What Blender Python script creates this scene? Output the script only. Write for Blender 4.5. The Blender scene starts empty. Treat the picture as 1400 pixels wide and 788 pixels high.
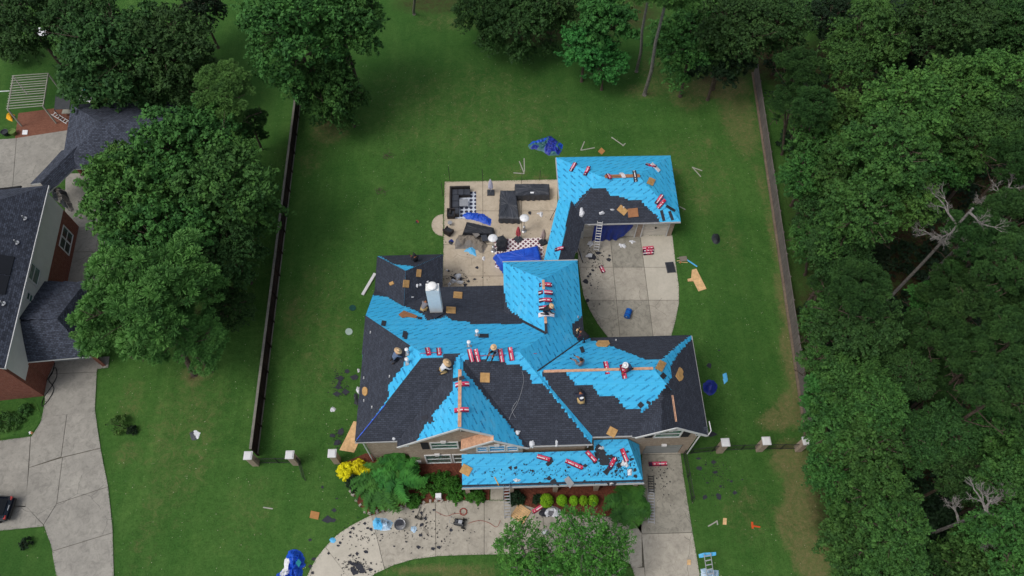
import bpy, math, random
import numpy as np
from mathutils import Vector, Matrix, noise
from mathutils.bvhtree import BVHTree
S = bpy.context.scene
COL = S.collection
R = math.radians
random.seed(7); np.random.seed(7)

# ---------------------------------------------------------------- camera, sky, sun, exposure
CAMH, FPX, TH, YAW = 58.0, 1000.0, R(60.5), R(1.7)
cd = bpy.data.cameras.new('camera'); cam = bpy.data.objects.new('camera', cd); COL.objects.link(cam)
cd.sensor_width = 36.0; cd.lens = FPX / 1400 * 36.0; cd.clip_start = 0.5; cd.clip_end = 6000
cam.location = (0, 0, CAMH)
cam.rotation_euler = (R(90) - TH, 0, -YAW)
S.camera = cam
W = bpy.data.worlds.new('World'); S.world = W; W.use_nodes = True
wn = W.node_tree; bg = wn.nodes['Background']
sky = wn.nodes.new('ShaderNodeTexSky'); sky.sky_type = 'NISHITA'; sky.sun_disc = False
SUN_EL, SUN_AZ = R(58), R(-115)
sky.sun_elevation = SUN_EL; sky.sun_rotation = SUN_AZ; sky.air_density = 1.0; sky.dust_density = 4.0; sky.ozone_density = 1.0
hs_ = wn.nodes.new('ShaderNodeHueSaturation'); hs_.inputs['Saturation'].default_value = .42   # overcast: the cloud layer greys the sky's blue
wn.links.new(sky.outputs[0], hs_.inputs['Color']); wn.links.new(hs_.outputs[0], bg.inputs[0]); bg.inputs[1].default_value = 0.13
sd = bpy.data.lights.new('sun', 'SUN'); sd.energy = .85; sd.angle = R(24); sd.color = (1, .965, .91)
sun = bpy.data.objects.new('sun', sd); COL.objects.link(sun)
sv = Vector((math.sin(SUN_AZ) * math.cos(SUN_EL), math.cos(SUN_AZ) * math.cos(SUN_EL), math.sin(SUN_EL)))
sun.rotation_euler = (-sv).to_track_quat('-Z', 'Y').to_euler(); sun.location = (0, 0, 90)
S.view_settings.view_transform = 'Standard'; S.view_settings.look = 'None'
S.view_settings.exposure = 0.22; S.view_settings.gamma = 1.0

# ---------------------------------------------------------------- photo bearing -> place
def ray(px, py):
    a = (px - 700) / FPX; b = -(py - 394) / FPX
    x, y, z = a, math.cos(TH) + b * math.sin(TH), -math.sin(TH) + b * math.cos(TH)
    c, s = math.cos(-YAW), math.sin(-YAW)
    return Vector((x * c - y * s, x * s + y * c, z))
def P(px, py, z=0.0):
    r = ray(px, py); t = (z - CAMH) / r.z
    return Vector((r.x * t, r.y * t, z))
def onplane(px, py, p0, n):
    r = ray(px, py); o = Vector((0, 0, CAMH))
    return o + r * ((p0 - o).dot(n) / r.dot(n))

# ---------------------------------------------------------------- materials
def lin(c):
    return tuple((x / 12.92 if x <= .04045 else ((x + .055) / 1.055) ** 2.4) for x in [v / 255 for v in c])
MATS = {}
def newmat(name, rough=.85, spec=.3):
    m = bpy.data.materials.new(name); m.use_nodes = True; nt = m.node_tree
    b = nt.nodes['Principled BSDF']; b.inputs['Roughness'].default_value = rough
    b.inputs['Specular IOR Level'].default_value = spec
    MATS[name] = m
    return m, nt, b
def nd(nt, t, **k):
    n = nt.nodes.new(t)
    for a, v in k.items(): setattr(n, a, v)
    return n
def mixc(nt, fac, a, b, blend='MIX'):
    n = nt.nodes.new('ShaderNodeMix'); n.data_type = 'RGBA'; n.blend_type = blend
    for s, v in ((n.inputs['Factor'], fac), (n.inputs['A'], a), (n.inputs['B'], b)):
        if hasattr(v, 'links') or hasattr(v, 'is_linked'): nt.links.new(v, s)
        elif isinstance(v, (tuple, list)): s.default_value = (*v[:3], 1)
        else: s.default_value = v
    return n.outputs['Result']
def mth(nt, op, a, b=0.0, c=None, clamp=False):
    n = nt.nodes.new('ShaderNodeMath'); n.operation = op; n.use_clamp = clamp
    for i, v in enumerate((a, b) if c is None else (a, b, c)):
        if hasattr(v, 'is_linked'): nt.links.new(v, n.inputs[i])
        else: n.inputs[i].default_value = v
    return n.outputs[0]
def mrange(nt, v, a, b, c=0.0, d=1.0):
    n = nt.nodes.new('ShaderNodeMapRange'); nt.links.new(v, n.inputs[0])
    for i, x in enumerate((a, b, c, d)): n.inputs[i + 1].default_value = x
    return n.outputs[0]
def coords(nt, kind='Object', rot=0, scale=(1, 1, 1)):
    tc = nt.nodes.new('ShaderNodeTexCoord'); mp = nt.nodes.new('ShaderNodeMapping')
    nt.links.new(tc.outputs[kind], mp.inputs[0]); mp.inputs['Rotation'].default_value = (0, 0, rot)
    mp.inputs['Scale'].default_value = scale
    return mp.outputs[0]
def nz(nt, vec, scale, detail=4, rough=.6, dist=0):
    n = nt.nodes.new('ShaderNodeTexNoise'); nt.links.new(vec, n.inputs['Vector'])
    n.inputs['Scale'].default_value = scale; n.inputs['Detail'].default_value = detail
    n.inputs['Roughness'].default_value = rough; n.inputs['Distortion'].default_value = dist
    return n.outputs[0]
def bump(nt, b, h, strength=.4, dist=.02):
    n = nt.nodes.new('ShaderNodeBump'); n.inputs['Strength'].default_value = strength; n.inputs['Distance'].default_value = dist
    nt.links.new(h, n.inputs['Height']); nt.links.new(n.outputs[0], b.inputs['Normal'])
def simple(name, c, var=.18, scale=3.0, rough=.8, spec=.3, bs=.25, bd=.01, c2=None, kind='Object', metal=0):
    m, nt, b = newmat(name, rough, spec); v = coords(nt, kind)
    f = mrange(nt, nz(nt, v, scale, 6, .65), .3, .7)
    lo = tuple(x * (1 - var) for x in c); hi = tuple(min(1, x * (1 + var)) for x in (c2 or c))
    nt.links.new(mixc(nt, f, lo, hi), b.inputs['Base Color']); b.inputs['Metallic'].default_value = metal
    if bs: bump(nt, b, nz(nt, v, scale * 6, 3), bs, bd)
    return m

simple('charcoal_edge', lin((48, 50, 58)), .25, 8)
simple('gutter_white', (.36, .36, .36), .1, 2, .6)
simple('wrap_pink', lin((214, 96, 130)), .15, 10, .4)
simple('chimney_white', (.82, .82, .8), .05, 3, .5)
simple('grit', (.02, .02, .025), .3, 4)
simple('white_trim', (.62, .62, .62), .06, 2, .6)
simple('white_plastic', (.74, .75, .77), .12, 3, .4, .4)
simple('cream_door', (.64, .6, .53), .06, 1, .6)
simple('grey_door', (.27, .28, .27), .1, 1, .6)
simple('soffit', (.33, .29, .24), .08, 2)
simple('bare_wood', lin((182, 138, 112)), .18, 4, c2=lin((204, 160, 130)))
simple('plywood', lin((196, 158, 112)), .16, 3, c2=lin((215, 178, 130)))
simple('foam', lin((172, 134, 84)), .16, 4, c2=lin((190, 150, 98)))
simple('cardboard', lin((165, 118, 70)), .12, 4)
simple('terra_stain', lin((156, 108, 74)), .2, 3)
simple('black_plastic', (.012, .013, .016), .3, 5, .45, .5)
simple('cover_black', (.02, .023, .03), .35, 3, .6, .4, .5, .03)
simple('wicker', (.03, .025, .024), .3, 30, .7, .3, .6, .01)
simple('cushion_grey', lin((120, 116, 112)), .12, 3)
simple('drab_sheet', lin((122, 114, 104)), .14, 2, bs=.4, bd=.03)
simple('metal', (.42, .43, .45), .1, 5, .35, .6, metal=.6)
simple('aluminium', (.38, .39, .41), .12, 5, .45, .6, metal=.3)
simple('dark_metal', (.02, .021, .022), .2, 5, .5, .5)
simple('red_cloth', lin((190, 60, 72)), .25, 5, c2=lin((215, 110, 115)))
simple('tan_cloth', lin((196, 178, 172)), .12, 5)
simple('pale_cloth', lin((205, 205, 222)), .1, 5)
simple('wrap_red', lin((180, 22, 58)), .15, 10, .4, .4)
simple('wrap_white', (.7, .66, .68), .1, 10, .4, .4)
simple('wrap_dark', lin((60, 28, 60)), .3, 10, .45)
simple('pale_wood', (.34, .34, .29), .12, 4)
simple('green_can', lin((95, 120, 60)), .2, 4)
simple('teal', lin((30, 120, 130)), .2, 4)
simple('orange', lin((200, 80, 35)), .1, 4)
simple('yellow_paint', lin((220, 160, 30)), .15, 4)
simple('lid_green', lin((20, 66, 58)), .2, 4)
simple('lid_pale', lin((150, 170, 160)), .1, 4)
simple('hose_black', (.015, .015, .015), .2, 4)
simple('car_paint', (.006, .012, .028), .1, 2, .18, .7, 0)
simple('tail_red', (.5, .02, .02), .1, 5, .2, .6)
simple('tyre', (.012, .012, .012), .1, 8)
simple('skin', lin((150, 96, 66)), .1, 10)
simple('straw', lin((216, 182, 140)), .12, 14)
simple('shirt_white', (.62, .62, .66), .12, 8)
simple('shirt_slate', lin((92, 108, 136)), .16, 8)
simple('shirt_dark', (.018, .018, .022), .3, 8)
simple('shirt_navy', (.022, .026, .05), .25, 8)
simple('shirt_maroon', lin((92, 34, 50)), .2, 8)
simple('shirt_grey', lin((118, 116, 122)), .25, 14)
simple('pants_khaki', lin((186, 158, 110)), .12, 8)
simple('pants_dark', (.015, .016, .024), .25, 8)
simple('pants_jean', (.03, .045, .1), .2, 8)
simple('boot', (.03, .02, .015), .2, 8)
simple('bark', lin((64, 54, 46)), .35, 6, c2=lin((92, 80, 70)), bs=.8, bd=.04)
simple('bark_grey', lin((98, 92, 88)), .3, 6, c2=lin((130, 124, 118)), bs=.8, bd=.04)
simple('dead_wood', lin((104, 100, 98)), .25, 6, c2=lin((134, 130, 126)))
simple('siding', (.68, .67, .65), .06, 1.2)
simple('solar', (.006, .007, .011), .2, 1, .3, .5)
simple('flat_roof', (.008, .009, .011), .3, 2, .8)
simple('stone_edge', (.33, .3, .26), .25, 4)
simple('clay_red', lin((150, 60, 50)), .15, 4)
simple('trampoline', (.05, .055, .06), .15, 4)
simple('shutter', (.018, .017, .022), .2, 6)
simple('blue_drum', lin((10, 92, 175)), .15, 4, .4)

def m_grass():
    m, nt, b = newmat('grass', .95, .12); v = coords(nt)
    big = mrange(nt, nz(nt, v, .07, 7, .75), .4, .62); mid = mrange(nt, nz(nt, v, .3, 8, .8, .6), .36, .66)
    fine = mrange(nt, nz(nt, v, 2.6, 8, .85), .36, .66); vf = mrange(nt, nz(nt, v, 7.5, 4, .85), .38, .66)
    stripe = coords(nt, 'Object', .02, (1, .1, 1))
    st = mrange(nt, nz(nt, stripe, 1.1, 3, .6), .35, .65)
    c = mixc(nt, big, lin((44, 84, 32)), lin((66, 108, 44)))
    c = mixc(nt, mth(nt, 'MULTIPLY', mid, .9), c, lin((92, 126, 62)))
    c = mixc(nt, mth(nt, 'MULTIPLY', st, .45), c, lin((40, 88, 32)))
    c = mixc(nt, mth(nt, 'MULTIPLY', fine, .7), c, lin((28, 64, 22)))
    c = mixc(nt, mth(nt, 'MULTIPLY', vf, .3), c, lin((104, 146, 72)))
    def att(n):
        a = nt.nodes.new('ShaderNodeAttribute'); a.attribute_name = n; return a.outputs['Fac']
    wd_ = mrange(nt, nz(nt, v, .9, 8, .85, .8), .56, .7)
    c = mixc(nt, mth(nt, 'MULTIPLY', wd_, .4), c, lin((108, 126, 66)))
    brk = mrange(nt, nz(nt, v, 1.6, 8, .85, .8), .42, .6)
    rag = mth(nt, 'ADD', mth(nt, 'MULTIPLY', att('dry'), .95), mth(nt, 'MULTIPLY', mth(nt, 'SUBTRACT', nz(nt, v, 1.1, 10, .9, 1.2), .5), 2.6))
    dry = mth(nt, 'MULTIPLY', mrange(nt, rag, .2, .72), mth(nt, 'MULTIPLY', mth(nt, 'GREATER_THAN', att('dry'), .02), mrange(nt, nz(nt, v, 2.8, 8, .9, .6), .36, .62, .12, .85)), clamp=True)
    c = mixc(nt, mth(nt, 'MULTIPLY', att('shade_tint'), .6), c, mixc(nt, fine, lin((24, 62, 22)), lin((44, 84, 32))))
    strawc = mixc(nt, fine, lin((112, 98, 66)), lin((150, 134, 98)))
    c = mixc(nt, dry, c, strawc)
    soil = mixc(nt, fine, lin((44, 34, 26)), lin((82, 62, 48)))
    so = mth(nt, 'MULTIPLY', att('soil'), mth(nt, 'ADD', brk, .45), clamp=True)
    c = mixc(nt, so, c, soil)
    wh = nt.nodes.new('ShaderNodeTexWhiteNoise')
    nt.links.new(c, b.inputs['Base Color'])
    nt.nodes.remove(wh)
    h = mth(nt, 'ADD', nz(nt, v, 14, 4, .8), mth(nt, 'MULTIPLY', nz(nt, v, 1.2, 4), 1.2))
    bump(nt, b, h, .8, .12)
m_grass()
def m_concrete(name, c1, c2, stain):
    m, nt, b = newmat(name, .9, .2); v = coords(nt)
    big = mrange(nt, nz(nt, v, .5, 8, .75, .5), .34, .68); f = mrange(nt, nz(nt, v, 7, 6, .75), .3, .7)
    c = mixc(nt, big, c1, c2)
    c = mixc(nt, mth(nt, 'MULTIPLY', f, .25), c, tuple(x * .7 for x in c1))
    sp = mrange(nt, nz(nt, v, 1.7, 8, .8, 1.0), .47, .68)
    c = mixc(nt, mth(nt, 'MULTIPLY', sp, stain), c, tuple(x * .45 for x in c1))
    wv = nt.nodes.new('ShaderNodeTexVoronoi'); wv.feature = 'DISTANCE_TO_EDGE'; wv.inputs['Scale'].default_value = .16
    dv = nt.nodes.new('ShaderNodeVectorMath'); dv.operation = 'ADD'; nt.links.new(v, dv.inputs[0])
    nn = nt.nodes.new('ShaderNodeTexNoise'); nt.links.new(v, nn.inputs['Vector']); nn.inputs['Scale'].default_value = .5; nn.inputs['Detail'].default_value = 6
    nt.links.new(nn.outputs['Color'], dv.inputs[1]); nt.links.new(dv.outputs[0], wv.inputs['Vector'])
    cr = mth(nt, 'MULTIPLY', mth(nt, 'LESS_THAN', wv.outputs['Distance'], .003), mth(nt, 'GREATER_THAN', nz(nt, v, .13, 2), .55))
    c = mixc(nt, mth(nt, 'MULTIPLY', cr, .55), c, tuple(x * .35 for x in c1))
    oi = nt.nodes.new('ShaderNodeObjectInfo')
    c = mixc(nt, mrange(nt, oi.outputs['Random'], 0, 1, 0, .22), c, tuple(x * .75 for x in c1))
    nt.links.new(c, b.inputs['Base Color'])
    bump(nt, b, nz(nt, v, 30, 4), .3, .01)
m_concrete('concrete', lin((160, 154, 142)), lin((190, 183, 169)), .55)
m_concrete('concrete_pale', lin((182, 176, 162)), lin((202, 195, 181)), .2)
m_concrete('concrete_patio', lin((180, 166, 146)), lin((203, 190, 170)), .4)
m_concrete('concrete_dark', lin((142, 138, 127)), lin((174, 169, 156)), .85)
m_concrete('concrete_neigh', lin((142, 139, 132)), lin((170, 166, 157)), .6)
simple('joint_dark', lin((84, 80, 70)), .2, 4)
def m_brick(name, ca, cb, mortar):
    m, nt, b = newmat(name, .9, .2); v = coords(nt, 'UV')
    t = nt.nodes.new('ShaderNodeTexBrick'); nt.links.new(v, t.inputs['Vector'])
    t.inputs['Color1'].default_value = (*ca, 1); t.inputs['Color2'].default_value = (*cb, 1); t.inputs['Mortar'].default_value = (*mortar, 1)
    t.inputs['Scale'].default_value = 1; t.inputs['Brick Width'].default_value = .24; t.inputs['Row Height'].default_value = .085
    t.inputs['Mortar Size'].default_value = .012
    f = mrange(nt, nz(nt, v, 3.2, 5, .7), .35, .65)
    c = mixc(nt, mth(nt, 'MULTIPLY', f, .5), t.outputs[0], tuple(x * .55 for x in ca))
    f2 = mrange(nt, nz(nt, v, 9, 5, .8), .5, .7)
    c = mixc(nt, mth(nt, 'MULTIPLY', f2, .35), c, tuple(min(1, x * 1.6) for x in cb))
    nt.links.new(c, b.inputs['Base Color']); bump(nt, b, t.outputs['Fac'], -.5, .01)
m_brick('brick_tan', lin((150, 128, 112)), lin((172, 154, 138)), lin((180, 168, 152)))
m_brick('brick_red', lin((120, 58, 46)), lin((140, 76, 60)), lin((140, 120, 108)))
m_brick('brick_paving', lin((122, 76, 60)), lin((140, 92, 74)), lin((92, 74, 62)))
def m_shingle(name, base, hi, tab=.3):
    m, nt, b = newmat(name, .92, .25); v = coords(nt, 'UV')
    t = nt.nodes.new('ShaderNodeTexBrick'); nt.links.new(v, t.inputs['Vector'])
    t.inputs['Color1'].default_value = (*base, 1); t.inputs['Color2'].default_value = (*hi, 1); t.inputs['Mortar'].default_value = (*[x * .45 for x in base], 1)
    t.inputs['Scale'].default_value = 1; t.inputs['Brick Width'].default_value = tab; t.inputs['Row Height'].default_value = .145
    t.inputs['Mortar Size'].default_value = .014; t.offset = .37
    f = mrange(nt, nz(nt, v, .8, 5, .7), .3, .7)
    c = mixc(nt, mth(nt, 'MULTIPLY', f, .3), t.outputs[0], tuple(x * .7 for x in base))
    f2 = mrange(nt, nz(nt, v, 14, 3, .8), .5, .75)
    c = mixc(nt, mth(nt, 'MULTIPLY', f2, .4), c, tuple(x * 1.5 for x in hi))
    nt.links.new(c, b.inputs['Base Color'])
    bump(nt, b, nz(nt, v, 60, 3), .4, .004)
m_shingle('shingle', lin((51, 55, 65)), lin((67, 72, 84)))
m_shingle('shingle_old', lin((48, 52, 62)), lin((84, 90, 105)), .26)
def m_under(name='underlay'):
    m, nt, b = newmat(name, .55, .35)
    v = coords(nt, 'UV'); base1, base2 = lin((54, 170, 222)), lin((70, 188, 234))
    st = coords(nt, 'UV', .12, (.5, 3, 1)); wr = coords(nt, 'UV', 0, (2.2, .35, 1))
    f = mrange(nt, nz(nt, st, 1.2, 6, .7, .8), .35, .65)
    c = mixc(nt, f, base1, base2)
    sv_ = nt.nodes.new('ShaderNodeSeparateXYZ'); nt.links.new(v, sv_.inputs[0]); wn_ = nt.nodes.new('ShaderNodeTexWhiteNoise'); wn_.noise_dimensions = '1D'
    nt.links.new(mth(nt, 'FLOOR', mth(nt, 'DIVIDE', sv_.outputs[1], 1.1)), wn_.inputs['W'])
    c = mixc(nt, mth(nt, 'MULTIPLY', wn_.outputs['Value'], .1), c, lin((40, 140, 200)))   # each roll of sheet differs a little
    # printed logo: rows of slanted dark lettering
    for sc, ph in ((1.0, 0.0), (1.0, .5)):
        r = coords(nt, 'UV', R(-33))
        t = nt.nodes.new('ShaderNodeTexBrick'); nt.links.new(r, t.inputs['Vector'])
        t.inputs['Scale'].default_value = 1
        t.inputs['Brick Width'].default_value = 1.25; t.inputs['Row Height'].default_value = .44
        t.offset = .5
        break
    sx = nt.nodes.new('ShaderNodeSeparateXYZ'); nt.links.new(r, sx.inputs[0])
    row = mth(nt, 'DIVIDE', sx.outputs[1], .44); ri = mth(nt, 'FLOOR', row); rf = mth(nt, 'FRACT', row)
    ux = mth(nt, 'FRACT', mth(nt, 'ADD', mth(nt, 'DIVIDE', sx.outputs[0], 1.3), mth(nt, 'MULTIPLY', ri, .47)))
    ulen = mth(nt, 'MULTIPLY', mth(nt, 'GREATER_THAN', ux, .12), mth(nt, 'LESS_THAN', ux, .72))
    band = mth(nt, 'MULTIPLY', mth(nt, 'GREATER_THAN', rf, .36), mth(nt, 'LESS_THAN', rf, .64))
    lt = coords(nt, 'UV', R(-33), (1, .15, 1))
    letters = mth(nt, 'GREATER_THAN', nz(nt, lt, 16, 2, .5), .47)
    line = mth(nt, 'MULTIPLY', mth(nt, 'GREATER_THAN', rf, .36), mth(nt, 'LESS_THAN', rf, .44))
    ink = mth(nt, 'MULTIPLY', ulen, mth(nt, 'MAXIMUM', mth(nt, 'MULTIPLY', band, letters), line))
    fade = mrange(nt, nz(nt, v, .55, 4, .7), .36, .6, .25, .95)
    c = mixc(nt, mth(nt, 'MULTIPLY', ink, fade), c, lin((22, 104, 156)))
    # lap lines
    s2 = nt.nodes.new('ShaderNodeSeparateXYZ'); nt.links.new(v, s2.inputs[0])
    lf = mth(nt, 'FRACT', mth(nt, 'DIVIDE', mth(nt, 'ADD', s2.outputs[1], mth(nt, 'MULTIPLY', nz(nt, v, .6, 2), .05)), 1.1))
    c = mixc(nt, mth(nt, 'MULTIPLY', mth(nt, 'LESS_THAN', lf, .03), .28), c, lin((30, 120, 165)))
    dust = mrange(nt, nz(nt, v, .5, 7, .8, 1), .55, .72, 0, .5)
    c = mixc(nt, mth(nt, 'MULTIPLY', dust, .5), c, lin((150, 210, 228)))
    nt.links.new(c, b.inputs['Base Color'])
    h = mth(nt, 'ADD', nz(nt, wr, 2.4, 4), nz(nt, st, 2.5, 3)); bump(nt, b, h, .3, .05)
m_under()
def m_tarp(name, a, b2, rough=.45):
    m, nt, b = newmat(name, rough, .4); v = coords(nt)
    f = mrange(nt, nz(nt, v, 1.3, 5, .7, 1), .35, .65)
    nt.links.new(mixc(nt, f, a, b2), b.inputs['Base Color']); bump(nt, b, nz(nt, v, 5, 4, .6, 1.0), .5, .06)
m_tarp('tarp_blue', lin((16, 66, 176)), lin((30, 88, 205)))
m_tarp('tarp_deep', lin((20, 30, 110)), lin((40, 60, 165)))
m_tarp('tarp_royal', lin((24, 44, 120)), lin((30, 56, 140)))
m_tarp('tarp_sky', lin((60, 160, 215)), lin((110, 190, 230)))
m_tarp('tarp_pale', lin((130, 170, 200)), lin((200, 215, 228)))
m_tarp('tarp_greenish', lin((50, 92, 100)), lin((66, 120, 120)))
m_tarp('film_white', (.62, .64, .68), (.78, .78, .8))
m_tarp('cover_slate', (.03, .035, .045), (.05, .055, .07))
def m_leaf(name, dark, lite, hi, rough=.75):
    m, nt, b = newmat(name, rough, .25)
    a = nt.nodes.new('ShaderNodeAttribute'); a.attribute_name = 'tone'
    c = mixc(nt, a.outputs['Fac'], dark, lite)
    v = coords(nt); f = mrange(nt, nz(nt, v, .45, 3), .45, .7)
    c = mixc(nt, mth(nt, 'MULTIPLY', f, .55), c, hi)
    oi = nt.nodes.new('ShaderNodeObjectInfo')
    hs = nt.nodes.new('ShaderNodeHueSaturation'); nt.links.new(c, hs.inputs['Color'])
    nt.links.new(mrange(nt, oi.outputs['Random'], 0, 1, .492, .512), hs.inputs['Hue'])
    nt.links.new(mrange(nt, oi.outputs['Random'], 0, 1, .86, 1.16), hs.inputs['Value'])
    nt.links.new(hs.outputs[0], b.inputs['Base Color'])
    b.inputs['Transmission Weight'].default_value = 0
m_leaf('leaf_oak', lin((28, 56, 26)), lin((56, 92, 42)), lin((68, 102, 46)))
m_leaf('leaf_mid', lin((32, 66, 30)), lin((66, 108, 46)), lin((82, 122, 52)))
m_leaf('leaf_yellow', lin((40, 72, 30)), lin((76, 114, 48)), lin((92, 126, 54)))
m_leaf('leaf_bright', lin((34, 78, 34)), lin((60, 116, 50)), lin((70, 126, 56)))
m_leaf('leaf_wood', lin((28, 58, 28)), lin((62, 98, 46)), lin((70, 106, 50)))
m_leaf('leaf_fresh', lin((38, 84, 30)), lin((80, 134, 50)), lin((98, 150, 60)))
m_leaf('leaf_pine', lin((50, 88, 42)), lin((98, 146, 70)), lin((108, 154, 76)))
m_leaf('leaf_deep', lin((14, 30, 16)), lin((28, 52, 26)), lin((34, 60, 30)))
m_leaf('leaf_lime', lin((90, 140, 20)), lin((130, 180, 30)), lin((150, 195, 40)))
m_leaf('leaf_gold', lin((170, 158, 10)), lin((222, 208, 24)), lin((236, 226, 40)))
m_leaf('leaf_hedge', lin((34, 72, 18)), lin((60, 108, 30)), lin((72, 120, 38)))
m_leaf('leaf_fern', lin((30, 74, 28)), lin((62, 120, 44)), lin((92, 148, 58)))
def m_mulch():
    m, nt, b = newmat('mulch', .95, .1); v = coords(nt)
    f = mrange(nt, nz(nt, v, 9, 5, .85), .3, .7)
    nt.links.new(mixc(nt, f, lin((70, 36, 28)), lin((128, 78, 62))), b.inputs['Base Color']); bump(nt, b, nz(nt, v, 22, 4, .8), 1, .05)
m_mulch()
def m_glass():
    m, nt, b = newmat('glass', .08, .8); v = coords(nt, 'UV')
    f = mrange(nt, nz(nt, v, 1.4, 3), .4, .6)
    nt.links.new(mixc(nt, f, lin((52, 84, 78)), lin((84, 122, 112))), b.inputs['Base Color'])
m_glass()
def m_glassb():
    m, nt, b = newmat('glass_blue', .1, .8); v = coords(nt, 'UV')
    f = mrange(nt, nz(nt, v, 1.4, 3), .4, .6)
    nt.links.new(mixc(nt, f, lin((36, 106, 160)), lin((50, 140, 190))), b.inputs['Base Color'])
m_glassb()
def m_rug(name, a, c2, diag, sc):
    m, nt, b = newmat(name, .95, .1); v = coords(nt, 'UV', R(45) if diag else 0)
    t = nt.nodes.new('ShaderNodeTexVoronoi' if not diag else 'ShaderNodeTexChecker'); nt.links.new(v, t.inputs['Vector'])
    t.inputs['Scale'].default_value = sc
    if diag:
        w = nt.nodes.new('ShaderNodeTexBrick'); nt.links.new(v, w.inputs['Vector'])
        w.inputs['Scale'].default_value = 1; w.inputs['Brick Width'].default_value = .34; w.inputs['Row Height'].default_value = .34; w.offset = 0
        w.inputs['Mortar Size'].default_value = .07; w.inputs['Color1'].default_value = (*a, 1); w.inputs['Color2'].default_value = (*[x * 1.2 for x in a], 1); w.inputs['Mortar'].default_value = (*c2, 1)
        nt.links.new(w.outputs[0], b.inputs['Base Color'])
    else:
        t.inputs['Randomness'].default_value = 0.0
        f = mth(nt, 'LESS_THAN', t.outputs['Distance'], .36)
        nt.links.new(mixc(nt, f, c2, a), b.inputs['Base Color'])
m_rug('rug_grey', lin((60, 62, 80)), lin((190, 196, 206)), False, 2.2)
m_rug('rug_red', lin((104, 60, 74)), lin((226, 218, 216)), True, 2)

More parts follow.
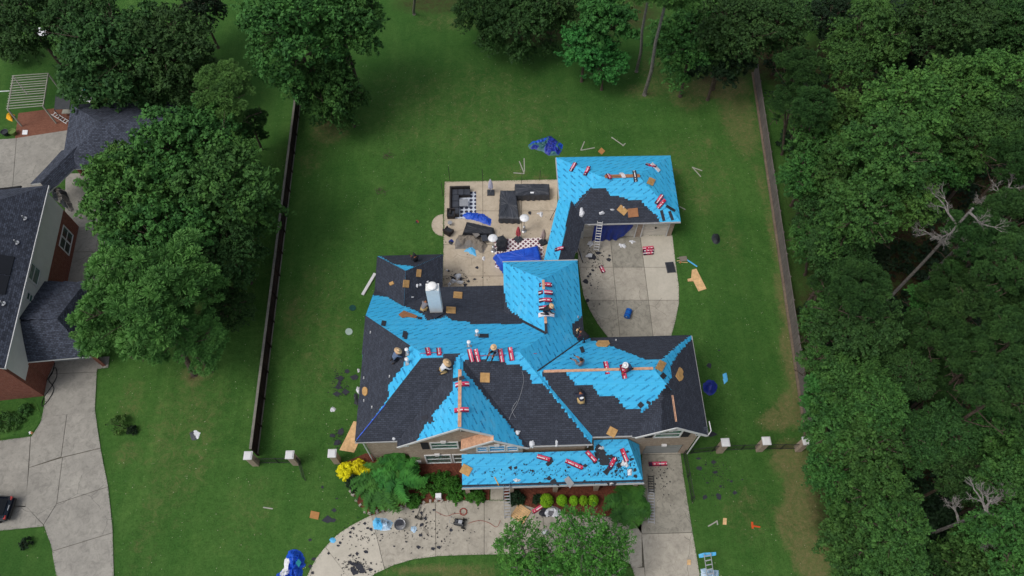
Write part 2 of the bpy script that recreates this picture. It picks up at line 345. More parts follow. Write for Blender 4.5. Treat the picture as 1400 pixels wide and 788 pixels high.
# ---------------------------------------------------------------- mesh helpers
def uv_basis(n):
    if abs(n.z) > .995: return Vector((1, 0, 0)), Vector((0, 1, 0))
    u = Vector((0, 0, 1)).cross(n).normalized(); return u, n.cross(u)
class MB:
    def __init__(s): s.v = []; s.f = []; s.m = []
    def face(s, pts, m=0):
        i = len(s.v); s.v += [Vector(p) for p in pts]; s.f.append(tuple(range(i, i + len(pts)))); s.m.append(m)
    def prism(s, pts, d, m=0, side=None, bottom=None):
        """polygon pts swept by vector d (pts is the outer face)"""
        pts = [Vector(p) for p in pts]; d = Vector(d); q = [p + d for p in pts]
        n = Vector((0, 0, 0))
        for i in range(len(pts)): n += pts[i].cross(pts[(i + 1) % len(pts)])
        if n.dot(d) > 0: pts.reverse(); q.reverse()
        side = m if side is None else side; bottom = side if bottom is None else bottom
        s.face(pts, m); s.face(q[::-1], bottom)
        for i in range(len(pts)):
            j = (i + 1) % len(pts); s.face([pts[j], pts[i], q[i], q[j]], side)
        return s
    def box(s, c, sz, m=0, M=None, taper=1.0):
        x, y, z = [a / 2 for a in sz]; c = Vector(c)
        co = [Vector((sx * x * (taper if sz_ > 0 else 1), sy * y * (taper if sz_ > 0 else 1), sz_ * z)) for sz_ in (-1, 1) for sy in (-1, 1) for sx in (-1, 1)]
        co = [(M @ p if M else p) + c for p in co]
        for f in ((0, 2, 3, 1), (4, 5, 7, 6), (0, 1, 5, 4), (2, 6, 7, 3), (0, 4, 6, 2), (1, 3, 7, 5)):
            s.face([co[i] for i in f], m)
        return s
    def bar(s, a, b, w, h, m=0, up=(0, 0, 1)):
        a, b = Vector(a), Vector(b); d = (b - a); L = d.length; d.normalize()
        u = Vector(up); r = d.cross(u)
        if r.length < 1e-3: r = d.cross(Vector((1, 0, 0)))
        r.normalize(); u = r.cross(d)
        M = Matrix((r, d, u)).transposed()
        return s.box((a + b) / 2, (w, L, h), m, M)
    def tube(s, pts, rad, n=7, m=0, cap=True):
        pts = [Vector(p) for p in pts]; rings = []
        ra = rad if isinstance(rad, (list, tuple)) else [rad] * len(pts)
        for i, p in enumerate(pts):
            d = (pts[min(i + 1, len(pts) - 1)] - pts[max(i - 1, 0)]).normalized()
            a = d.cross(Vector((0, 0, 1)));
            if a.length < .05: a = d.cross(Vector((1, 0, 0)))
            a.normalize(); b = d.cross(a)
            rings.append([p + (a * math.cos(t) + b * math.sin(t)) * ra[i] for t in [2 * math.pi * k / n for k in range(n)]])
        base = len(s.v)
        for r in rings: s.v += r
        for i in range(len(pts) - 1):
            for k in range(n):
                k2 = (k + 1) % n
                s.f.append((base + i * n + k, base + i * n + k2, base + (i + 1) * n + k2, base + (i + 1) * n + k)); s.m.append(m)
        if cap:
            s.f.append(tuple(base + k for k in range(n))[::-1]); s.m.append(m)
            s.f.append(tuple(base + (len(pts) - 1) * n + k for k in range(n))); s.m.append(m)
        return s
    def cyl(s, c, r, h, n=16, m=0, r2=None):
        c = Vector(c); return s.tube([c, c + Vector((0, 0, h))], [r, r if r2 is None else r2], n, m)
    def lathe(s, c, prof, n=20, m=0):
        c = Vector(c); base = len(s.v)
        for r, z in prof:
            for k in range(n):
                t = 2 * math.pi * k / n; s.v.append(c + Vector((r * math.cos(t), r * math.sin(t), z)))
        for i in range(len(prof) - 1):
            for k in range(n):
                k2 = (k + 1) % n
                s.f.append((base + i * n + k, base + i * n + k2, base + (i + 1) * n + k2, base + (i + 1) * n + k)); s.m.append(m)
        return s
    def mesh(s, name, mats, org=(0, 0, 0), smooth=False):
        o = Vector(org); me = bpy.data.meshes.new(name)
        me.from_pydata([tuple(p - o) for p in s.v], [], s.f)
        for k in mats: me.materials.append(MATS[k])
        me.polygons.foreach_set('material_index', s.m)
        uv = me.uv_layers.new(name='UVMap'); dat = np.zeros(len(me.loops) * 2, 'f'); k = 0
        for f in s.f:
            p = [s.v[i] for i in f]; n = Vector((0, 0, 0))
            for i in range(len(p)): n += (p[i] - p[0]).cross(p[(i + 1) % len(p)] - p[0])
            if n.length < 1e-12: n = Vector((0, 0, 1))
            n.normalize(); u, w = uv_basis(n)
            for q in p: dat[k] = q.dot(u); dat[k + 1] = q.dot(w); k += 2
        uv.data.foreach_set('uv', dat)
        if smooth: me.polygons.foreach_set('use_smooth', [True] * len(s.f))
        me.update(); return me
    def build(s, name, mats, parent=None, org=None, smooth=False, kind=None):
        if isinstance(mats, str): mats = [mats]
        top = parent
        if org is None: org = Vector(parent['_o']) if parent is not None and '_o' in parent else (Vector((0, 0, 0)))
        ob = bpy.data.objects.new(name, s.mesh(name, mats, org, smooth)); COL.objects.link(ob)
        if parent is not None: ob.parent = parent; ob['_o'] = tuple(org)
        else: ob.location = org; ob['_o'] = tuple(org)
        if kind: ob['kind'] = kind
        return ob
def tag(o, label=None, cat=None, group=None, kind=None):
    if label: o['label'] = label
    if cat: o['category'] = cat
    if group: o['group'] = group
    if kind: o['kind'] = kind
    return o
def thing(name, label, cat, loc, group=None, kind=None):
    o = bpy.data.objects.new(name, None); COL.objects.link(o); o.location = loc; o.empty_display_size = .2
    o['_o'] = tuple(loc); return tag(o, label, cat, group, kind)
def solo(mb, name, mats, label, cat, group=None, kind=None, smooth=False):
    c = Vector((0, 0, 0))
    for p in mb.v: c += p
    c /= max(1, len(mb.v)); c.z = min(p.z for p in mb.v)
    return tag(mb.build(name, mats, None, c, smooth), label, cat, group, kind)
def copy_tree(o, parent=None):
    c = o.copy(); COL.objects.link(c)
    if parent: c.parent = parent
    for ch in list(o.children): copy_tree(ch, c)
    return c

# polygon tools (2d)
def clip_half(poly, a, b):
    out = []
    def side(p): return (b[0] - a[0]) * (p[1] - a[1]) - (b[1] - a[1]) * (p[0] - a[0])
    for i in range(len(poly)):
        p, q = poly[i], poly[(i + 1) % len(poly)]; sp, sq = side(p), side(q)
        if sp >= 0: out.append(p)
        if (sp >= 0) != (sq >= 0):
            t = sp / (sp - sq); out.append((p[0] + (q[0] - p[0]) * t, p[1] + (q[1] - p[1]) * t))
    return out
def area2(p): return sum(p[i][0] * p[(i + 1) % len(p)][1] - p[(i + 1) % len(p)][0] * p[i][1] for i in range(len(p))) / 2
def clip_poly(poly, convex):
    if area2(convex) < 0: convex = convex[::-1]
    for i in range(len(convex)):
        poly = clip_half(poly, convex[i], convex[(i + 1) % len(convex)])
        if len(poly) < 3: return []
    return poly
def inset(convex, d):
    if area2(convex) < 0: convex = convex[::-1]
    res = convex
    n = len(convex)
    for i in range(n):
        a, b = convex[i], convex[(i + 1) % n]; L = math.hypot(b[0] - a[0], b[1] - a[1])
        if L < 1e-6: continue
        nx, ny = -(b[1] - a[1]) / L * d, (b[0] - a[0]) / L * d
        res = clip_half(res, (a[0] + nx, a[1] + ny), (b[0] + nx, b[1] + ny))
        if len(res) < 3: return []
    return res
def scan(poly, y):
    xs = []
    for i in range(len(poly)):
        a, b = poly[i], poly[(i + 1) % len(poly)]
        if (a[1] > y) != (b[1] > y): xs.append(a[0] + (b[0] - a[0]) * (y - a[1]) / (b[1] - a[1]))
    xs.sort(); return [(xs[i], xs[i + 1]) for i in range(0, len(xs) - 1, 2)]
def inpoly(poly, x, y):
    c = False
    for i in range(len(poly)):
        a, b = poly[i], poly[(i + 1) % len(poly)]
        if (a[1] > y) != (b[1] > y) and x < a[0] + (b[0] - a[0]) * (y - a[1]) / (b[1] - a[1]): c = not c
    return c

# ---------------------------------------------------------------- roof slopes
HITV, HITF = [], []
def add_hit(pts):
    i = len(HITV); HITV.extend([Vector(p) for p in pts]); HITF.append(tuple(range(i, i + len(pts))))
def pnormal(pts):
    n = Vector((0, 0, 0))
    for i in range(len(pts)): n += (pts[i] - pts[0]).cross(pts[(i + 1) % len(pts)] - pts[0])
    n.normalize(); return n if n.z > 0 else -n
def slope(parent, pts, fields=(), top='underlay', edge='white_trim', shing='shingle', full=False, rng=.05, name='roof_slope'):
    pts = [Vector(p) for p in pts]; n = pnormal(pts); add_hit(pts)
    mb = MB(); mb.prism(pts, (0, 0, -.16), 0, 1, 2)
    ob = mb.build(name, [top, edge, 'soffit'], parent)
    u, w = uv_basis(n); p0 = pts[0]
    def to2(p): return ((p).dot(u), (p).dot(w))
    base = p0.dot(n)
    own = [to2(p) for p in pts]
    polys = [[to2(onplane(x, y, p0, n)) for x, y in f] for f in fields]
    if full: polys = [own]
    if not polys: return ob
    sm = MB(); ex = .145
    v0, v1 = min(p[1] for p in own), max(p[1] for p in own)
    k0 = int(math.floor(v0 / ex)); rnd = random.Random(int(abs(v0 * 77 + own[0][0] * 13)))
    for k in range(k0, int(v1 / ex) + 2):
        ya, yb = max(k * ex, v0), min((k + 1) * ex, v1)
        if yb - ya < .02: continue
        ym = (ya + yb) / 2; own_iv = scan(own, ym)
        for pl in polys:
            for a, b in scan(pl, ym):
                if not full:
                    sh_ = (.0, .07, -.05, .03, -.08)[k % 5]; a += rnd.uniform(-rng, rng) + sh_; b += rnd.uniform(-rng, rng) + sh_
                for c, d in own_iv:
                    x0, x1 = max(a, c - .02), min(b, d + .02)
                    if x1 - x0 < .06: continue
                    # follow sloping ends of the roof itself
                    def X(x, lim, y, which):
                        if abs(x - lim) > 1e-6: return x
                        for iv in scan(own, min(max(y, v0 + 1e-4), v1 - 1e-4)):
                            if abs(iv[which] - lim) < .4: return iv[which]
                        return x
                    xa0, xa1 = X(x0, c - .02, ya, 0), X(x1, d + .02, ya, 1)
                    xb0, xb1 = X(x0, c - .02, yb, 0), X(x1, d + .02, yb, 1)
                    lo, hi = base + .030, base + .014
                    A = u * xa0 + w * (ya - .012) + n * lo; B = u * xa1 + w * (ya - .012) + n * lo
                    C = u * xb1 + w * yb + n * hi; D = u * xb0 + w * yb + n * hi
                    sm.face([A, B, C, D], 0)
                    sm.face([u * xa0 + w * (ya - .012) + n * (base + .004), u * xa1 + w * (ya - .012) + n * (base + .004), B, A], 1)
                    if not full:
                        sm.face([A, D, D - n * .012, A - n * .026], 1); sm.face([B, B - n * .026, C - n * .012, C], 1)
    if sm.f:
        tag(sm.build('shingle_field', [shing, 'charcoal_edge'], ob), kind='stuff')
    return ob
def strip_on(parent, pa, pb, wid, mat, name, lift=.02, thick=.03, p0=None, n=None, m3=False):
    mb = MB(); a = Vector(pa); b = Vector(pb); mb.bar(a + Vector((0, 0, lift)), b + Vector((0, 0, lift)), wid, thick)
    return mb.build(name, mat, parent)

# ---------------------------------------------------------------- walls and openings
def wall(parent, pts, d, mat, name='wall'):
    return MB().prism(pts, d, 0).build(name, mat, parent)
def frame_pts(o, u, x0, x1, z0, z1, off=0.0, n=None):
    return [o + u * x0 + Vector((0, 0, z0)) + n * off, o + u * x1 + Vector((0, 0, z0)) + n * off, o + u * x1 + Vector((0, 0, z1)) + n * off, o + u * x0 + Vector((0, 0, z1)) + n * off]
def window(parent, o, u, x0, x1, z0, z1, panes=2, glass='glass', shut=False, rows=2, keystone=True, name='window'):
    o = Vector(o); u = Vector(u).normalized(); n = Vector((u.y, -u.x, 0))   # outward
    def bar(mb, a0, a1, b0, b1, t=.07, off=.0, m=0):
        mb.prism(frame_pts(o, u, a0, a1, b0, b1, off + t, n), n * -t, m)
    w = MB(); t = .11
    bar(w, x0 - t, x1 + t, z1, z1 + t); bar(w, x0 - t, x1 + t, z0 - t, z0); bar(w, x0 - t, x0, z0, z1); bar(w, x1, x1 + t, z0, z1)
    pw = (x1 - x0) / panes
    for k in range(1, panes): bar(w, x0 + k * pw - .07, x0 + k * pw + .07, z0, z1)
    win = w.build(name, 'white_trim', parent)
    for k in range(panes):
        a, b = x0 + k * pw + (.07 if k else 0), x0 + (k + 1) * pw - (.07 if k < panes - 1 else 0)
        g = MB(); g.prism(frame_pts(o, u, a, b, z0, z1, .02, n), n * -.02)
        g.build('pane', glass, win)
    mu = MB(); bar(mu, x0, x1, (z0 + z1) / 2 - .035, (z0 + z1) / 2 + .035, .03, .022); mu.build('sash_rail', 'white_trim', win)
    if keystone:
        kx = (x0 + x1) / 2; kb = MB(); kb.prism([o + u * (kx - .14) + n * .16 + Vector((0, 0, z1 + .12)), o + u * (kx + .14) + n * .16 + Vector((0, 0, z1 + .12)),
              o + u * (kx + .2) + n * .16 + Vector((0, 0, z1 + .42)), o + u * (kx - .2) + n * .16 + Vector((0, 0, z1 + .42))], n * -.155); kb.build('keystone', 'white_trim', win)
    if shut:
        for xa, xb in ((x0 - .75, x0 - .2), (x1 + .2, x1 + .75)):
            s = MB(); s.prism(frame_pts(o, u, xa, xb, z0 - .05, z1 + .1, .06, n), n * -.055); s.build('shutter', 'shutter', parent)
    return win

# ================================================================= GROUND
def axis(a, b, st, outer): return np.array([-x for x in outer[::-1]] + list(np.arange(a, b + .01, st)) + outer, 'f')
gx = axis(-66, 66, .6, [75., 110., 220., 600., 1800.]); gy = np.array([-1800., -600., -200., -60., -25.] + list(np.arange(-14, 98, .6)) + [105., 130., 220., 600., 1800.], 'f')
GX, GY = np.meshgrid(gx, gy); nxg, nyg = len(gx), len(gy)
gv = np.stack([GX.ravel(), GY.ravel(), np.zeros(GX.size)], 1)
ii = np.arange((nxg - 1) * (nyg - 1)); cxx = ii % (nxg - 1); cyy = ii // (nxg - 1); b0 = cyy * nxg + cxx
gf = np.stack([b0, b0 + 1, b0 + nxg + 1, b0 + nxg], 1)
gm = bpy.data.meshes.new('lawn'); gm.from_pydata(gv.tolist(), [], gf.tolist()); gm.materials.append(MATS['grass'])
def blob_field(blobs):
    out = np.zeros(GX.size); X, Y = GX.ravel(), GY.ravel()
    for px, py, rx, ry, s in blobs:
        c = P(px, py); ex = P(px + rx, py); ey = P(px, py + ry)
        ax, ay = (ex - c).length, (ey - c).length
        d = ((X - c.x) / ax) ** 2 + ((Y - c.y) / ay) ** 2
        out = np.maximum(out, s * np.clip(1.35 - d, 0, 1))
    return np.clip(out, 0, 1)
dry = [(985, 120, 45, 18, .95), (1010, 160, 28, 60, .6), (940, 130, 30, 25, .5), (1062, 330, 13, 60, .6), (1075, 420, 14, 60, .75), (1085, 500, 16, 60, .95), (1085, 560, 24, 28, 1), (1060, 575, 25, 18, .8), (1082, 630, 32, 30, .9),
       (1095, 690, 24, 50, 1), (1110, 760, 30, 40, 1), (1078, 720, 20, 40, .7), (970, 195, 8, 5, .6), (1040, 250, 10, 40, .45), (268, 512, 20, 14, .9), (450, 180, 30, 20, .55), (425, 220, 20, 20, .35),
       (960, 275, 14, 25, .4), (1000, 330, 20, 30, .3), (400, 430, 14, 40, .4), (420, 380, 12, 20, .3), (620, 30, 60, 14, .3), (880, 125, 30, 12, .5), (900, 100, 25, 40, .4), (724, 52, 14, 6, .6), (290, 395, 10, 8, .6), (300, 540, 20, 30, .25), (180, 545, 22, 30, .35), (240, 470, 60, 14, .3),
       (950, 230, 60, 60, .28), (640, 150, 160, 70, .26), (250, 600, 60, 120, .3), (440, 450, 40, 120, .25), (340, 700, 40, 60, .22), (1020, 700, 40, 50, .3), (590, 778, 60, 10, .75), (640, 785, 40, 16, .6), (700, 235, 30, 12, .35), (740, 242, 14, 6, .5), (172, 620, 20, 20, .4), (560, 120, 60, 40, .18), (215, 700, 14, 80, .25), (190, 740, 12, 60, .3)]
soil = [(1190, 110, 130, 60, 1), (1300, 200, 200, 200, 1), (1280, 400, 180, 160, 1), (1290, 560, 160, 130, 1), (1320, 720, 170, 130, 1), (1160, 560, 60, 80, .8), (1160, 700, 50, 90, .8), (1130, 300, 50, 100, .7), (1130, 430, 50, 60, .6), (1070, 100, 30, 20, .9),
        (985, 106, 40, 8, .7), (1040, 60, 60, 50, .9), (265, 514, 8, 7, 1), (730, 45, 50, 20, .7), (840, 18, 70, 30, .6), (600, 5, 60, 14, .6), (450, 168, 18, 8, .6), (160, 120, 60, 26, .4), (290, 340, 60, 60, .3), (250, 400, 90, 60, .35)]
shade_tint = [(640, 70, 420, 110, .55), (200, 120, 200, 90, .75), (350, 250, 40, 130, .5), (1010, 420, 40, 200, .35), (940, 330, 60, 40, .3), (430, 300, 60, 120, .3), (860, 190, 100, 20, .3), (30, 280, 60, 200, .3), (30, 570, 60, 50, .5), (30, 760, 60, 40, .5), (130, 690, 30, 10, .0), (1030, 660, 30, 60, .25), (990, 700, 50, 70, .3)]  # weaker light and tree shade painted into the grass colour as darker patches
for nm, bl in (('dry', dry), ('soil', soil), ('shade_tint', shade_tint)):
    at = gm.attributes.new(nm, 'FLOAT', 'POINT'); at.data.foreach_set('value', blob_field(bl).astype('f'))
lawn = bpy.data.objects.new('lawn', gm); COL.objects.link(lawn); lawn['kind'] = 'structure'
add_hit([(-200, -60, 0), (200, -60, 0), (200, 200, 0), (-200, 200, 0)])

def slabs(root, outline_px, cells_px, mat, thick=.1, gap=.02, z=.06, alt=None, conv=None):
    sub_ = MB(); sub_.prism([P(x, y, z - .03) for x, y in outline_px], (0, 0, -.02)); sub_.build('joint_filler', 'joint_dark', root)
    """each concrete slab is its own piece: the cell clipped by the outline, joints left open"""
    out = [tuple(P(x, y).xy) for x, y in outline_px]
    for k, cell in enumerate(cells_px):
        cw = [tuple(P(x, y).xy) for x, y in cell]
        cw = inset(cw, gap); pc = clip_poly(out, cw) if cw else []
        if len(pc) < 3 or abs(area2(pc)) < .05: continue
        pts = [Vector((x, y, z)) for x, y in pc]; add_hit(pts)
        mb = MB(); mb.prism(pts, (0, 0, -thick - .02), 0)
        mb.build('concrete_slab', (alt[k] if alt and alt.get(k) else mat), root)
def sheet(name, poly_px, z, mat, parent=None, kind='structure', thick=.05):
    pts = [P(x, y, z) for x, y in poly_px]
    mb = MB(); mb.prism(pts, (0, 0, -thick - .03), 0); add_hit(pts)
    o = mb.build(name, mat, parent)
    if not parent: o['kind'] = kind
    return o
def grid_cells(xs_top, ytop, xs_bot, ybot, ys):
    """joints that run away from the lens: columns by their top and bottom photo x, rows by y"""
    cells = []
    for r in range(len(ys) - 1):
        for c in range(len(xs_top) - 1):
            def X(i, y): t = (y - ytop) / (ybot - ytop); return xs_top[i] + (xs_bot[i] - xs_top[i]) * t
            cells.append([(X(c, ys[r]), ys[r]), (X(c + 1, ys[r]), ys[r]), (X(c + 1, ys[r + 1]), ys[r + 1]), (X(c, ys[r + 1]), ys[r + 1])])
    return cells
joint = 'concrete_dark'
# rear motor court between garage and house
bd = thing('rear_driveway', None, None, P(860, 390), kind='structure')
bo = [(779, 322), (780, 345), (790, 346), (791, 362), (794, 385), (798, 405), (806, 424), (817, 443), (832, 463), (832, 470), (916, 470), (918, 458), (923, 440), (928, 415), (928, 392), (925, 372), (921, 340), (919, 322)]
cells = grid_cells([770, 834, 875, 935], 322, [782, 847.5, 893, 950], 461, [321, 366, 411, 470])
slabs(bd, bo, cells, 'concrete', alt={2: 'concrete_pale', 5: 'concrete_pale', 0: 'concrete', 6: 'concrete_dark', 7: 'concrete_dark', 1: 'concrete_dark'})
# patio
pt = thing('patio', None, None, P(670, 310), kind='structure')
po = [(608, 249), (762, 246), (762, 330), (745, 400), (605, 400)]
slabs(pt, po, grid_cells([600, 660, 713, 775], 249, [600, 660.5, 713, 775], 400, [243, 289, 335, 378, 402]), 'concrete_patio')
sc = [(606 + 16 * math.cos(t), 308 + 15 * math.sin(t)) for t in [R(90 + 180 * k / 14) for k in range(15)]]
mbp = MB(); mbp.prism([P(x, y, .05) for x, y in sc], (0, 0, -.1)); mbp.build('concrete_slab', 'concrete_patio', pt)
# curved front driveway with the straight run to the garage
fd = thing('front_driveway', None, None, P(760, 730), kind='structure')
fo = [(398, 850), (414, 802), (424, 780), (433, 763), (447, 746), (462, 731), (480, 719), (505, 706), (540, 696), (575, 688.5), (610, 685), (650, 684.5), (690, 684.5), (712, 690), (760, 703), (830, 707), (868, 700), (876, 690), (878, 610), (929, 610), (934, 650), (944, 712), (957, 790), (966, 850), (868, 850), (868, 788), (862, 772), (845, 762), (810, 757), (760, 756), (690, 758), (640, 759), (600, 760.5), (565, 765), (538, 773), (512, 785), (498, 800), (480, 850)]
lines = [((395, 700), (420, 850)), ((430, 728), (482, 793)), ((505, 695), (528, 785)), ((595.4, 680), (596, 762)), ((662, 680), (662, 762)), ((742, 680), (744, 762)), ((806, 690), (812, 762)), ((877, 700), (878, 770))]
cl = [[(330, 650), (421, 700), (520, 830), (300, 900)], [(421, 700), (504, 690), (529, 790), (515, 830), (505, 812)]]
cl = [[(360, 690), (424, 720), (530, 860), (380, 860)]]
cl.append([(424, 720), (505, 690), (528.5, 786), (500, 822)])
for i in range(2, 7):  # between the cross joints
    a, b = lines[i], lines[i + 1]; cl.append([a[0], b[0], (b[1][0], 775), (a[1][0], 790)])
cl.append([(877, 600), (960, 600), (960, 621), (877, 622)]); cl.append([(870, 622), (960, 621), (980, 727.5), (877, 730.5), (867, 716)])
cl.append([(850, 776), (880.9, 776), (888, 860), (850, 860)]); cl.append([(877, 730.5), (980, 727.5), (1010, 860), (888, 860)])
slabs(fd, fo, cl, 'concrete', alt={0: 'concrete_pale', 1: 'concrete_pale', 7: 'concrete', 8: 'concrete_dark'})
fw = thing('front_path', None, None, P(680, 675), kind='structure')
slabs(fw, [(671, 655), (688, 655), (688, 684), (670.5, 684)], [[(660, 650), (700, 650), (700, 668), (660, 668)], [(660, 668), (700, 668), (700, 684.3), (660, 684.3)]], 'concrete')
# neighbour's ground
ng = thing('neighbour_driveway', None, None, P(100, 640), kind='structure')
no = [(70, 492), (150, 488), (148, 503), (133, 505), (130, 560), (138, 615), (148, 665), (154, 720), (156, 790), (158, 850), (80, 850), (78, 790), (70, 745), (60, 720), (30, 723), (-60, 732), (-60, 616), (0, 603), (44, 597), (56, 578), (62, 550), (60, 520)]
c4 = [[(40, 485), (160, 485), (160, 508), (40, 513)], [(40, 513), (160, 508), (160, 560), (40, 573)], [(44, 572), (92, 567), (84, 625), (40, 640)], [(92, 567), (150, 560), (150, 610), (84, 626)],
      [(-80, 560), (44, 572), (36, 694), (-80, 690)], [(40, 640), (86, 626), (78, 689), (60, 718), (35, 692)], [(86, 626), (160, 608), (160, 662), (78, 689)], [(-80, 690), (36, 692), (60, 718), (60, 740), (-80, 740)],
      [(60, 718), (78, 689), (160, 662), (160, 727), (72, 754)], [(72, 754), (160, 727), (170, 860), (70, 860)]]
slabs(ng, no, c4, 'concrete_neigh')
npat = thing('neighbour_patio', None, None, P(40, 220), kind='structure')
slabs(npat, [(-60, 195), (20, 190), (98, 178), (110, 205), (70, 262), (-60, 275)], [[(-70, 170), (25, 165), (15, 290), (-70, 290)], [(25, 165), (120, 160), (120, 300), (15, 290)]], 'concrete_neigh')
nct = thing('neighbour_courtyard', None, None, P(125, 320), kind='structure')
slabs(nct, [(90, 238), (185, 236), (175, 300), (150, 395), (88, 395)], [[(80, 230), (200, 230), (200, 300), (80, 300)], [(80, 300), (200, 300), (200, 345), (80, 345)], [(80, 345), (200, 345), (200, 400), (80, 400)]], 'concrete_neigh')
sheet('brick_paving', [(20, 192), (25, 155), (92, 146), (101, 178), (60, 185)], .05, 'brick_paving')
sheet('neighbour_garden_bed', [(-40, 548), (20, 542), (50, 552), (58, 572), (44, 592), (0, 600), (-40, 606)], .03, 'grass')
# planting beds
bed = thing('front_garden_bed', None, None, P(560, 670), kind='structure')
sheet('mulch', [(466, 634), (500, 620), (632, 634), (632, 660), (632, 683), (600, 686), (560, 692), (505, 705), (490, 690), (478, 665)], .07, 'mulch', bed)
sheet('mulch', [(633, 655), (670, 655), (669, 683.5), (634, 683.5)], .07, 'mulch', bed)
sheet('mulch', [(689, 655), (878, 650), (876, 698), (850, 706), (790, 704), (740, 697), (689, 684)], .07, 'mulch', bed)
es = MB(); rs = random.Random(3)
path = [(466, 636), (470, 650), (478, 667), (489, 688), (501, 703), (520, 700), (545, 694), (575, 687.5), (600, 685.5), (632, 684)]
for i in range(len(path) - 1):
    a, b = P(*path[i]), P(*path[i + 1]); n_ = max(2, int((b - a).length / .38))
    for k in range(n_):
        p = a.lerp(b, (k + .5) / n_); es.box(p + Vector((rs.uniform(-.05, .05), rs.uniform(-.05, .05), .09)), (rs.uniform(.24, .36), rs.uniform(.16, .26), .17), 0, Matrix.Rotation(rs.uniform(0, 3), 3, 'Z'), .8)
es.build('edging_stone', 'stone_edge', bed, kind='stuff')

# ================================================================= MAIN HOUSE
F1 = [(573, 489), (605, 488.5), (606, 478), (630, 477), (626, 487), (619, 500), (619, 534), (600, 557), (590, 569), (594, 577), (582, 580), (571, 602), (562, 610), (538, 625), (470, 615)]
F2 = [(632, 497), (642, 489.5), (663, 490.5), (667, 493), (689, 494), (693, 498), (708.6, 498), (724, 512), (728, 524), (740, 525), (747, 530), (815, 615), (719, 618), (712, 603), (695, 579), (678, 560), (659, 537), (644, 518), (634, 508)]
F3 = [(738, 504.5), (770.5, 506), (787, 525.7), (808.6, 525.7), (820, 542), (842, 542), (855, 560), (876, 560), (879, 565), (887.6, 554), (899, 543), (912, 526), (918, 516), (930, 520), (935, 605), (800, 614)]
F3R = [(905, 536), (918, 516), (917, 499), (927, 484), (944, 465), (955, 462), (978, 604), (905, 604)]
FREAR_R = [(797, 452), (806.7, 464.8), (834, 473), (851, 480), (884, 492), (905, 491.5), (926, 473), (943, 460), (950, 450)]
FLEFT = [(499, 426), (562, 470), (557, 485), (552, 499), (541, 514), (531, 528), (531.5, 544), (484, 610), (480, 600)]
FREAR = [(505, 403), (531.5, 406.7), (543, 414), (569.5, 425.7), (581, 431.5), (583, 439), (594, 436), (606, 435), (609.5, 431), (614, 436), (621, 439), (640, 440), (644, 443.8), (711, 443), (716, 441), (700, 425), (692, 405), (695, 380), (500, 340)]
FMID = [(686, 395), (689.5, 397), (691.5, 412), (695, 422), (703, 429), (713, 436), (722, 446), (684, 432)]
FPATCH = [(783, 443), (798, 432), (800, 463), (790, 466), (784, 458)]
hs = thing('brick_house', 'large tan brick house with steep roof half covered in bright blue underlayment and charcoal shingles', 'house', (2, 24, 0))
C, D = (-5.7, 21.9, 9.9), (1.2, 21.9, 9.9)
rf = thing('roof', None, None, (2, 24, 0)); rf.parent = hs; rf.location = (0, 0, 0)
slope(rf, [(-10.9, 16.85, 6.1), C, (-10.9, 27.24, 6.0)], [FLEFT])
slope(rf, [(-10.9, 16.85, 6.1), (-7.85, 16.85, 6.05), (-3.1, 21.77, 9.8), (-3.1, 21.9, 9.9), C], [F1])
slope(rf, [(-7.85, 16.4, 6.0), (-3.1, 16.4, 9.8), (-3.1, 21.77, 9.8), (-7.85, 16.85, 6.0)], [F1])
slope(rf, [(-3.1, 16.4, 9.8), (-.82, 16.4, 7.976), (-.82, 16.05, 7.976), (1.65, 16.05, 6.0), (1.65, 16.2, 6.0), (-3.1, 21.76, 9.8)], [F2])
slope(rf, [(-3.1, 21.9, 9.9), (-3.1, 21.76, 9.8), (1.65, 16.2, 6.0), (6.3, 16.2, 6.0), D], [F2])
slope(rf, [(-3.24, 16.05, 6.0), (-.82, 16.05, 7.976), (-.82, 16.79, 7.976), (-3.24, 16.79, 6.0)], top='bare_wood')
slope(rf, [D, (6.3, 16.2, 6.0), (6.4, 16.75, 6.0), (2.43, 20.73, 8.98), (6.4, 24.7, 6.0), (6.4, 31.9, 6.0), (3.3, 28.8, 8.33), (3.3, 24.05, 8.33)], [FPATCH])
rear = slope(rf, [C, D, (3.3, 24.05, 8.33), (.2, 27.24, 6.0), (.2, 31.35, 3), (-5.1, 31.35, 3), (-8, 28.38, 5.17), (-10.9, 31.35, 3), (-10.9, 27.24, 6.0)], [FREAR])
slope(rf, [(-10.9, 31.35, 3), (-8, 28.38, 5.17), (-8, 31.8, 5.17), (-10.9, 34.7, 3)], full=True)
slope(rf, [(-10.9, 34.7, 3), (-8, 31.8, 5.17), (-5.1, 34.7, 3)], [[(510, 345), (612, 345), (580, 366), (577, 363), (571, 365), (566, 366), (563, 364), (538, 361.5)], [(545, 369), (558, 375), (566, 367), (575, 367), (560, 380)]])
slope(rf, [(-5.1, 34.7, 3), (-8, 31.8, 5.17), (-8, 28.38, 5.17), (-5.1, 31.35, 3)], full=True)
slope(rf, [(.2, 27.24, 6), (3.3, 24.05, 8.33), (3.3, 28.8, 8.33), (.2, 31.9, 6)], [FMID])
slope(rf, [(.2, 31.9, 6), (3.3, 28.8, 8.33), (6.4, 31.9, 6)])
slope(rf, [(6.4, 24.7, 6), (2.43, 20.73, 8.98), (10.87, 20.73, 8.98), (14.85, 24.7, 6)], [FREAR_R])
slope(rf, [(14.85, 24.7, 6), (10.87, 20.73, 8.98), (12.2, 19.4, 7.99), (12.2, 16.6, 7.99), (14.85, 16.6, 6)], [F3R])
slope(rf, [(2.43, 20.73, 8.98), (6.4, 16.75, 6), (9.55, 16.75, 6), (12.2, 19.4, 7.99), (10.87, 20.73, 8.98)], [F3, F3R])
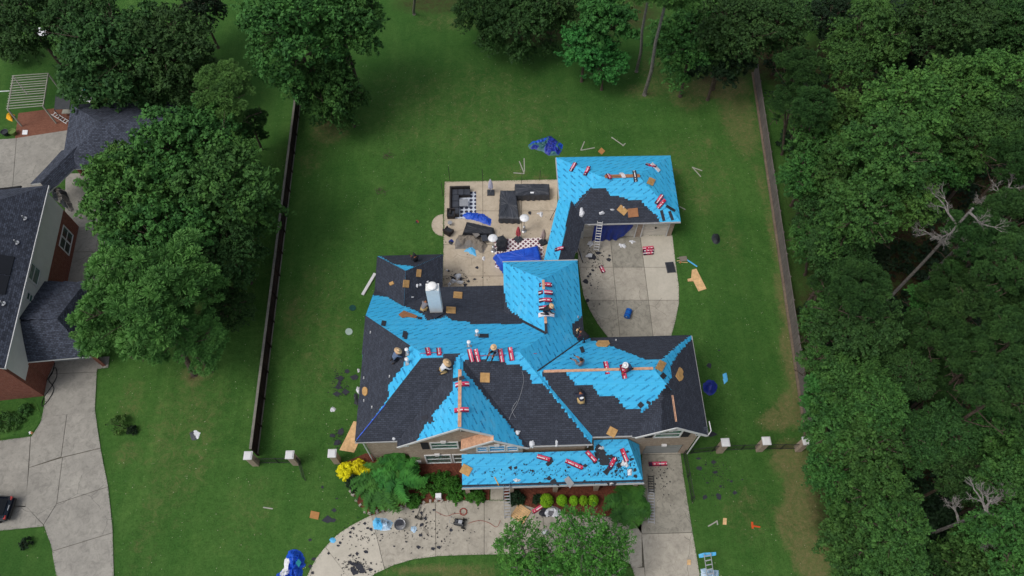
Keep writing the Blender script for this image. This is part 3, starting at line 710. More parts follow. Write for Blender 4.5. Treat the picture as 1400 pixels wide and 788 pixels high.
slope(rf, [(9.55, 16.6, 6), (12.2, 16.6, 7.99), (12.2, 19.4, 7.99), (9.55, 16.75, 6)], [F3, F3R])
# porch
pr = thing('porch_roof', None, None, (2, 24, 0)); pr.parent = hs; pr.location = (0, 0, 0)
slope(pr, [(-3.3, 14.05, 3), (10.3, 14.05, 3), (9.2, 16.95, 4.5), (6.65, 16.95, 4.5), (6.65, 16.25, 4.14), (-3.3, 16.25, 4.14)])
slope(pr, [(10.3, 14.05, 3), (10.3, 16.95, 3.02), (9.2, 16.95, 4.5)])
MB().bar((-3.35, 13.98, 2.9), (10.35, 13.98, 2.9), .1, .12).build('gutter', 'gutter_white', pr)
MB().bar((-3.3, 14.16, 3.085), (10.3, 14.16, 3.085), .2, .02).build('starter_shingle', 'shingle', pr)
for x in (-3.0, .4, 3.8, 7.0, 9.95): MB().box((x, 14.4, 1.45), (.34, .34, 2.8)).build('porch_column', 'brick_tan', hs)
# ridge boards of raw timber
for a, b, w_ in (((-3.1, 16.45, 9.8), (-3.1, 20.7, 9.8), .24), ((3.3, 27.9, 8.33), (3.3, 28.75, 8.33), .2), ((3.3, 24.15, 8.33), (3.3, 25.5, 8.33), .2), ((2.9, 20.73, 8.98), (10.85, 20.73, 8.98), .2), ((12.2, 17.0, 7.99), (12.2, 19.0, 7.99), .13)):
    strip_on(rf, a, b, w_, 'bare_wood', 'ridge_board', .0, .045)
MB().bar((-6, 21.9, 9.93), (3.0, 21.9, 9.93), .07, .02).build('ridge_line', 'wrap_red', rf) if False else None
for a, b in (((.9, 26.5, 6.56), (3.3, 24.05, 8.36)), ((3.3, 24.05, 8.36), (3.3, 24.9, 8.36)), ((2.43, 20.73, 9.0), (6.3, 24.6, 6.08))):
    strip_on(rf, a, b, .2 if a[1] > 24 else .09, 'charcoal_edge', 'valley_flashing', .04, .02)
for a, b in (((-10.8, 16.95, 6.2), (-8.6, 19.0, 7.75)),): strip_on(rf, a, b, .06, 'tarp_blue', 'chalk_strip', .05, .02)
# brick walls
def bw(pts, d, mat='brick_tan', name='wall'): return wall(hs, pts, d, mat, name)
bw([(-10.55, 17.25, 0), (-7.45, 17.25, 0), (-7.45, 17.25, 6.1), (-10.55, 17.25, 6.1)], (0, .3, 0))
bw([(-10.55, 17.56, 0), (-10.55, 27.0, 0), (-10.55, 27.0, 5.95), (-10.55, 22.1, 5.95), (-10.55, 17.56, 6.0)], (.3, 0, 0))
bw([(-10.55, 27.0, 0), (-10.55, 34.35, 0), (-10.55, 34.35, 2.95), (-10.55, 31.3, 2.95), (-10.55, 27.0, 5.9)], (.3, 0, 0))
bw([(-10.55, 34.35, 0), (-5.45, 34.35, 0), (-5.45, 34.35, 2.9), (-10.55, 34.35, 2.9)], (0, -.3, 0))
bw([(-5.45, 34.05, 0), (-5.45, 31.0, 0), (-5.45, 31.0, 2.9), (-5.45, 34.05, 2.9)], (-.3, 0, 0))
bw([(-5.45, 31.0, 0), (.5, 31.0, 0), (.5, 31.0, 3.0), (-5.45, 31.0, 3.0)], (0, -.3, 0))
bw([(.5, 27.0, 0), (.5, 31.55, 0), (.5, 31.55, 5.9), (.5, 27.0, 5.9)], (.3, 0, 0))
bw([(.5, 31.55, 0), (6.05, 31.55, 0), (6.05, 31.55, 5.9), (.5, 31.55, 5.9)], (0, -.3, 0))
bw([(6.05, 31.2, 0), (6.05, 24.4, 0), (6.05, 24.4, 5.95), (6.05, 31.2, 5.95)], (-.3, 0, 0))
bw([(6.1, 24.35, 0), (14.5, 24.35, 0), (14.5, 24.35, 5.9), (6.1, 24.35, 5.9)], (0, -.3, 0))
bw([(14.5, 24.0, 0), (14.5, 17.36, 0), (14.5, 17.36, 6.0), (14.5, 24.0, 6.0)], (-.3, 0, 0))
# front gables
bw([(-7.45, 16.8, 0), (-3.1, 16.8, 0), (-3.1, 16.8, 9.55), (-3.4, 16.8, 9.4), (-7.45, 16.8, 6.1)], (0, .3, 0))
bw([(-3.1, 16.8, 0), (1.3, 16.8, 0), (1.3, 16.8, 6.1), (-3.1, 16.8, 9.55)], (0, .3, 0))
bw([(-7.45, 17.11, 0), (-7.45, 17.24, 0), (-7.45, 17.24, 6.0), (-7.45, 17.11, 6.0)], (.3, 0, 0))
bw([(-2.9, 16.3, 3.0), (1.3, 16.3, 3.0), (1.3, 16.3, 6.0), (-.82, 16.3, 7.7), (-2.9, 16.3, 6.05)], (0, .45, 0))
bw([(1.25, 16.5, 0), (6.0, 16.5, 0), (6.0, 16.5, 5.95), (1.25, 16.5, 5.95)], (0, .3, 0))
bw([(6.0, 16.81, 0), (6.0, 17.1, 0), (6.0, 17.1, 5.9), (6.0, 16.81, 5.9)], (.3, 0, 0))
bw([(6.3, 17.05, 0), (10.95, 17.05, 0), (10.95, 17.05, 6.05), (6.3, 17.05, 5.95)], (0, .3, 0))
bw([(10.95, 17.05, 2.3), (13.95, 17.05, 2.3), (13.95, 17.05, 6.5), (12.2, 17.05, 7.75), (10.95, 17.05, 6.95)], (0, .3, 0))
bw([(13.95, 17.05, 0), (14.5, 17.05, 0), (14.5, 17.05, 6.0), (13.95, 17.05, 6.5)], (0, .3, 0))
bw([(9.75, 17.045, 5.9), (10.95, 17.045, 5.9), (10.95, 17.045, 6.95), (9.75, 17.045, 6.1)], (0, .2, 0))
for a, b in (((-7.85, 16.36, 5.98), (-3.1, 16.36, 9.78)), ((-3.1, 16.36, 9.78), (-.86, 16.36, 7.99)), ((-3.24, 16.01, 5.98), (-.82, 16.01, 7.96)), ((-.82, 16.01, 7.96), (1.65, 16.01, 5.98)), ((9.55, 16.56, 5.98), (12.2, 16.56, 7.97)), ((12.2, 16.56, 7.97), (14.85, 16.56, 5.98))):
    MB().bar(Vector(a) - Vector((0, 0, .12)), Vector(b) - Vector((0, 0, .12)), .05, .22).build('rake_board', 'white_trim', rf)
for a, b in (((-10.95, 16.78, 6.0), (-7.9, 16.78, 6.0)), ((1.7, 16.13, 5.92), (6.35, 16.13, 5.92)), ((6.4, 16.68, 5.92), (9.5, 16.68, 5.92)), ((.15, 31.97, 5.92), (6.45, 31.97, 5.92)), ((14.9, 16.6, 5.9), (14.9, 24.7, 5.9))):
    MB().bar(a, b, .09, .1).build('gutter', 'gutter_white', rf)
# boxed eave returns with a little shingled cap
for x0, x1, y in ((-7.85, -7.05, 16.42), (1.0, 1.9, 16.06), (9.3, 10.0, 16.62), (14.0, 14.85, 16.62)):
    b = MB(); b.prism([(x0, y, 5.98), (x1, y, 5.98), (x1, y + .5, 6.3), (x0, y + .5, 6.3)], (0, 0, -.18), 0, 1); b.build('eave_return', ['shingle', 'white_trim'], rf)
o = (0, 16.8, 0)
window(hs, o, (1, 0, 0), -5.5, -3.6, 4.1, 5.45, 1, shut=True)
window(hs, o, (1, 0, 0), -6.2, -4.35, .35, 2.35, 1); window(hs, o, (1, 0, 0), -4.05, -2.2 - .15, .35, 2.35, 1, keystone=False)
o = (0, 16.3, 0)
window(hs, o, (1, 0, 0), -2.05, -1.4, 4.7, 5.7, 1, 'glass_blue', keystone=False); window(hs, o, (1, 0, 0), -1.15, -.1, 4.7, 5.85, 1, 'glass_blue'); window(hs, o, (1, 0, 0), .15, .85, 4.7, 5.7, 1, 'glass_blue', keystone=False)
window(hs, (0, 17.05, 0), (1, 0, 0), 11.25, 13.05, 4.5, 6.0, 1, shut=True)
MB().box((-8.9, 17.23, 5.2), (1.5, .06, .7)).build('transom_window', 'shutter', hs)
for x in (2.9, 4.6): MB().box((x, 16.48, 5.45), (.7, .06, .45)).build('attic_vent', 'shutter', hs)
# gable louvre and garage door
lv = MB().box((-2.85, 16.76, 8.35), (.62, .08, .6)).build('gable_vent', 'white_trim', hs)
for k in range(4): MB().box((-2.85, 16.71, 8.15 + k * .12), (.48, .05, .06)).build('louvre_slat', 'shutter', lv)
gd = MB().box((12.45, 17.2, 1.12), (2.95, .08, 2.25)).build('garage_door', 'grey_door', hs)
for k in range(4):
    MB().box((12.45, 17.14, .3 + k * .55), (2.85, .05, .5)).build('door_panel', 'grey_door', gd)
MB().box((12.3, 16.95, 2.62), (.38, .18, .22)).build('lamp', 'white_trim', hs)
MB().tube([(6.15, 16.4, 5.8), (6.15, 16.42, 4.4)], .05).build('downspout', 'white_trim', hs)
MB().tube([(14.62, 16.98, 5.8), (14.62, 16.98, .1)], .055).build('downspout', 'white_trim', hs)
MB().tube([(-10.62, 17.15, 5.8), (-10.62, 17.15, .1)], .055).build('downspout', 'white_trim', hs)
MB().tube([(14.9, 16.6, 6.02), (15.15, 16.9, 6.02), (15.1, 17.6, 6.1)], .04).build('gutter_end', 'white_trim', rf)
MB().box((-6.9, 16.75, .9), (.42, .14, .3)).build('meter_box', 'white_trim', hs)
# chimney chase (white sheet metal) with a round cap
ch = MB().box((-5.25, 27.6, 7.2), (1.0, .62, 4.9)).build('chimney', 'chimney_white', rear)
c = MB(); c.lathe((-5.25, 27.6, 9.66), [(.0, .0), (.3, .0), (.3, .16), (.38, .16), (.38, .2), (.25, .26), (0, .28)], 18); c.build('chimney_cap', 'chimney_white', rear, smooth=True)
c = MB(); c.lathe((-5.25, 27.6, 9.66), [(.315, .02), (.315, .14)], 18); c.build('cap_vent_band', 'black_plastic', rear)
c = MB(); c.prism([(-5.95, 27.27, 6.1), (-5.25, 26.4, 6.8), (-4.55, 27.27, 6.1)], (0, 0, -.4)); c.build('chimney_cricket', 'shingle', rear)
# plumbing stacks poking through the slopes

# ================================================================= DETACHED GARAGE + BREEZEWAY
ga = thing('detached_garage', 'detached three door garage under blue and half shingled hip roof, joined by a breezeway', 'garage', (11, 41, 0))
G = [(808, 257), (827, 257.7), (836, 268.4), (853, 269.3), (857, 273), (875, 273), (882, 281), (893, 291), (900, 297), (903, 312), (780, 316), (784, 285), (791.5, 273.7), (797, 267.5)]
ghr = thing('garage_roof', None, None, (0, 0, 0)); ghr.parent = ga; ghr.location = (0, 0, 0); ghr['_o'] = (11, 41, 0)
bl, br, fr_, fl_ = (5.6, 45.4, 3), (16.6, 45.3, 3), (16.5, 37.6, 3), (5.6, 37.6, 3); g1, g2 = (9.4, 41.45, 4.9), (12.8, 41.45, 4.9)
slope(ghr, [bl, g1, g2, br]); slope(ghr, [br, g2, fr_])
slope(ghr, [fl_, fr_, g2, g1], [G]); slope(ghr, [bl, fl_, g1], [G])
slope(ghr, [(5.5, 40.4, 3.0), (6.5, 39.6, 3.8), (4.85, 32.4, 3.8), (3.45, 32.4, 3.0)])
slope(ghr, [(7.7, 37.6, 3.0), (6.5, 39.6, 3.8), (4.85, 32.4, 3.8), (5.95, 32.4, 3.0)], full=True)
strip_on(ghr, (9.7, 41.45, 4.93), (12.9, 41.45, 4.93), .35, 'terra_stain', 'ridge_board', 0, .03)
for p in ((8.0, 37.54, 2.9, 16.5, 37.54, 2.9), (5.55, 37.6, 2.9, 5.55, 45.4, 2.9)):
    MB().bar(p[:3], p[3:], .09, .1).build('gutter', 'gutter_white', ghr)
def gw(pts, d, mat, nm='wall'): return wall(ga, pts, d, mat, nm)
gw([(16.2, 38.31, 0), (16.2, 44.69, 0), (16.2, 44.69, 2.95), (16.2, 38.31, 2.95)], (-.3, 0, 0), 'siding')
gw([(5.95, 45.0, 0), (16.2, 45.0, 0), (16.2, 45.0, 2.95), (5.95, 45.0, 2.95)], (0, -.3, 0), 'siding')
gw([(5.95, 41, 0), (5.95, 44.69, 0), (5.95, 44.69, 2.95), (5.95, 41, 2.95)], (.3, 0, 0), 'siding')
gw([(7.3, 38.0, 2.25), (16.2, 38.0, 2.25), (16.2, 38.0, 2.95), (7.3, 38.0, 2.95)], (0, .3, 0), 'siding')
gw([(12.75, 38.0, 0), (13.25, 38.0, 0), (13.25, 38.0, 2.25), (12.75, 38.0, 2.25)], (0, .3, 0), 'brick_tan')
gw([(15.75, 38.0, 0), (16.2, 38.0, 0), (16.2, 38.0, 2.25), (15.75, 38.0, 2.25)], (0, .3, 0), 'brick_tan')
gw([(7.3, 38.0, 0), (7.75, 38.0, 0), (7.75, 38.0, 2.25), (7.3, 38.0, 2.25)], (0, .3, 0), 'siding')
for x0, x1 in ((7.75, 12.75), (13.25, 15.75)):
    d = MB().box(((x0 + x1) / 2, 38.18, 1.12), (x1 - x0, .06, 2.25)).build('garage_door', 'cream_door', ga)
    for k in range(4): MB().box(((x0 + x1) / 2, 38.135, .3 + k * .55), (x1 - x0 - .1, .04, .5)).build('door_panel', 'cream_door', d)
    for x in (x0 + .04, x1 - .04): MB().box((x, 37.97, 1.12), (.09, .08, 2.25)).build('door_trim', 'white_trim', ga)
for x in (9.3, 14.5): MB().box((x, 37.94, 1.55 if x > 10 else 1.5), (.16, .1, .18)).build('lamp', 'black_plastic', ga)
for x, y in ((3.9, 33.3), (5.2, 38.8), (6.3, 34.2), (7.0, 36.6)): MB().box((x, y, 1.45), (.2, .2, 2.9)).build('breezeway_post', 'white_trim', ga)

# ================================================================= NEIGHBOUR'S HOUSE (left edge)
nh = thing('neighbour_house', 'two storey house with dark slate roof, cream siding and red brick at the left edge', 'house', (-36, 32, 0))
nr = thing('roof', None, None, (0, 0, 0)); nr.parent = nh; nr.location = (0, 0, 0); nr['_o'] = (-36, 32, 0)
def NS(pts, **k): return slope(nr, pts, full=True, shing='shingle_old', top='shingle_old', **k)
A = P(66, 254, 6); B = P(6, 504, 6); d = (B - A).normalized(); l = Vector((d.y, -d.x, 0))
if l.x > 0: l = -l
L_ = (B - A).length; up = Vector((0, 0, 1)); wd = 6.2; rz = 3.9
r0 = A + d * wd * .95 + l * wd + up * rz; r1 = B - d * .0 + l * wd + up * rz
NS([A, r0, r1, B]); NS([A, A + l * wd * 2, r0]); NS([A + l * wd * 2, r0, r1, B + l * wd * 2])
e3 = B + l * wd * .0
B2 = B + d * 1.0
# gable end wall of the big roof faces the road
def nw(pts, dd, mat, nm='wall'): return wall(nh, pts, dd, mat, nm)
Ai = A + l * .3 + d * .3; Bi = B + l * .3 - d * .35
dz = lambda p, z: Vector((p.x, p.y, z))
nw([dz(Ai, 2.8), dz(Bi, 2.8), dz(Bi, 5.95), dz(Ai, 5.95)], l * .25, 'siding', 'siding_wall')
nw([dz(Ai - l * .02, 0), dz(Bi - l * .02, 0), dz(Bi - l * .02, 2.8), dz(Ai - l * .02, 2.8)], l * .27, 'brick_red')
nw([dz(Ai + l * .3, 0), dz(Ai + l * 11.5, 0), dz(Ai + l * 11.5, 5.9), dz(Ai + l * .3, 5.9)], d * .25, 'siding', 'siding_wall')
nw([dz(Bi, 0), dz(Bi + l * 11.5, 0), dz(Bi + l * 11.5, 6.0), dz(Bi + l * 5.75, 9.6), dz(Bi, 6.0)], d * .25, 'brick_red')
u_ = -d
window(nh, dz(Ai, 0), d if Vector((d.y, -d.x, 0)).dot(-l) > 0 else -d, 1.5 if Vector((d.y, -d.x, 0)).dot(-l) > 0 else -3.6, 3.6 if Vector((d.y, -d.x, 0)).dot(-l) > 0 else -1.5, .75, 2.3, 2, keystone=False)
sg_ = 1 if Vector((d.y, -d.x, 0)).dot(-l) > 0 else -1
for q0, q1, z0, z1 in ((7.4, 8.8, 4.1, 5.5), (10.0, 10.6, 4.3, 5.0)):
    window(nh, dz(Ai, 0), d * sg_, min(q0 * sg_, q1 * sg_), max(q0 * sg_, q1 * sg_), z0, z1, 1, keystone=False)
MB().bar(A - l * .04 + up * -.08, B - l * .04 + up * -.08, .08, .2).build('fascia', 'white_trim', nr)
# solar panels, pipes on the slope
sl = lambda a, b_: A + d * a + l * b_ + up * (rz * b_ / wd + .12)
for a0, b0_ in ((7.8, .9), (9.65, .9), (6.4, 2.75), (8.25, 2.75), (10.1, 2.75)):
    pnl = MB(); pnl.prism([sl(a0, b0_), sl(a0 + 1.75, b0_), sl(a0 + 1.75, b0_ + 1.75), sl(a0, b0_ + 1.75)], (0, 0, -.08), 0, 1)
    so = pnl.build('solar_panel', ['solar', 'black_plastic'], nr)
for a0, b0_ in ((3.9, .9), (6.4, 1.0), (12.2, .9), (9.6, 2.7)):
    p = sl(a0, b0_); MB().cyl(p - up * .1, .06, .45, 8).cyl(p - up * .08, .2, .03, 10).build('vent_pipe', 'metal', nr)
# rear garage wing with hip
gBL, gBR, gFR, gFL = P(98, 143, 3), P(240, 139, 3), P(245, 224, 3), P(84, 232, 3)
h1 = P(137, 167, 5.2); h2 = P(225, 166, 5.2)
NS([gBL, h1, h2, gBR]); NS([gBL, gFL, h1]); NS([gFL, gFR, h2, h1]); NS([gBR, h2, gFR])
w0, w1 = P(112, 238, 0), P(235, 236, 0)
yy = Vector((0, 1, 0))
nw([w0, w1, dz(w1, 2.9), dz(w0, 2.9)], (0, .2, 0), 'siding', 'siding_wall')
for px in (114, 122): q = P(px, 239, 0); MB().box(q + up * 1.4, (.3, .3, 2.8)).build('brick_post', 'brick_red', nh)
q = P(143, 240, 0); nd_ = MB().box(q + Vector((0, .1, 1.1)), (2.5, .1, 2.2)).build('garage_door', 'white_trim', nh)
for k in range(4): MB().box(q + Vector((0, .02, .3 + k * .53)), (2.35, .06, .48)).build('door_panel', 'siding', nd_)
# breezeway
NS([P(115, 217, 3.1), P(66, 264, 3.1), P(55, 250, 3.9), P(105, 200, 3.9)]); NS([P(105, 200, 3.9), P(55, 250, 3.9), P(42, 252, 3.1), P(84, 206, 3.1)])
MB().bar(P(115, 217, 3.0), P(66, 264, 3.0), .08, .2).build('fascia', 'white_trim', nr)
# flat patio roof
fp = MB(); fp.prism([P(-40, 262, 2.9), P(29, 254, 2.9), P(24, 262, 2.9), P(0, 277, 2.9), P(-40, 282, 2.9)], (0, 0, -.15)); fp.build('patio_roof', 'flat_roof', nh)
# lower front garage
f0, f1, f2, f3 = P(37, 495, 3), P(123, 487, 3), P(117, 386, 3), P(62, 387, 3)
k1, k0 = P(78, 436, 5.1), P(28, 440, 5.1); kk = P(20, 400, 4.4)
NS([f0, f1, k1, k0]); NS([f1, f2, k1]); NS([f2, f3, P(28, 411, 4.6), k0, k1])
MB().bar(f0 + up * -.08, f1 + up * -.08, .08, .18).build('fascia', 'white_trim', nr)
c0, c1 = P(68, 497, 0), P(131, 494, 0)
q0, q1 = P(62, 550, 0), P(3, 540, 0)
nw([P(60, 497, 0), P(132, 490, 0), P(132, 490, 0) + up * 2.9, P(60, 497, 0) + up * 2.9], (0, .2, 0), 'grey_door', 'wall')
nw([P(128, 489, 0), P(141, 502, 0), P(141, 502, 0) + up * 2.0, P(128, 489, 0) + up * 2.8], (.25, .1, 0), 'brick_red')
nw([P(76, 495, 0), P(58, 533, 0), P(58, 533, 0) + up * 2.9, P(76, 495, 0) + up * 2.9], (-.25, 0, 0), 'brick_red')
a0, a1 = P(-30, 541, 0), P(58, 533, 0)
nw([a0, a1, a1 + up * 3.1, a0 + up * 3.1], (0, .25, 0), 'brick_red')
wu = (a1 - a0).normalized(); wl = (a1 - a0).length
window(nh, a0, wu, wl - 5.0, wl - 2.4, .7, 2.2, 2, keystone=False, rows=2)

# ================================================================= FENCES, PILLARS, GATES
def pillar(px, py, label, h=2.15, w=.5):
    b = P(px, py, h)
    b.z = 0; t = thing('brick_pillar', label, 'pillar', b, 'brick pillars in line with the house front')
    MB().box((0, 0, h / 2 - .06), (w, w, h - .12)).build('column', 'brick_tan', t, (0, 0, 0))
    m = MB().box((0, 0, h - .02), (w + .16, w + .16, .09)); m.box((0, 0, h + .05), (w + .1, w + .1, .06), taper=.8); m.build('cap', 'white_trim', t, (0, 0, 0))
    return b
pl = [pillar(339, 623, 'white capped brick pillar at the end of the tall dark wooden fence'), pillar(396, 622, 'white capped brick pillar in mid lawn beside a black picket gate'), pillar(454, 620, 'white capped brick pillar beside the yellow shrubs'),
      pillar(992, 605, 'white capped brick pillar nearest the right garage wing'), pillar(1048, 603, 'white capped brick pillar between two runs of black railing'), pillar(1103, 603, 'greyish capped brick pillar half hidden by the edge of the woods')]
def plank_fence(a, b, h, label, cat='fence', side=1, mat='fence_dark', rail='rail_grey', board=.145):
    a, b = Vector(a), Vector(b); L = (b - a).length; d = (b - a) / L; n = Vector((-d.y, d.x, 0)) * side
    t = thing('wooden_fence', label, cat, a)
    rnd = random.Random(5); m = MB()
    for k in range(int(L / board)):
        c = a + d * (k + .5) * board; hh = h - rnd.uniform(0, .04)
        m.box(c + up * hh / 2 + n * rnd.uniform(-.006, .006), (board - .012, .022, hh), 0, Matrix.Rotation(math.atan2(d.y, d.x), 3, 'Z'))
    m.build('fence_board', mat, t, kind='stuff')
    for z in (.35, h * .55, h - .25): MB().bar(a + n * .05 + up * z, b + n * .05 + up * z, .05, .09).build('rail', mat, t)
    MB().bar(a + up * (h + .02), b + up * (h + .02), .2 if rail == 'rail_grey' else .07, .04).build('cap_rail', rail if rail == 'rail_grey' else mat, t)
    kn = n * (.06 if rail == 'rail_grey' else -.12); MB().bar(a + kn + up * .06, b + kn + up * .06, .06 if rail == 'rail_grey' else .2, .14).build('kick_board', rail, t)
    k = 0
    while k * 2.4 < L:
        MB().box(a + d * k * 2.4 + n * .1 + up * h / 2, (.1, .1, h), 0).build('post', mat, t); k += 1
    return t
def fmat(name, c1, c2):
    m, nt, b = newmat(name, .9, .15); v = coords(nt); st = coords(nt, 'Object', 0, (1.2, 6, .4))
    f = mrange(nt, nz(nt, v, .6, 6, .8), .35, .65); g = mrange(nt, nz(nt, st, 1.4, 4, .7), .35, .65)
    c = mixc(nt, f, c1, c2); c = mixc(nt, mth(nt, 'MULTIPLY', g, .5), c, tuple(x * .55 for x in c1))
    nt.links.new(c, b.inputs['Base Color']); bump(nt, b, nz(nt, st, 8, 3), .5, .01)
fmat('fence_dark', lin((34, 30, 30)), lin((62, 48, 42))); fmat('rail_grey', lin((112, 110, 104)), lin((140, 136, 126))); fmat('fence_grey', lin((98, 92, 90)), lin((128, 121, 116))); fmat('rail_tan', lin((110, 96, 84)), lin((134, 120, 104)))
plank_fence(dz(P(342, 614, 1.8), 0), dz(P(404, 128, 1.8), 0), 1.75, 'long dark stained wooden privacy fence between the two gardens', side=-1)
plank_fence(dz(P(1103, 598, 0), 0), dz(P(1030, 100, 0), 0), 1.5, 'long weathered grey wooden fence along the edge of the woods', side=-1, mat='fence_grey', rail='rail_tan')
def iron_fence(a, b, h, label, name='iron_railing', cat='railing', group=None):
    a, b = Vector(a), Vector(b); L = (b - a).length; d = (b - a) / L
    t = thing(name, label, cat, a, group)
    for z in (.15, h - .12): MB().bar(a + up * z, b + up * z, .035, .035).build('rail', 'dark_metal', t)
    m = MB(); n_ = int(L / .12)
    for k in range(n_ + 1): m.box(a + d * (k * L / n_) + up * h / 2, (.018, .018, h))
    m.build('baluster', 'dark_metal', t, kind='stuff')
    for k in range(int(L / 1.8) + 1): MB().box(a + d * min(L, k * 1.8) + up * (h / 2), (.06, .06, h + .06)).build('post', 'dark_metal', t)
    return t
iron_fence(pl[0], pl[1], 1.3, 'black iron railing between the two left brick pillars')
iron_fence(pl[1] + Vector((.3, 0, 0)), pl[1] + Vector((.9, -1.5, 0)), 1.3, 'black iron gate standing open beside the mid lawn pillar', 'iron_gate', 'gate')
iron_fence(pl[3], pl[4], 1.3, 'black iron railing between the first and second pillars right of the house')
iron_fence(pl[4], pl[5], 1.3, 'black iron railing running into the edge of the woods')
iron_fence(Vector((14.9, 17.0, 0)), pl[3], 1.3, 'black iron railing from the house corner to the nearest right pillar')
iron_fence(P(934, 622), P(946, 688), 1.2, 'black iron railing along the right edge of the garage driveway')

# ================================================================= ray cast helpers
BVH = BVHTree.FromPolygons([tuple(v) for v in HITV], HITF)
OC = Vector((0, 0, CAMH))
def hit(px, py):
    l_, n_, i_, d_ = BVH.ray_cast(OC, ray(px, py).normalized(), 500)
    if n_.z < 0: n_ = -n_
    return l_, n_
def on(px, py, lift=0.0):
    l_, n_ = hit(px, py); return l_ + n_ * lift
def basis(n_, heading):
    """heading: horizontal direction (world) laid onto the surface"""
    h_ = Vector((math.cos(heading), math.sin(heading), 0)); x = (h_ - n_ * h_.dot(n_)).normalized(); y = n_.cross(x)
    return Matrix((x, y, n_)).transposed()
def place(t, px, py, deg=0, lift=.03, flatn=False):
    l_, n_ = hit(px, py)
    if flatn: n_ = up
    t.rotation_mode = 'QUATERNION'; t.rotation_quaternion = basis(n_, R(deg)).to_quaternion(); t.location = l_ + n_ * lift; return t
def flat(name, mat, poly, label, cat, group=None, th=.03, lift=.035, edge=None, drop=True):
    """thin sheet lying on whatever is below each corner; own thickness"""
    l0, n0 = hit(sum(p[0] for p in poly) / len(poly), sum(p[1] for p in poly) / len(poly))
    pts = []
    for x, y in poly:
        pts.append(onplane(x, y, l0 + n0 * (lift + th), n0))
    mb = MB(); mb.prism(pts, n0 * -th, 0, 1 if edge else 0)
    return solo(mb, name, [mat, edge] if edge else [mat], label, cat, group)
def crumple(name, mats, poly, label, cat, h=.35, step=.09, seed=0, group=None, freq=2.2, plateau=None, matf=None, parts=None, edge=.5):
    """sheet of cloth heaped on the ground: folds, a ragged rim that comes down to the surface"""
    l0, n0 = hit(sum(p[0] for p in poly) / len(poly), sum(p[1] for p in poly) / len(poly))
    M = basis(n0, 0); Mi = M.transposed()
    loc = [Mi @ (onplane(x, y, l0, n0) - l0) for x, y in poly]; pp = [(q.x, q.y) for q in loc]
    x0, x1 = min(p[0] for p in pp), max(p[0] for p in pp); y0, y1 = min(p[1] for p in pp), max(p[1] for p in pp)
    nx_, ny_ = int((x1 - x0) / step) + 2, int((y1 - y0) / step) + 2
    if nx_ * ny_ > 9000: step *= math.sqrt(nx_ * ny_ / 9000); nx_, ny_ = int((x1 - x0) / step) + 2, int((y1 - y0) / step) + 2
    def dist(x, y):
        m_ = 1e9
        for i in range(len(pp)):
            a, b = pp[i], pp[(i + 1) % len(pp)]; vx, vy = b[0] - a[0], b[1] - a[1]
            t = max(0, min(1, ((x - a[0]) * vx + (y - a[1]) * vy) / (vx * vx + vy * vy + 1e-9))); m_ = min(m_, math.hypot(x - a[0] - t * vx, y - a[1] - t * vy))
        return m_
    mb = MB(); vi = {}
    def vert(i, j):
        if (i, j) in vi: return vi[(i, j)]
        x = x0 + i * step; y = y0 + j * step
        jx = noise.noise(Vector((x * 3, y * 3, seed + 9))) * step * .9; jy = noise.noise(Vector((x * 3, y * 3, seed + 19))) * step * .9
        ins = inpoly(pp, x, y); dd = dist(x, y) if ins else 0
        k = min(1, dd / edge); k = k * k * (3 - 2 * k)
        rg = 1 - abs(noise.noise(Vector((x * freq, y * freq * .8, seed)))) * 2
        rg2 = 1 - abs(noise.noise(Vector((x * freq * 2.3 + 5, y * freq * 2.1, seed + 3)))) * 2
        z = h * k * (.35 + .45 * max(0, rg) + .3 * max(0, rg2)) if plateau is None else k * (h + .08 * rg + .05 * rg2)
        vi[(i, j)] = len(mb.v); mb.v.append(l0 + M @ Vector((x + jx, y + jy, max(z, 0) + .02 if ins else -.01))); return vi[(i, j)]
    for i in range(nx_):
        for j in range(ny_):
            cx, cy = x0 + (i + .5) * step, y0 + (j + .5) * step
            if not inpoly(pp, cx, cy): continue
            f = (vert(i, j), vert(i + 1, j), vert(i + 1, j + 1), vert(i, j + 1))
            mb.f.append(f)
            mi = 0
            if len(mats) > 1:
                q = noise.noise(Vector((cx * .9, cy * .9, seed + 40)))
                mi = min(len(mats) - 1, int((q + .5) * len(mats))) if matf is None else matf(cx, cy, q)
                mi = max(0, mi)
            mb.m.append(mi)
    return solo(mb, name, list(mats), label, cat, group, smooth=False)

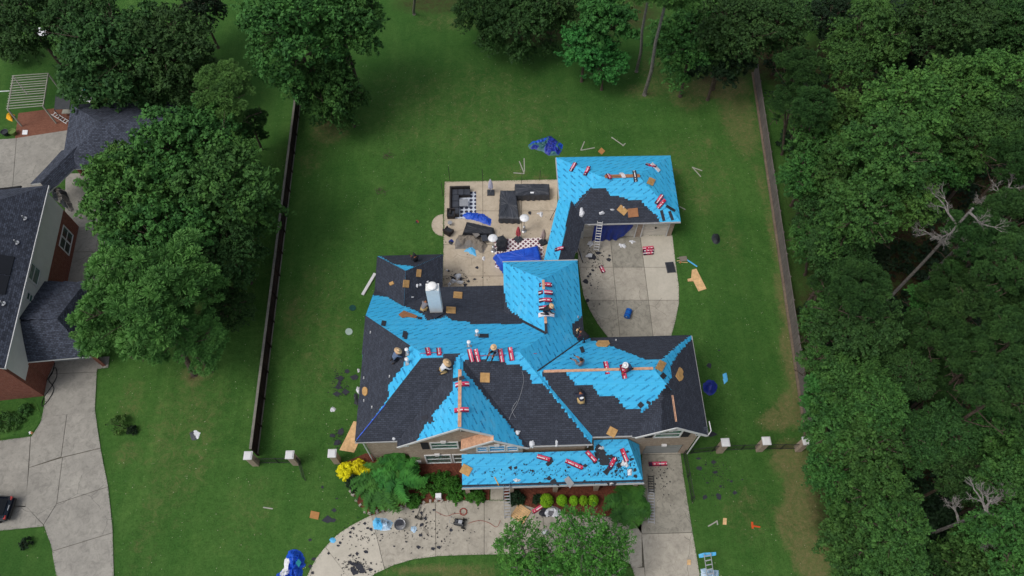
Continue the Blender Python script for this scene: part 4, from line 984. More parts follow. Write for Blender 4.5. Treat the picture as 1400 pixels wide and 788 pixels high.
# ================================================================= TREES AND PLANTS
rg = np.random.default_rng(11)
def leaf_mesh(name, cen, rad, per, size, mat, up_b=.35, elong=.62, low=-.35, seed=0, spray=.65):
    r_ = np.random.default_rng(seed); cen = np.asarray(cen, float); rad = np.asarray(rad, float); N = len(cen) * per
    ci = np.repeat(np.arange(len(cen)), per)
    d = r_.normal(size=(N, 3)); d /= np.linalg.norm(d, axis=1)[:, None]
    d[:, 2] = np.where(d[:, 2] < low, -d[:, 2], d[:, 2])
    pos = cen[ci] + d * (rad[ci] * (r_.random(N) ** .45))[:, None] * np.array([1, 1, .8])
    ax = cen - cen.mean(0); ax /= np.linalg.norm(ax, axis=1)[:, None] + 1e-6; ax = ax + r_.normal(size=ax.shape) * .55; ax /= np.linalg.norm(ax, axis=1)[:, None]
    spr = (r_.random(len(cen)) < spray)[ci]; tt = r_.uniform(-1.1, 1.5, N)   # leafy sprays along outward twigs
    p2 = cen[ci] + ax[ci] * (rad[ci] * tt)[:, None] + d * (rad[ci] * .42 * (1.35 - .5 * np.abs(tt)))[:, None]
    pos = np.where(spr[:, None], p2, pos)
    nrm = d * .6 + r_.normal(size=(N, 3)) * .45; nrm[:, 2] += up_b; nrm /= np.linalg.norm(nrm, axis=1)[:, None]
    t = np.cross(nrm, r_.normal(size=(N, 3))); t /= np.linalg.norm(t, axis=1)[:, None]; b = np.cross(nrm, t)
    s = (size * (.6 + .8 * r_.random(N)))[:, None]
    v = np.empty((N, 4, 3)); v[:, 0] = pos + t * s; v[:, 1] = pos + b * s * elong; v[:, 2] = pos - t * s; v[:, 3] = pos - b * s * elong
    return quads_mesh(name, v, mat, np.clip(.55 * r_.random(len(cen))[ci] + .45 * r_.random(N), 0, 1))
def quads_mesh(name, v, mat, tone):
    N = len(v); me = bpy.data.meshes.new(name); k = v.shape[1]
    me.vertices.add(N * k); me.vertices.foreach_set('co', v.reshape(-1).astype('f'))
    me.loops.add(N * k); me.loops.foreach_set('vertex_index', np.arange(N * k, dtype='i'))
    me.polygons.add(N); me.polygons.foreach_set('loop_start', np.arange(0, N * k, k, dtype='i')); me.polygons.foreach_set('loop_total', np.full(N, k, 'i'))
    me.materials.append(MATS[mat]); a = me.attributes.new('tone', 'FLOAT', 'FACE'); a.data.foreach_set('value', tone.astype('f'))
    me.update(); me.validate(); return me
def lobes(Rr, n, hz, seed, flat_=.55, rmin=.26, rmax=.42):
    r_ = np.random.default_rng(seed); out = []; k = 0
    while len(out) < n and k < 4000:
        k += 1; a = r_.random() * 6.283; q = (r_.random() ** .5) * .82; z = (1 - q * q) ** .5 * hz * (r_.uniform(.8, 1.05) if r_.random() < .62 else r_.uniform(.1, .9)) - (r_.uniform(0, .75) if q > .45 and r_.random() < .42 else 0)
        rr = r_.uniform(rmin, rmax) * (1.1 - .3 * q)
        p = np.array([math.cos(a) * q, math.sin(a) * q, z])
        if any(np.linalg.norm(p - o[0]) < (rr + o[1]) * flat_ for o in out): continue
        out.append((p, rr))
    return [(p * Rr, r2 * Rr) for p, r2 in out]
def crown_leafy(name, Rr, mat, seed, size=.2, n=26, hz=.75, dens=1.0, per=26, **k):
    r_ = np.random.default_rng(seed + 100); C_, Q_ = [], []
    for p, rr in lobes(Rr, n, hz, seed, **k):
        m_ = int(dens * 15 * (rr / 1.4) ** 2) + 5
        for _ in range(m_):
            d = r_.normal(size=3); d /= np.linalg.norm(d)
            if d[2] < -.3: d[2] *= -1
            C_.append(p + d * rr * r_.uniform(.62, 1.05) * np.array([1, 1, .8])); Q_.append(r_.uniform(.34, .62) * (.8 + .06 * Rr))
    return leaf_mesh(name, C_, Q_, per, size, mat, seed=seed)
def crown_pine(name, Rr, mat, seed, n=95, hz=1.0):
    """rounded puffs of radiating needles at the branch ends"""
    r_ = np.random.default_rng(seed); V, T, PC = [], [], []
    for p, rr in lobes(Rr, 26, hz, seed, .5, .2, .34):
        for _ in range(max(20, int(62 * (rr / 1.2) ** 2))):
            d = r_.normal(size=3); d /= np.linalg.norm(d); d[2] = abs(d[2]) * .9 + .05
            c = p + d * rr * r_.uniform(.75, 1.1); q = r_.uniform(.24, .38); tone = r_.random()
            if any(np.linalg.norm(c - o_) < .3 for o_ in PC): continue
            PC.append(c); M_ = 85; g = r_.normal(size=(M_, 3)); g[:, 2] = np.abs(g[:, 2]) * 1.1 - .25; g /= np.linalg.norm(g, axis=1)[:, None]
            L = q * r_.uniform(.75, 1.1, size=(M_, 1)); w = np.cross(g, r_.normal(size=(M_, 3))); w /= np.linalg.norm(w, axis=1)[:, None]; w *= .022; o = c + g * .05
            V.append(np.stack([o - w * .6, o + w * .6, o + g * L + w, o + g * L - w], 1)); T.append(np.clip(tone * .6 + .4 * r_.random(M_), 0, 1))
    return quads_mesh(name, np.concatenate(V), mat, np.concatenate(T))
CR = {}
def crown(kind, v):
    key = (kind, v)
    if key in CR: return CR[key]
    s = hash_(kind) + v * 17
    spec = dict(oak=('leaf_oak', 5.5, .17, 30, .62, 1.15), mid=('leaf_mid', 5.0, .18, 26, .75, 1.0), yellow=('leaf_yellow', 5.0, .18, 26, .8, 1.0), bright=('leaf_bright', 4.0, .24, 20, .95, 1.0), deep=('leaf_deep', 5.0, .2, 22, .7, .9),
                sparse=('leaf_fresh', 4.5, .16, 26, .62, .62))
    if kind == 'wpine': CR[key] = crown_pine('pine_crown', 4.0, 'leaf_wood', s)
    elif kind == 'pine': CR[key] = crown_pine('pine_crown', 4.0, 'leaf_pine', s)
    elif kind == 'dpine': CR[key] = crown_pine('pine_crown', 4.0, 'leaf_oak', s)
    else:
        m_, R0, sz, n_, hz, de = spec[kind]
        CR[key] = crown_leafy('crown_leaves', R0, m_, s, sz, n_, hz, de, per=26 if kind != 'sparse' else 16)
    return CR[key]
def hash_(k): return sum(ord(c) * (i + 3) for i, c in enumerate(k)) % 997
BASER = dict(oak=5.5, mid=5, yellow=5, bright=4, deep=5, pine=4, wpine=4, dpine=4, sparse=4.5)
tc_ = 0
def fence_x(y):
    a, b = P(1103, 598, 0), P(1030, 100, 0); return a.x + (b.x - a.x) * (y - a.y) / (b.y - a.y)
def tree(px, py, rpx, kind, zc, label, name=None, group=None, v=None, sz=1.0, limbs=7, bark='bark', base=None, crown_kids=None):
    global tc_; tc_ += 1
    r_ = random.Random(tc_ * 31); c = P(px, py, zc)
    if base is None and px > 1040:   # trunks stand on the woods side of the fence
        fx = fence_x(c.y) + 1.6; base = Vector((max(c.x, fx) + r_.uniform(0, .5), c.y, 0))
    depth = (CAMH - zc) * math.sin(TH) + math.hypot(c.x, c.y) * math.cos(TH) * .9
    Rw = rpx * depth / 1000; s = Rw / BASER[kind]; b = base if base is not None else Vector((c.x + r_.uniform(-.4, .4), c.y + r_.uniform(-.4, .4), 0))
    t = thing(name or ('pine_tree' if 'pine' in kind else 'broadleaf_tree'), label, 'tree', b, group)
    zb = zc - Rw * .35; off = Vector((c.x, c.y, 0)) - b
    m = MB(); w0 = .07 + Rw * .032; m.tube([(0, 0, -.1), (0, 0, .3), (off.x * .45, off.y * .45, zc * .45), (off.x, off.y, max(zb, zc * .7)), (off.x, off.y, zc + Rw * .25)], [w0 * 1.45, w0, w0 * .8, w0 * .6, w0 * .15], 8)
    m.build('trunk', bark, t, (0, 0, 0))
    m = MB()
    for k in range(limbs):
        a = 6.283 * k / limbs + r_.uniform(-.3, .3); ln = Rw * r_.uniform(.6, .9); z0 = zc * r_.uniform(.55, .85)
        p0 = Vector((off.x, off.y, z0)); p1 = p0 + Vector((math.cos(a) * ln * .5, math.sin(a) * ln * .5, ln * .35)); p2 = p0 + Vector((math.cos(a + .2) * ln, math.sin(a + .2) * ln, ln * .5 + r_.uniform(-.5, .8)))
        m.tube([p0, p1, p2], [w0 * .35, w0 * .2, .03], 5)
        for q in range(3):
            e = p1.lerp(p2, r_.random()); m.tube([e, e + Vector((r_.uniform(-1, 1), r_.uniform(-1, 1), r_.uniform(.2, 1))) * ln * .28], [w0 * .1, .015], 4)
    tw_ = .5 if kind == 'sparse' else 1
    for q in range(26):   # twigs that reach the crown surface
        a = r_.uniform(0, 6.283); e = r_.uniform(.15, 1.3); rr = Rw * r_.uniform(.78, .98); dd = Vector((math.cos(a) * math.cos(e), math.sin(a) * math.cos(e), math.sin(e) * .8)); c0 = Vector((off.x, off.y, zc - Rw * .3))
        p1 = c0 + dd * rr; p0 = c0 + dd * rr * .55 + Vector((r_.uniform(-.3, .3), r_.uniform(-.3, .3), 0)); m.tube([p0, (p0 + p1) / 2 + Vector((r_.uniform(-.2, .2), r_.uniform(-.2, .2), .1)), p1], [.045 * tw_, .03 * tw_, .012 * tw_], 4)
    m.build('limbs', bark, t, (0, 0, 0))
    me = crown(kind, r_.randrange(3) if v is None else v)
    o = bpy.data.objects.new('crown', me); COL.objects.link(o); o.parent = t; o.location = (off.x, off.y, zc - Rw * .42)
    o.scale = (s * r_.uniform(.94, 1.06), s * r_.uniform(.94, 1.06), s * sz); o.rotation_euler = (r_.uniform(-.06, .06), r_.uniform(-.06, .06), r_.uniform(0, 6.28))
    return t
# west side
tree(150, 62, 78, 'oak', 8, 'broad dark green oak left half of the big pair behind the neighbour garage')
tree(222, 60, 62, 'oak', 8, 'dark green oak behind the neighbour garage, right of its broader twin')
tree(110, 18, 48, 'oak', 8.5, 'dark oak crown cut by the top edge above the neighbour pergola')
tree(25, 14, 50, 'oak', 8, 'dark tree filling the top left corner')
tree(270, 5, 34, 'deep', 6, 'small dark tree at the top edge left of the tall yellowish tree')
tree(8, 58, 22, 'mid', 2.5, 'small round green bush tree at the left edge above the pergola', sz=.9)
tree(398, 30, 74, 'mid', 12, 'tall tree with yellow green tips at the top, beside the end of the dark fence')
tree(462, 22, 60, 'mid', 11, 'tall leafy tree at the top edge right of the fence end')
tree(440, 105, 56, 'mid', 6, 'rounded green tree standing over the far end of the dark fence')
tree(472, 128, 34, 'mid', 4.5, 'lower green tree at the back lawn corner inside the fence')
tree(306, 126, 48, 'pine', 10, 'soft light green pine rising above the neighbour oak, nearest the dark fence', sz=.8, base=P(285, 215, 0))
tree(345, 172, 26, 'dpine', 4, 'small dim pine branch crown between the light pine and the fence')
tree(248, 205, 72, 'mid', 9, 'green spreading tree right of the neighbour garage roof')
tree(178, 262, 66, 'yellow', 9, 'yellow green tree over the neighbour courtyard')
tree(304, 255, 68, 'mid', 9, 'large green tree nearest the dark fence, west side')
tree(225, 320, 70, 'mid', 8, 'green tree between the courtyard and the big pine')
tree(300, 335, 52, 'oak', 7, 'dark green tree behind the big bright pine beside the fence')
tree(165, 230, 40, 'yellow', 8.5, 'yellow green crown overhanging the neighbour garage front')
tree(312, 415, 30, 'oak', 3, 'low dark leafy tree between the big pine and the fence')
b_ = P(266, 512, 0)
pt_ = tree(205, 400, 98, 'pine', 9.5, 'big bright green pine leaning over the neighbour driveway, brown trunk foot showing', base=b_, v=0, sz=.85, limbs=10)
tree(138, 445, 38, 'pine', 6.5, 'bright pine crown hanging over the lower neighbour garage roof', v=1, sz=.7)
tree(245, 455, 52, 'pine', 7, 'lower bright pine crown above the brown trunk foot', v=2, sz=.7)
# north edge of the back lawn
tree(712, 8, 62, 'oak', 6, 'dark low tree at the top middle of the back lawn')
tree(660, -8, 44, 'oak', 6, 'dark tree on the top edge left of the low middle one')
tree(756, -12, 40, 'oak', 7, 'dark tree on the top edge beside the bright green one')
tree(826, 30, 44, 'bright', 7, 'bright green leafy tree at the top of the back lawn, tallest part', sz=1.1)
tree(800, 62, 34, 'bright', 5, 'bright green tree skirt reaching left over the lawn')
tree(828, 88, 30, 'bright', 3.5, 'bright green lowest crown on the back lawn')
def tall_pine(px, py, qx, qy, label, r0):
    b = P(px, py, 0); t = thing('pine_tree', label, 'tree', b); top = P(qx, qy, 15) - b
    m = MB(); m.tube([(0, 0, -.1), (0, 0, .4), top * .3 + Vector((.15, 0, 0)), top * .6 - Vector((.1, 0, 0)), top, top * 1.3], [r0 * 1.5, r0, r0 * .9, r0 * .75, r0 * .6, .04], 8); m.build('trunk', 'bark_grey', t, (0, 0, 0))
    o = bpy.data.objects.new('crown', crown('pine', 1)); COL.objects.link(o); o.parent = t; o.location = top * 1.12; o.scale = (.8, .8, .8)
tall_pine(881, 130, 911, 0, 'tall bare trunked pine leaning right at the top, nearer one', .2)
tall_pine(870, 98, 887, -6, 'tall bare trunked pine just behind its leaning neighbour', .17)
tall_pine(566, 20, 563, -60, 'thin grey tree trunk at the top edge of the back lawn', .16)
tree(948, 48, 52, 'mid', 8, 'green tree at the top of the woods nearest the bare trunks')
tree(1000, 32, 62, 'oak', 9, 'dark green tree at the top where the grey fence ends')
tree(985, 78, 44, 'deep', 6, 'dim low tree at the wood edge over the brown ground')
# the woods
forest = [
 (1058, 22, 50, 'oak', 10), (1082, 95, 38, 'dpine', 11), (1068, 138, 30, 'dpine', 7), (1100, 150, 40, 'dpine', 10), (1195, 45, 56, 'mid', 12), (1160, 85, 34, 'mid', 10), (1300, 18, 60, 'oak', 12), (1378, 32, 56, 'oak', 12), (1345, 70, 40, 'oak', 9), (1260, 55, 34, 'deep', 8),
 (1245, 140, 56, 'yellow', 13), (1310, 125, 54, 'yellow', 14), (1372, 108, 48, 'yellow', 14), (1398, 150, 44, 'oak', 12), (1160, 160, 52, 'yellow', 12), (1110, 195, 44, 'mid', 10), (1092, 235, 36, 'mid', 8), (1220, 205, 60, 'mid', 14), (1165, 235, 50, 'mid', 12), (1240, 265, 46, 'yellow', 13), (1185, 290, 54, 'mid', 13),
 (1120, 285, 40, 'oak', 9), (1098, 325, 34, 'mid', 7), (1150, 335, 42, 'oak', 10), (1170, 395, 46, 'dpine', 12), (1130, 395, 36, 'dpine', 9), (1180, 440, 48, 'oak', 11), (1120, 440, 34, 'mid', 7), (1225, 470, 40, 'oak', 10), (1290, 215, 42, 'mid', 11), (1350, 190, 46, 'mid', 12), (1390, 215, 40, 'dpine', 12),
 (1385, 300, 46, 'pine', 14), (1330, 325, 44, 'dpine', 12), (1390, 370, 50, 'pine', 15), (1300, 395, 40, 'dpine', 11), (1345, 420, 50, 'pine', 14), (1285, 450, 42, 'dpine', 11), (1395, 460, 44, 'pine', 14), (1330, 500, 48, 'pine', 13), (1270, 405, 26, 'bright', 7), (1385, 530, 48, 'pine', 14), (1290, 520, 36, 'dpine', 9),
 (1128, 540, 40, 'bright', 8), (1170, 525, 42, 'mid', 9), (1205, 555, 36, 'mid', 9), (1150, 590, 46, 'mid', 10), (1195, 610, 46, 'mid', 10), (1125, 640, 32, 'mid', 6), (1160, 665, 42, 'mid', 8), (1210, 680, 44, 'mid', 10), (1245, 600, 40, 'oak', 8), (1230, 730, 42, 'mid', 10), (1175, 745, 44, 'mid', 9), (1225, 790, 46, 'mid', 10),
 (1300, 590, 40, 'oak', 8), (1350, 590, 46, 'mid', 10), (1398, 610, 46, 'mid', 11), (1320, 650, 36, 'oak', 8), (1385, 670, 40, 'mid', 10), (1290, 740, 44, 'deep', 7), (1345, 780, 48, 'mid', 10), (1395, 740, 48, 'mid', 12), (1380, 800, 44, 'yellow', 12), (1290, 790, 40, 'oak', 8), (1345, 740, 30, 'yellow', 9),
 (1410, 20, 40, 'oak', 10), (1425, 250, 40, 'mid', 12), (1430, 420, 40, 'dpine', 12), (1430, 660, 40, 'mid', 11), (1140, 20, 40, 'deep', 8), (1240, 90, 34, 'deep', 7), (1180, 355, 34, 'deep', 6), (1110, 490, 30, 'mid', 6), (1150, 490, 34, 'deep', 7), (1200, 500, 34, 'oak', 8), (1245, 510, 34, 'oak', 8)]
kw = dict(wpine='light green feathery pine', oak='dark green broadleaf tree', mid='mid green broadleaf tree', yellow='yellow green broadleaf tree', bright='fresh bright green tree', deep='very dark shaded tree', pine='light green feathery pine', dpine='dark green feathery pine')
def where(px, py):
    v_ = 'top' if py < 130 else 'upper' if py < 300 else 'middle' if py < 470 else 'lower' if py < 640 else 'bottom'
    h_ = 'nearest the lawn' if px < 1135 else 'second rank from lawn' if px < 1215 else 'in the middle' if px < 1310 else 'toward right edge' if px < 1375 else 'on right edge'
    return v_, h_
seen = {}
for i, (px, py, r_, k_, z_) in enumerate(forest):
    a, b = where(px, py); seen.setdefault((k_, a, b), []).append(i)
for i, (px, py, r_, k_, z_) in enumerate(forest):
    a, b = where(px, py); L_ = seen[(k_, a, b)]; ex = ''
    if len(L_) > 1:
        o_ = sorted(L_, key=lambda j: forest[j][1]).index(i); ex = [', topmost', ', second down', ', third down', ', fourth down', ', fifth down'][o_]
    k_ = 'wpine' if k_ == 'pine' else k_
    tree(px + (9 if px < 1135 else 0), py, r_ * (.9 if px < 1135 else .96), k_, z_ + ((i * 37) % 7 - 3) * .7, f'{kw[k_]}, {a} woods, {b}{ex}', group='trees of the woods')
# understorey and forest litter: nobody could count it
ur = np.random.default_rng(5); cs, rs_ = [], []
upoly = [(1045, 100), (1060, 10), (1500, -60), (1500, 860), (1150, 860), (1115, 600), (1098, 560), (1070, 350)]
while len(cs) < 1000:
    px, py = ur.uniform(1040, 1480), ur.uniform(-40, 840)
    if not inpoly(upoly, px, py): continue
    c = P(px, py, 0)
    if c.x < fence_x(c.y) + 1.5: continue
    cs.append((c.x, c.y, ur.uniform(.3, 1.6))); rs_.append(ur.uniform(.5, 1.3))
me = leaf_mesh('understorey', cs, rs_, 60, .17, 'leaf_deep', seed=5); o = bpy.data.objects.new('understorey', me); COL.objects.link(o); o['kind'] = 'stuff'
# dead trees
def dead_tree(px, py, z, span, label, seed):
    r_ = random.Random(seed); c = P(px, py, z); t = thing('dead_tree', label, 'tree', (c.x, c.y, 0)); m = MB()
    m.tube([(0, 0, 0), (.2, .1, z * .5), (0, 0, z)], [.15, .12, .09], 7); m.build('trunk', 'dead_wood', t, (0, 0, 0)); m = MB()
    def grow(p, d, L, w, dep):
        q = p + d * L * .5 + Vector((r_.uniform(-.1, .1), r_.uniform(-.1, .1), r_.uniform(-.1, .15))) * L; e = q + (d + Vector((r_.uniform(-.4, .4), r_.uniform(-.4, .4), r_.uniform(-.3, .3)))).normalized() * L * .55
        m.tube([p, q, e], [w, w * .75, w * .45], 4 if dep > 1 else 6)
        if dep < 4:
            for k in range(4 if dep else 3):
                s_ = q.lerp(e, r_.random()); dd = (d + Vector((r_.uniform(-.9, .9), r_.uniform(-.9, .9), r_.uniform(-.4, .5)))).normalized(); grow(s_, dd, L * r_.uniform(.45, .7), w * .5, dep + 1)
    for k in range(6):
        a = r_.uniform(0, 6.28); grow(Vector((0, 0, z * r_.uniform(.75, 1))), Vector((math.cos(a), math.sin(a), .35)).normalized(), span * r_.uniform(.5, .8), .1, 0)
    m.build('bare_branches', 'dead_wood', t, (0, 0, 0))
dead_tree(1330, 285, 15, 2.8, 'bleached dead tree with bare branches in the upper woods near the right edge', 4)
dead_tree(1350, 700, 13, 1.7, 'bleached dead tree with bare branches in the lower woods near the right edge', 8)
dead_tree(1375, 270, 13, 1.6, 'smaller grey dead crown between pines at the right edge', 12)
for a, b, z, lb in (((1350, 402), (1398, 372), 9, 'bare grey pine trunk showing through the pines at the right edge'), ((1235, 520), (1265, 498), 5, 'dark fallen trunk leaning in the middle of the woods')):
    m = MB(); m.tube([P(*a, z - .5), P(*b, z + .6)], [.13, .08], 8); solo(m, 'leaning_trunk', 'bark_grey', lb, 'tree trunk')
# front tree in the drive island
tree(714, 744, 38, 'sparse', 6.2, 'small airy tree at the bottom, left crown over the island', sz=.9, bark='bark_grey')
tree(798, 736, 46, 'sparse', 6.6, 'airy green tree at the bottom middle above the curved driveway', sz=.9, bark='bark_grey')
tree(842, 746, 28, 'sparse', 5.6, 'airy small tree at the bottom, right crown', sz=.9, bark='bark_grey')
tree(742, 786, 46, 'sparse', 5.6, 'airy tree cut by the bottom edge in the driveway island', sz=.8, bark='bark_grey')
tree(820, 788, 40, 'sparse', 5.6, 'airy tree cut by the bottom edge on the right of the island', sz=.8, bark='bark_grey')
# shrubs
def shrub(px, py, r, h, mat, label, name='round_shrub', group=None, n=60, per=50, size=.07, seed=0, sx=1.0, sy=1.0, cat='shrub'):
    c = on(px, py); t = thing(name, label, cat, c, group); r_ = np.random.default_rng(seed + int(px))
    cc, qq = [], []
    for _ in range(n):
        d = r_.normal(size=3); d /= np.linalg.norm(d); d[2] = abs(d[2])
        kf = .84 if name == 'ball_shrub' else .78
        cc.append((d[0] * r * kf * sx, d[1] * r * kf * sy, .15 * h + d[2] * h * .72)); qq.append(r * (.18 if name == 'ball_shrub' else .28))
    me = leaf_mesh('foliage', cc, qq, per, size, mat, seed=seed, spray=0 if name == 'ball_shrub' else .3); o = bpy.data.objects.new('foliage', me); COL.objects.link(o); o.parent = t
    m = MB()
    for k in range(4): m.tube([(0, 0, 0), (r * .5 * math.cos(k * 1.57), r * .5 * math.sin(k * 1.57), h * .7)], [.04, .015], 5)
    m.build('stem', 'bark', t, (0, 0, 0)); return t
for i, (px, r, lb) in enumerate(((747, .55, 'largest lime green clipped ball shrub, leftmost of the row of five'), (768, .44, 'lime green clipped ball shrub, second from the left in the row'), (784, .37, 'lime green clipped ball shrub in the middle of the row of five'), (797, .37, 'lime green clipped ball shrub, fourth from the left in the row'), (810.5, .42, 'lime green clipped ball shrub, rightmost of the row of five'))):
    shrub(px, 686, r, 1.15, 'leaf_lime', lb, 'ball_shrub', 'clipped ball shrubs below the porch', 150, 34, .05, i)
shrub(474, 645, .68, 1.0, 'leaf_gold', 'bright yellow rounded shrub nearest the brick pillar', seed=1, group='yellow shrubs', n=80, per=60)
shrub(491, 640, .62, 1.0, 'leaf_gold', 'bright yellow rounded shrub in the middle of the three', seed=2, group='yellow shrubs', n=80, per=60)
shrub(502, 651, .6, 1.0, 'leaf_gold', 'bright yellow shrub partly under the feathery tree', seed=3, group='yellow shrubs', n=60, per=60)
shrub(486, 662, .7, .8, 'leaf_deep', 'dark purple brown shrub below the yellow ones', seed=4)
def fern_tree(px, py, R_, h, label, seed, n=46, mat='leaf_fern'):
    """fans of long drooping fronds made of narrow leaflets"""
    b = on(px, py); t = thing('feathery_shrub', label, 'shrub', b); r_ = np.random.default_rng(seed); V, T = [], []
    for f in range(n):
        a = r_.random() * 6.283; L = R_ * r_.uniform(.55, 1.05); rise = h * r_.uniform(.6, 1.1); q0 = np.array([math.cos(a), math.sin(a), 0]) * R_ * r_.uniform(0, .35); tone = r_.random() * .6
        for k in range(26):
            s = k / 25; p = q0 + np.array([math.cos(a + s * .4), math.sin(a + s * .4), 0]) * L * s; p[2] = rise * math.sin(min(1, .35 + s * .65) * 2.2) * (1 - .25 * s) * .95
            dirv = np.array([math.cos(a + s * .4), math.sin(a + s * .4), -.2])
            for sd in (-1, 1):
                side = np.array([-dirv[1], dirv[0], r_.uniform(-.1, .3)]) * sd; l_ = (.34 * (1 - .55 * s) + .08) * r_.uniform(.8, 1.2); w = dirv * .05
                e = p + side * l_ + dirv * .12 + r_.normal(size=3) * .04; V.append(np.array([p - w, p + w, e + w * .4, e - w * .4])); T.append(tone + .4 * r_.random())
    o = bpy.data.objects.new('fronds', quads_mesh('fronds', np.array(V), mat, np.array(T))); COL.objects.link(o); o.parent = t
    m = MB(); m.tube([(0, 0, 0), (0, 0, h * .7)], [.14, .06], 7); m.build('stem', 'bark', t, (0, 0, 0))
fern_tree(527, 668, 1.9, 1.9, 'large feathery green shrub at the left house corner, lighter front part', 3, 90)
fern_tree(548, 655, 1.8, 2.2, 'large feathery green shrub tight against the brick wall corner', 4, 80, 'leaf_fern')
fern_tree(856, 694, 1.5, 1.5, 'big feathery green shrub below the right end of the porch roof', 5, 60)
shrub(587, 664, .9, .7, 'leaf_hedge', 'low green hedge left part under the front windows', 'hedge', seed=5, sx=1.4, cat='hedge')
shrub(608, 661, .9, .7, 'leaf_hedge', 'low green hedge middle part under the front windows', 'hedge', seed=6, sx=1.3, cat='hedge')
shrub(622, 672, .8, .7, 'leaf_hedge', 'low green hedge curling round the mulch by the porch corner', 'hedge', seed=7, sy=1.3, cat='hedge')
shrub(566, 686, .6, .7, 'leaf_hedge', 'small green shrub in front of the feathery one', seed=8)
shrub(650, 680, .6, .7, 'leaf_hedge', 'dark green shrub at the left of the front path', seed=9, sx=1.4)
shrub(705, 682, .55, .7, 'leaf_deep', 'dark shrub beside the foot of the porch ladder', seed=10, sx=1.4)
shrub(735, 684, .4, .5, 'leaf_deep', 'small dark plant left of the row of ball shrubs', seed=11)
shrub(165, 583, .9, .9, 'leaf_yellow', 'loose yellow green bush on the lawn beside the neighbour driveway', seed=12, n=30, per=26, size=.08)
shrub(182, 590, .45, .6, 'leaf_deep', 'small dark bush beside the loose yellow green one', seed=13, n=26, per=40)
shrub(38, 744, .5, .7, 'leaf_deep', 'small leafless looking bush near the bottom left driveway corner', seed=14, n=20, per=30)
shrub(12, 578, .9, .6, 'leaf_mid', 'leafy plant clump in the neighbour bed, left', seed=15, sx=1.6, n=50, per=40)
shrub(36, 562, .6, .6, 'leaf_mid', 'leafy plant clump in the neighbour bed below the brick corner', seed=16, n=40, per=40)
0 and shrub(1005, 250, .8, .9, 'leaf_deep', 'dim low bush on the back lawn left of the grey fence', seed=17, n=24, per=24, size=.08)
0 and shrub(1018, 270, .8, .8, 'leaf_deep', 'dim low bush beside the grey fence, lower of two', seed=18, n=24, per=24, size=.08)
for k, (px, py) in enumerate(((521, 264), (530, 214))):
    m = MB(); r_ = random.Random(k)
    for q in range(16): p = on(px, py) + Vector((r_.uniform(-.5, .5), r_.uniform(-.4, .4), .05)); m.tube([p, p + Vector((r_.uniform(-.6, .6), r_.uniform(-.5, .5), r_.uniform(.05, .3)))], [.025, .01], 4)
    solo(m, 'fallen_branch', 'bark', ['dry twiggy branch on the lawn nearer the patio', 'dry twiggy branch on the lawn further up'][k], 'branch')

# ================================================================= PEOPLE
POSES = dict(
 kneel=dict(pel=(0, -.12, .42), che=(0, .14, .78), nek=(0, .24, .93), hed=(0, .33, 1.06), kn=(.15, .24, .07), an=(.15, -.2, .09), to=(.15, -.36, .05), el=(.27, .38, .62), wr=(.17, .55, .36)),
 sit=dict(pel=(0, 0, .13), che=(0, -.04, .52), nek=(0, 0, .68), hed=(0, .05, .83), kn=(.16, .40, .40), an=(.17, .68, .07), to=(.17, .86, .05), el=(.29, .14, .36), wr=(.17, .36, .36)),
 bend=dict(pel=(0, -.18, .88), che=(0, .22, 1.08), nek=(0, .38, 1.12), hed=(0, .52, 1.12), kn=(.13, .02, .47), an=(.15, -.08, .08), to=(.16, .12, .05), el=(.24, .36, .8), wr=(.18, .46, .5)),
 stand=dict(pel=(0, 0, .92), che=(0, .04, 1.32), nek=(0, .06, 1.48), hed=(0, .1, 1.63), kn=(.11, .03, .49), an=(.12, -.03, .08), to=(.13, .15, .05), el=(.27, .06, 1.08), wr=(.26, .26, .9)),
 crouch=dict(pel=(0, -.2, .32), che=(0, .16, .6), nek=(0, .3, .7), hed=(0, .43, .78), kn=(.2, .16, .36), an=(.18, -.12, .08), to=(.19, .06, .05), el=(.3, .42, .42), wr=(.24, .6, .14)))
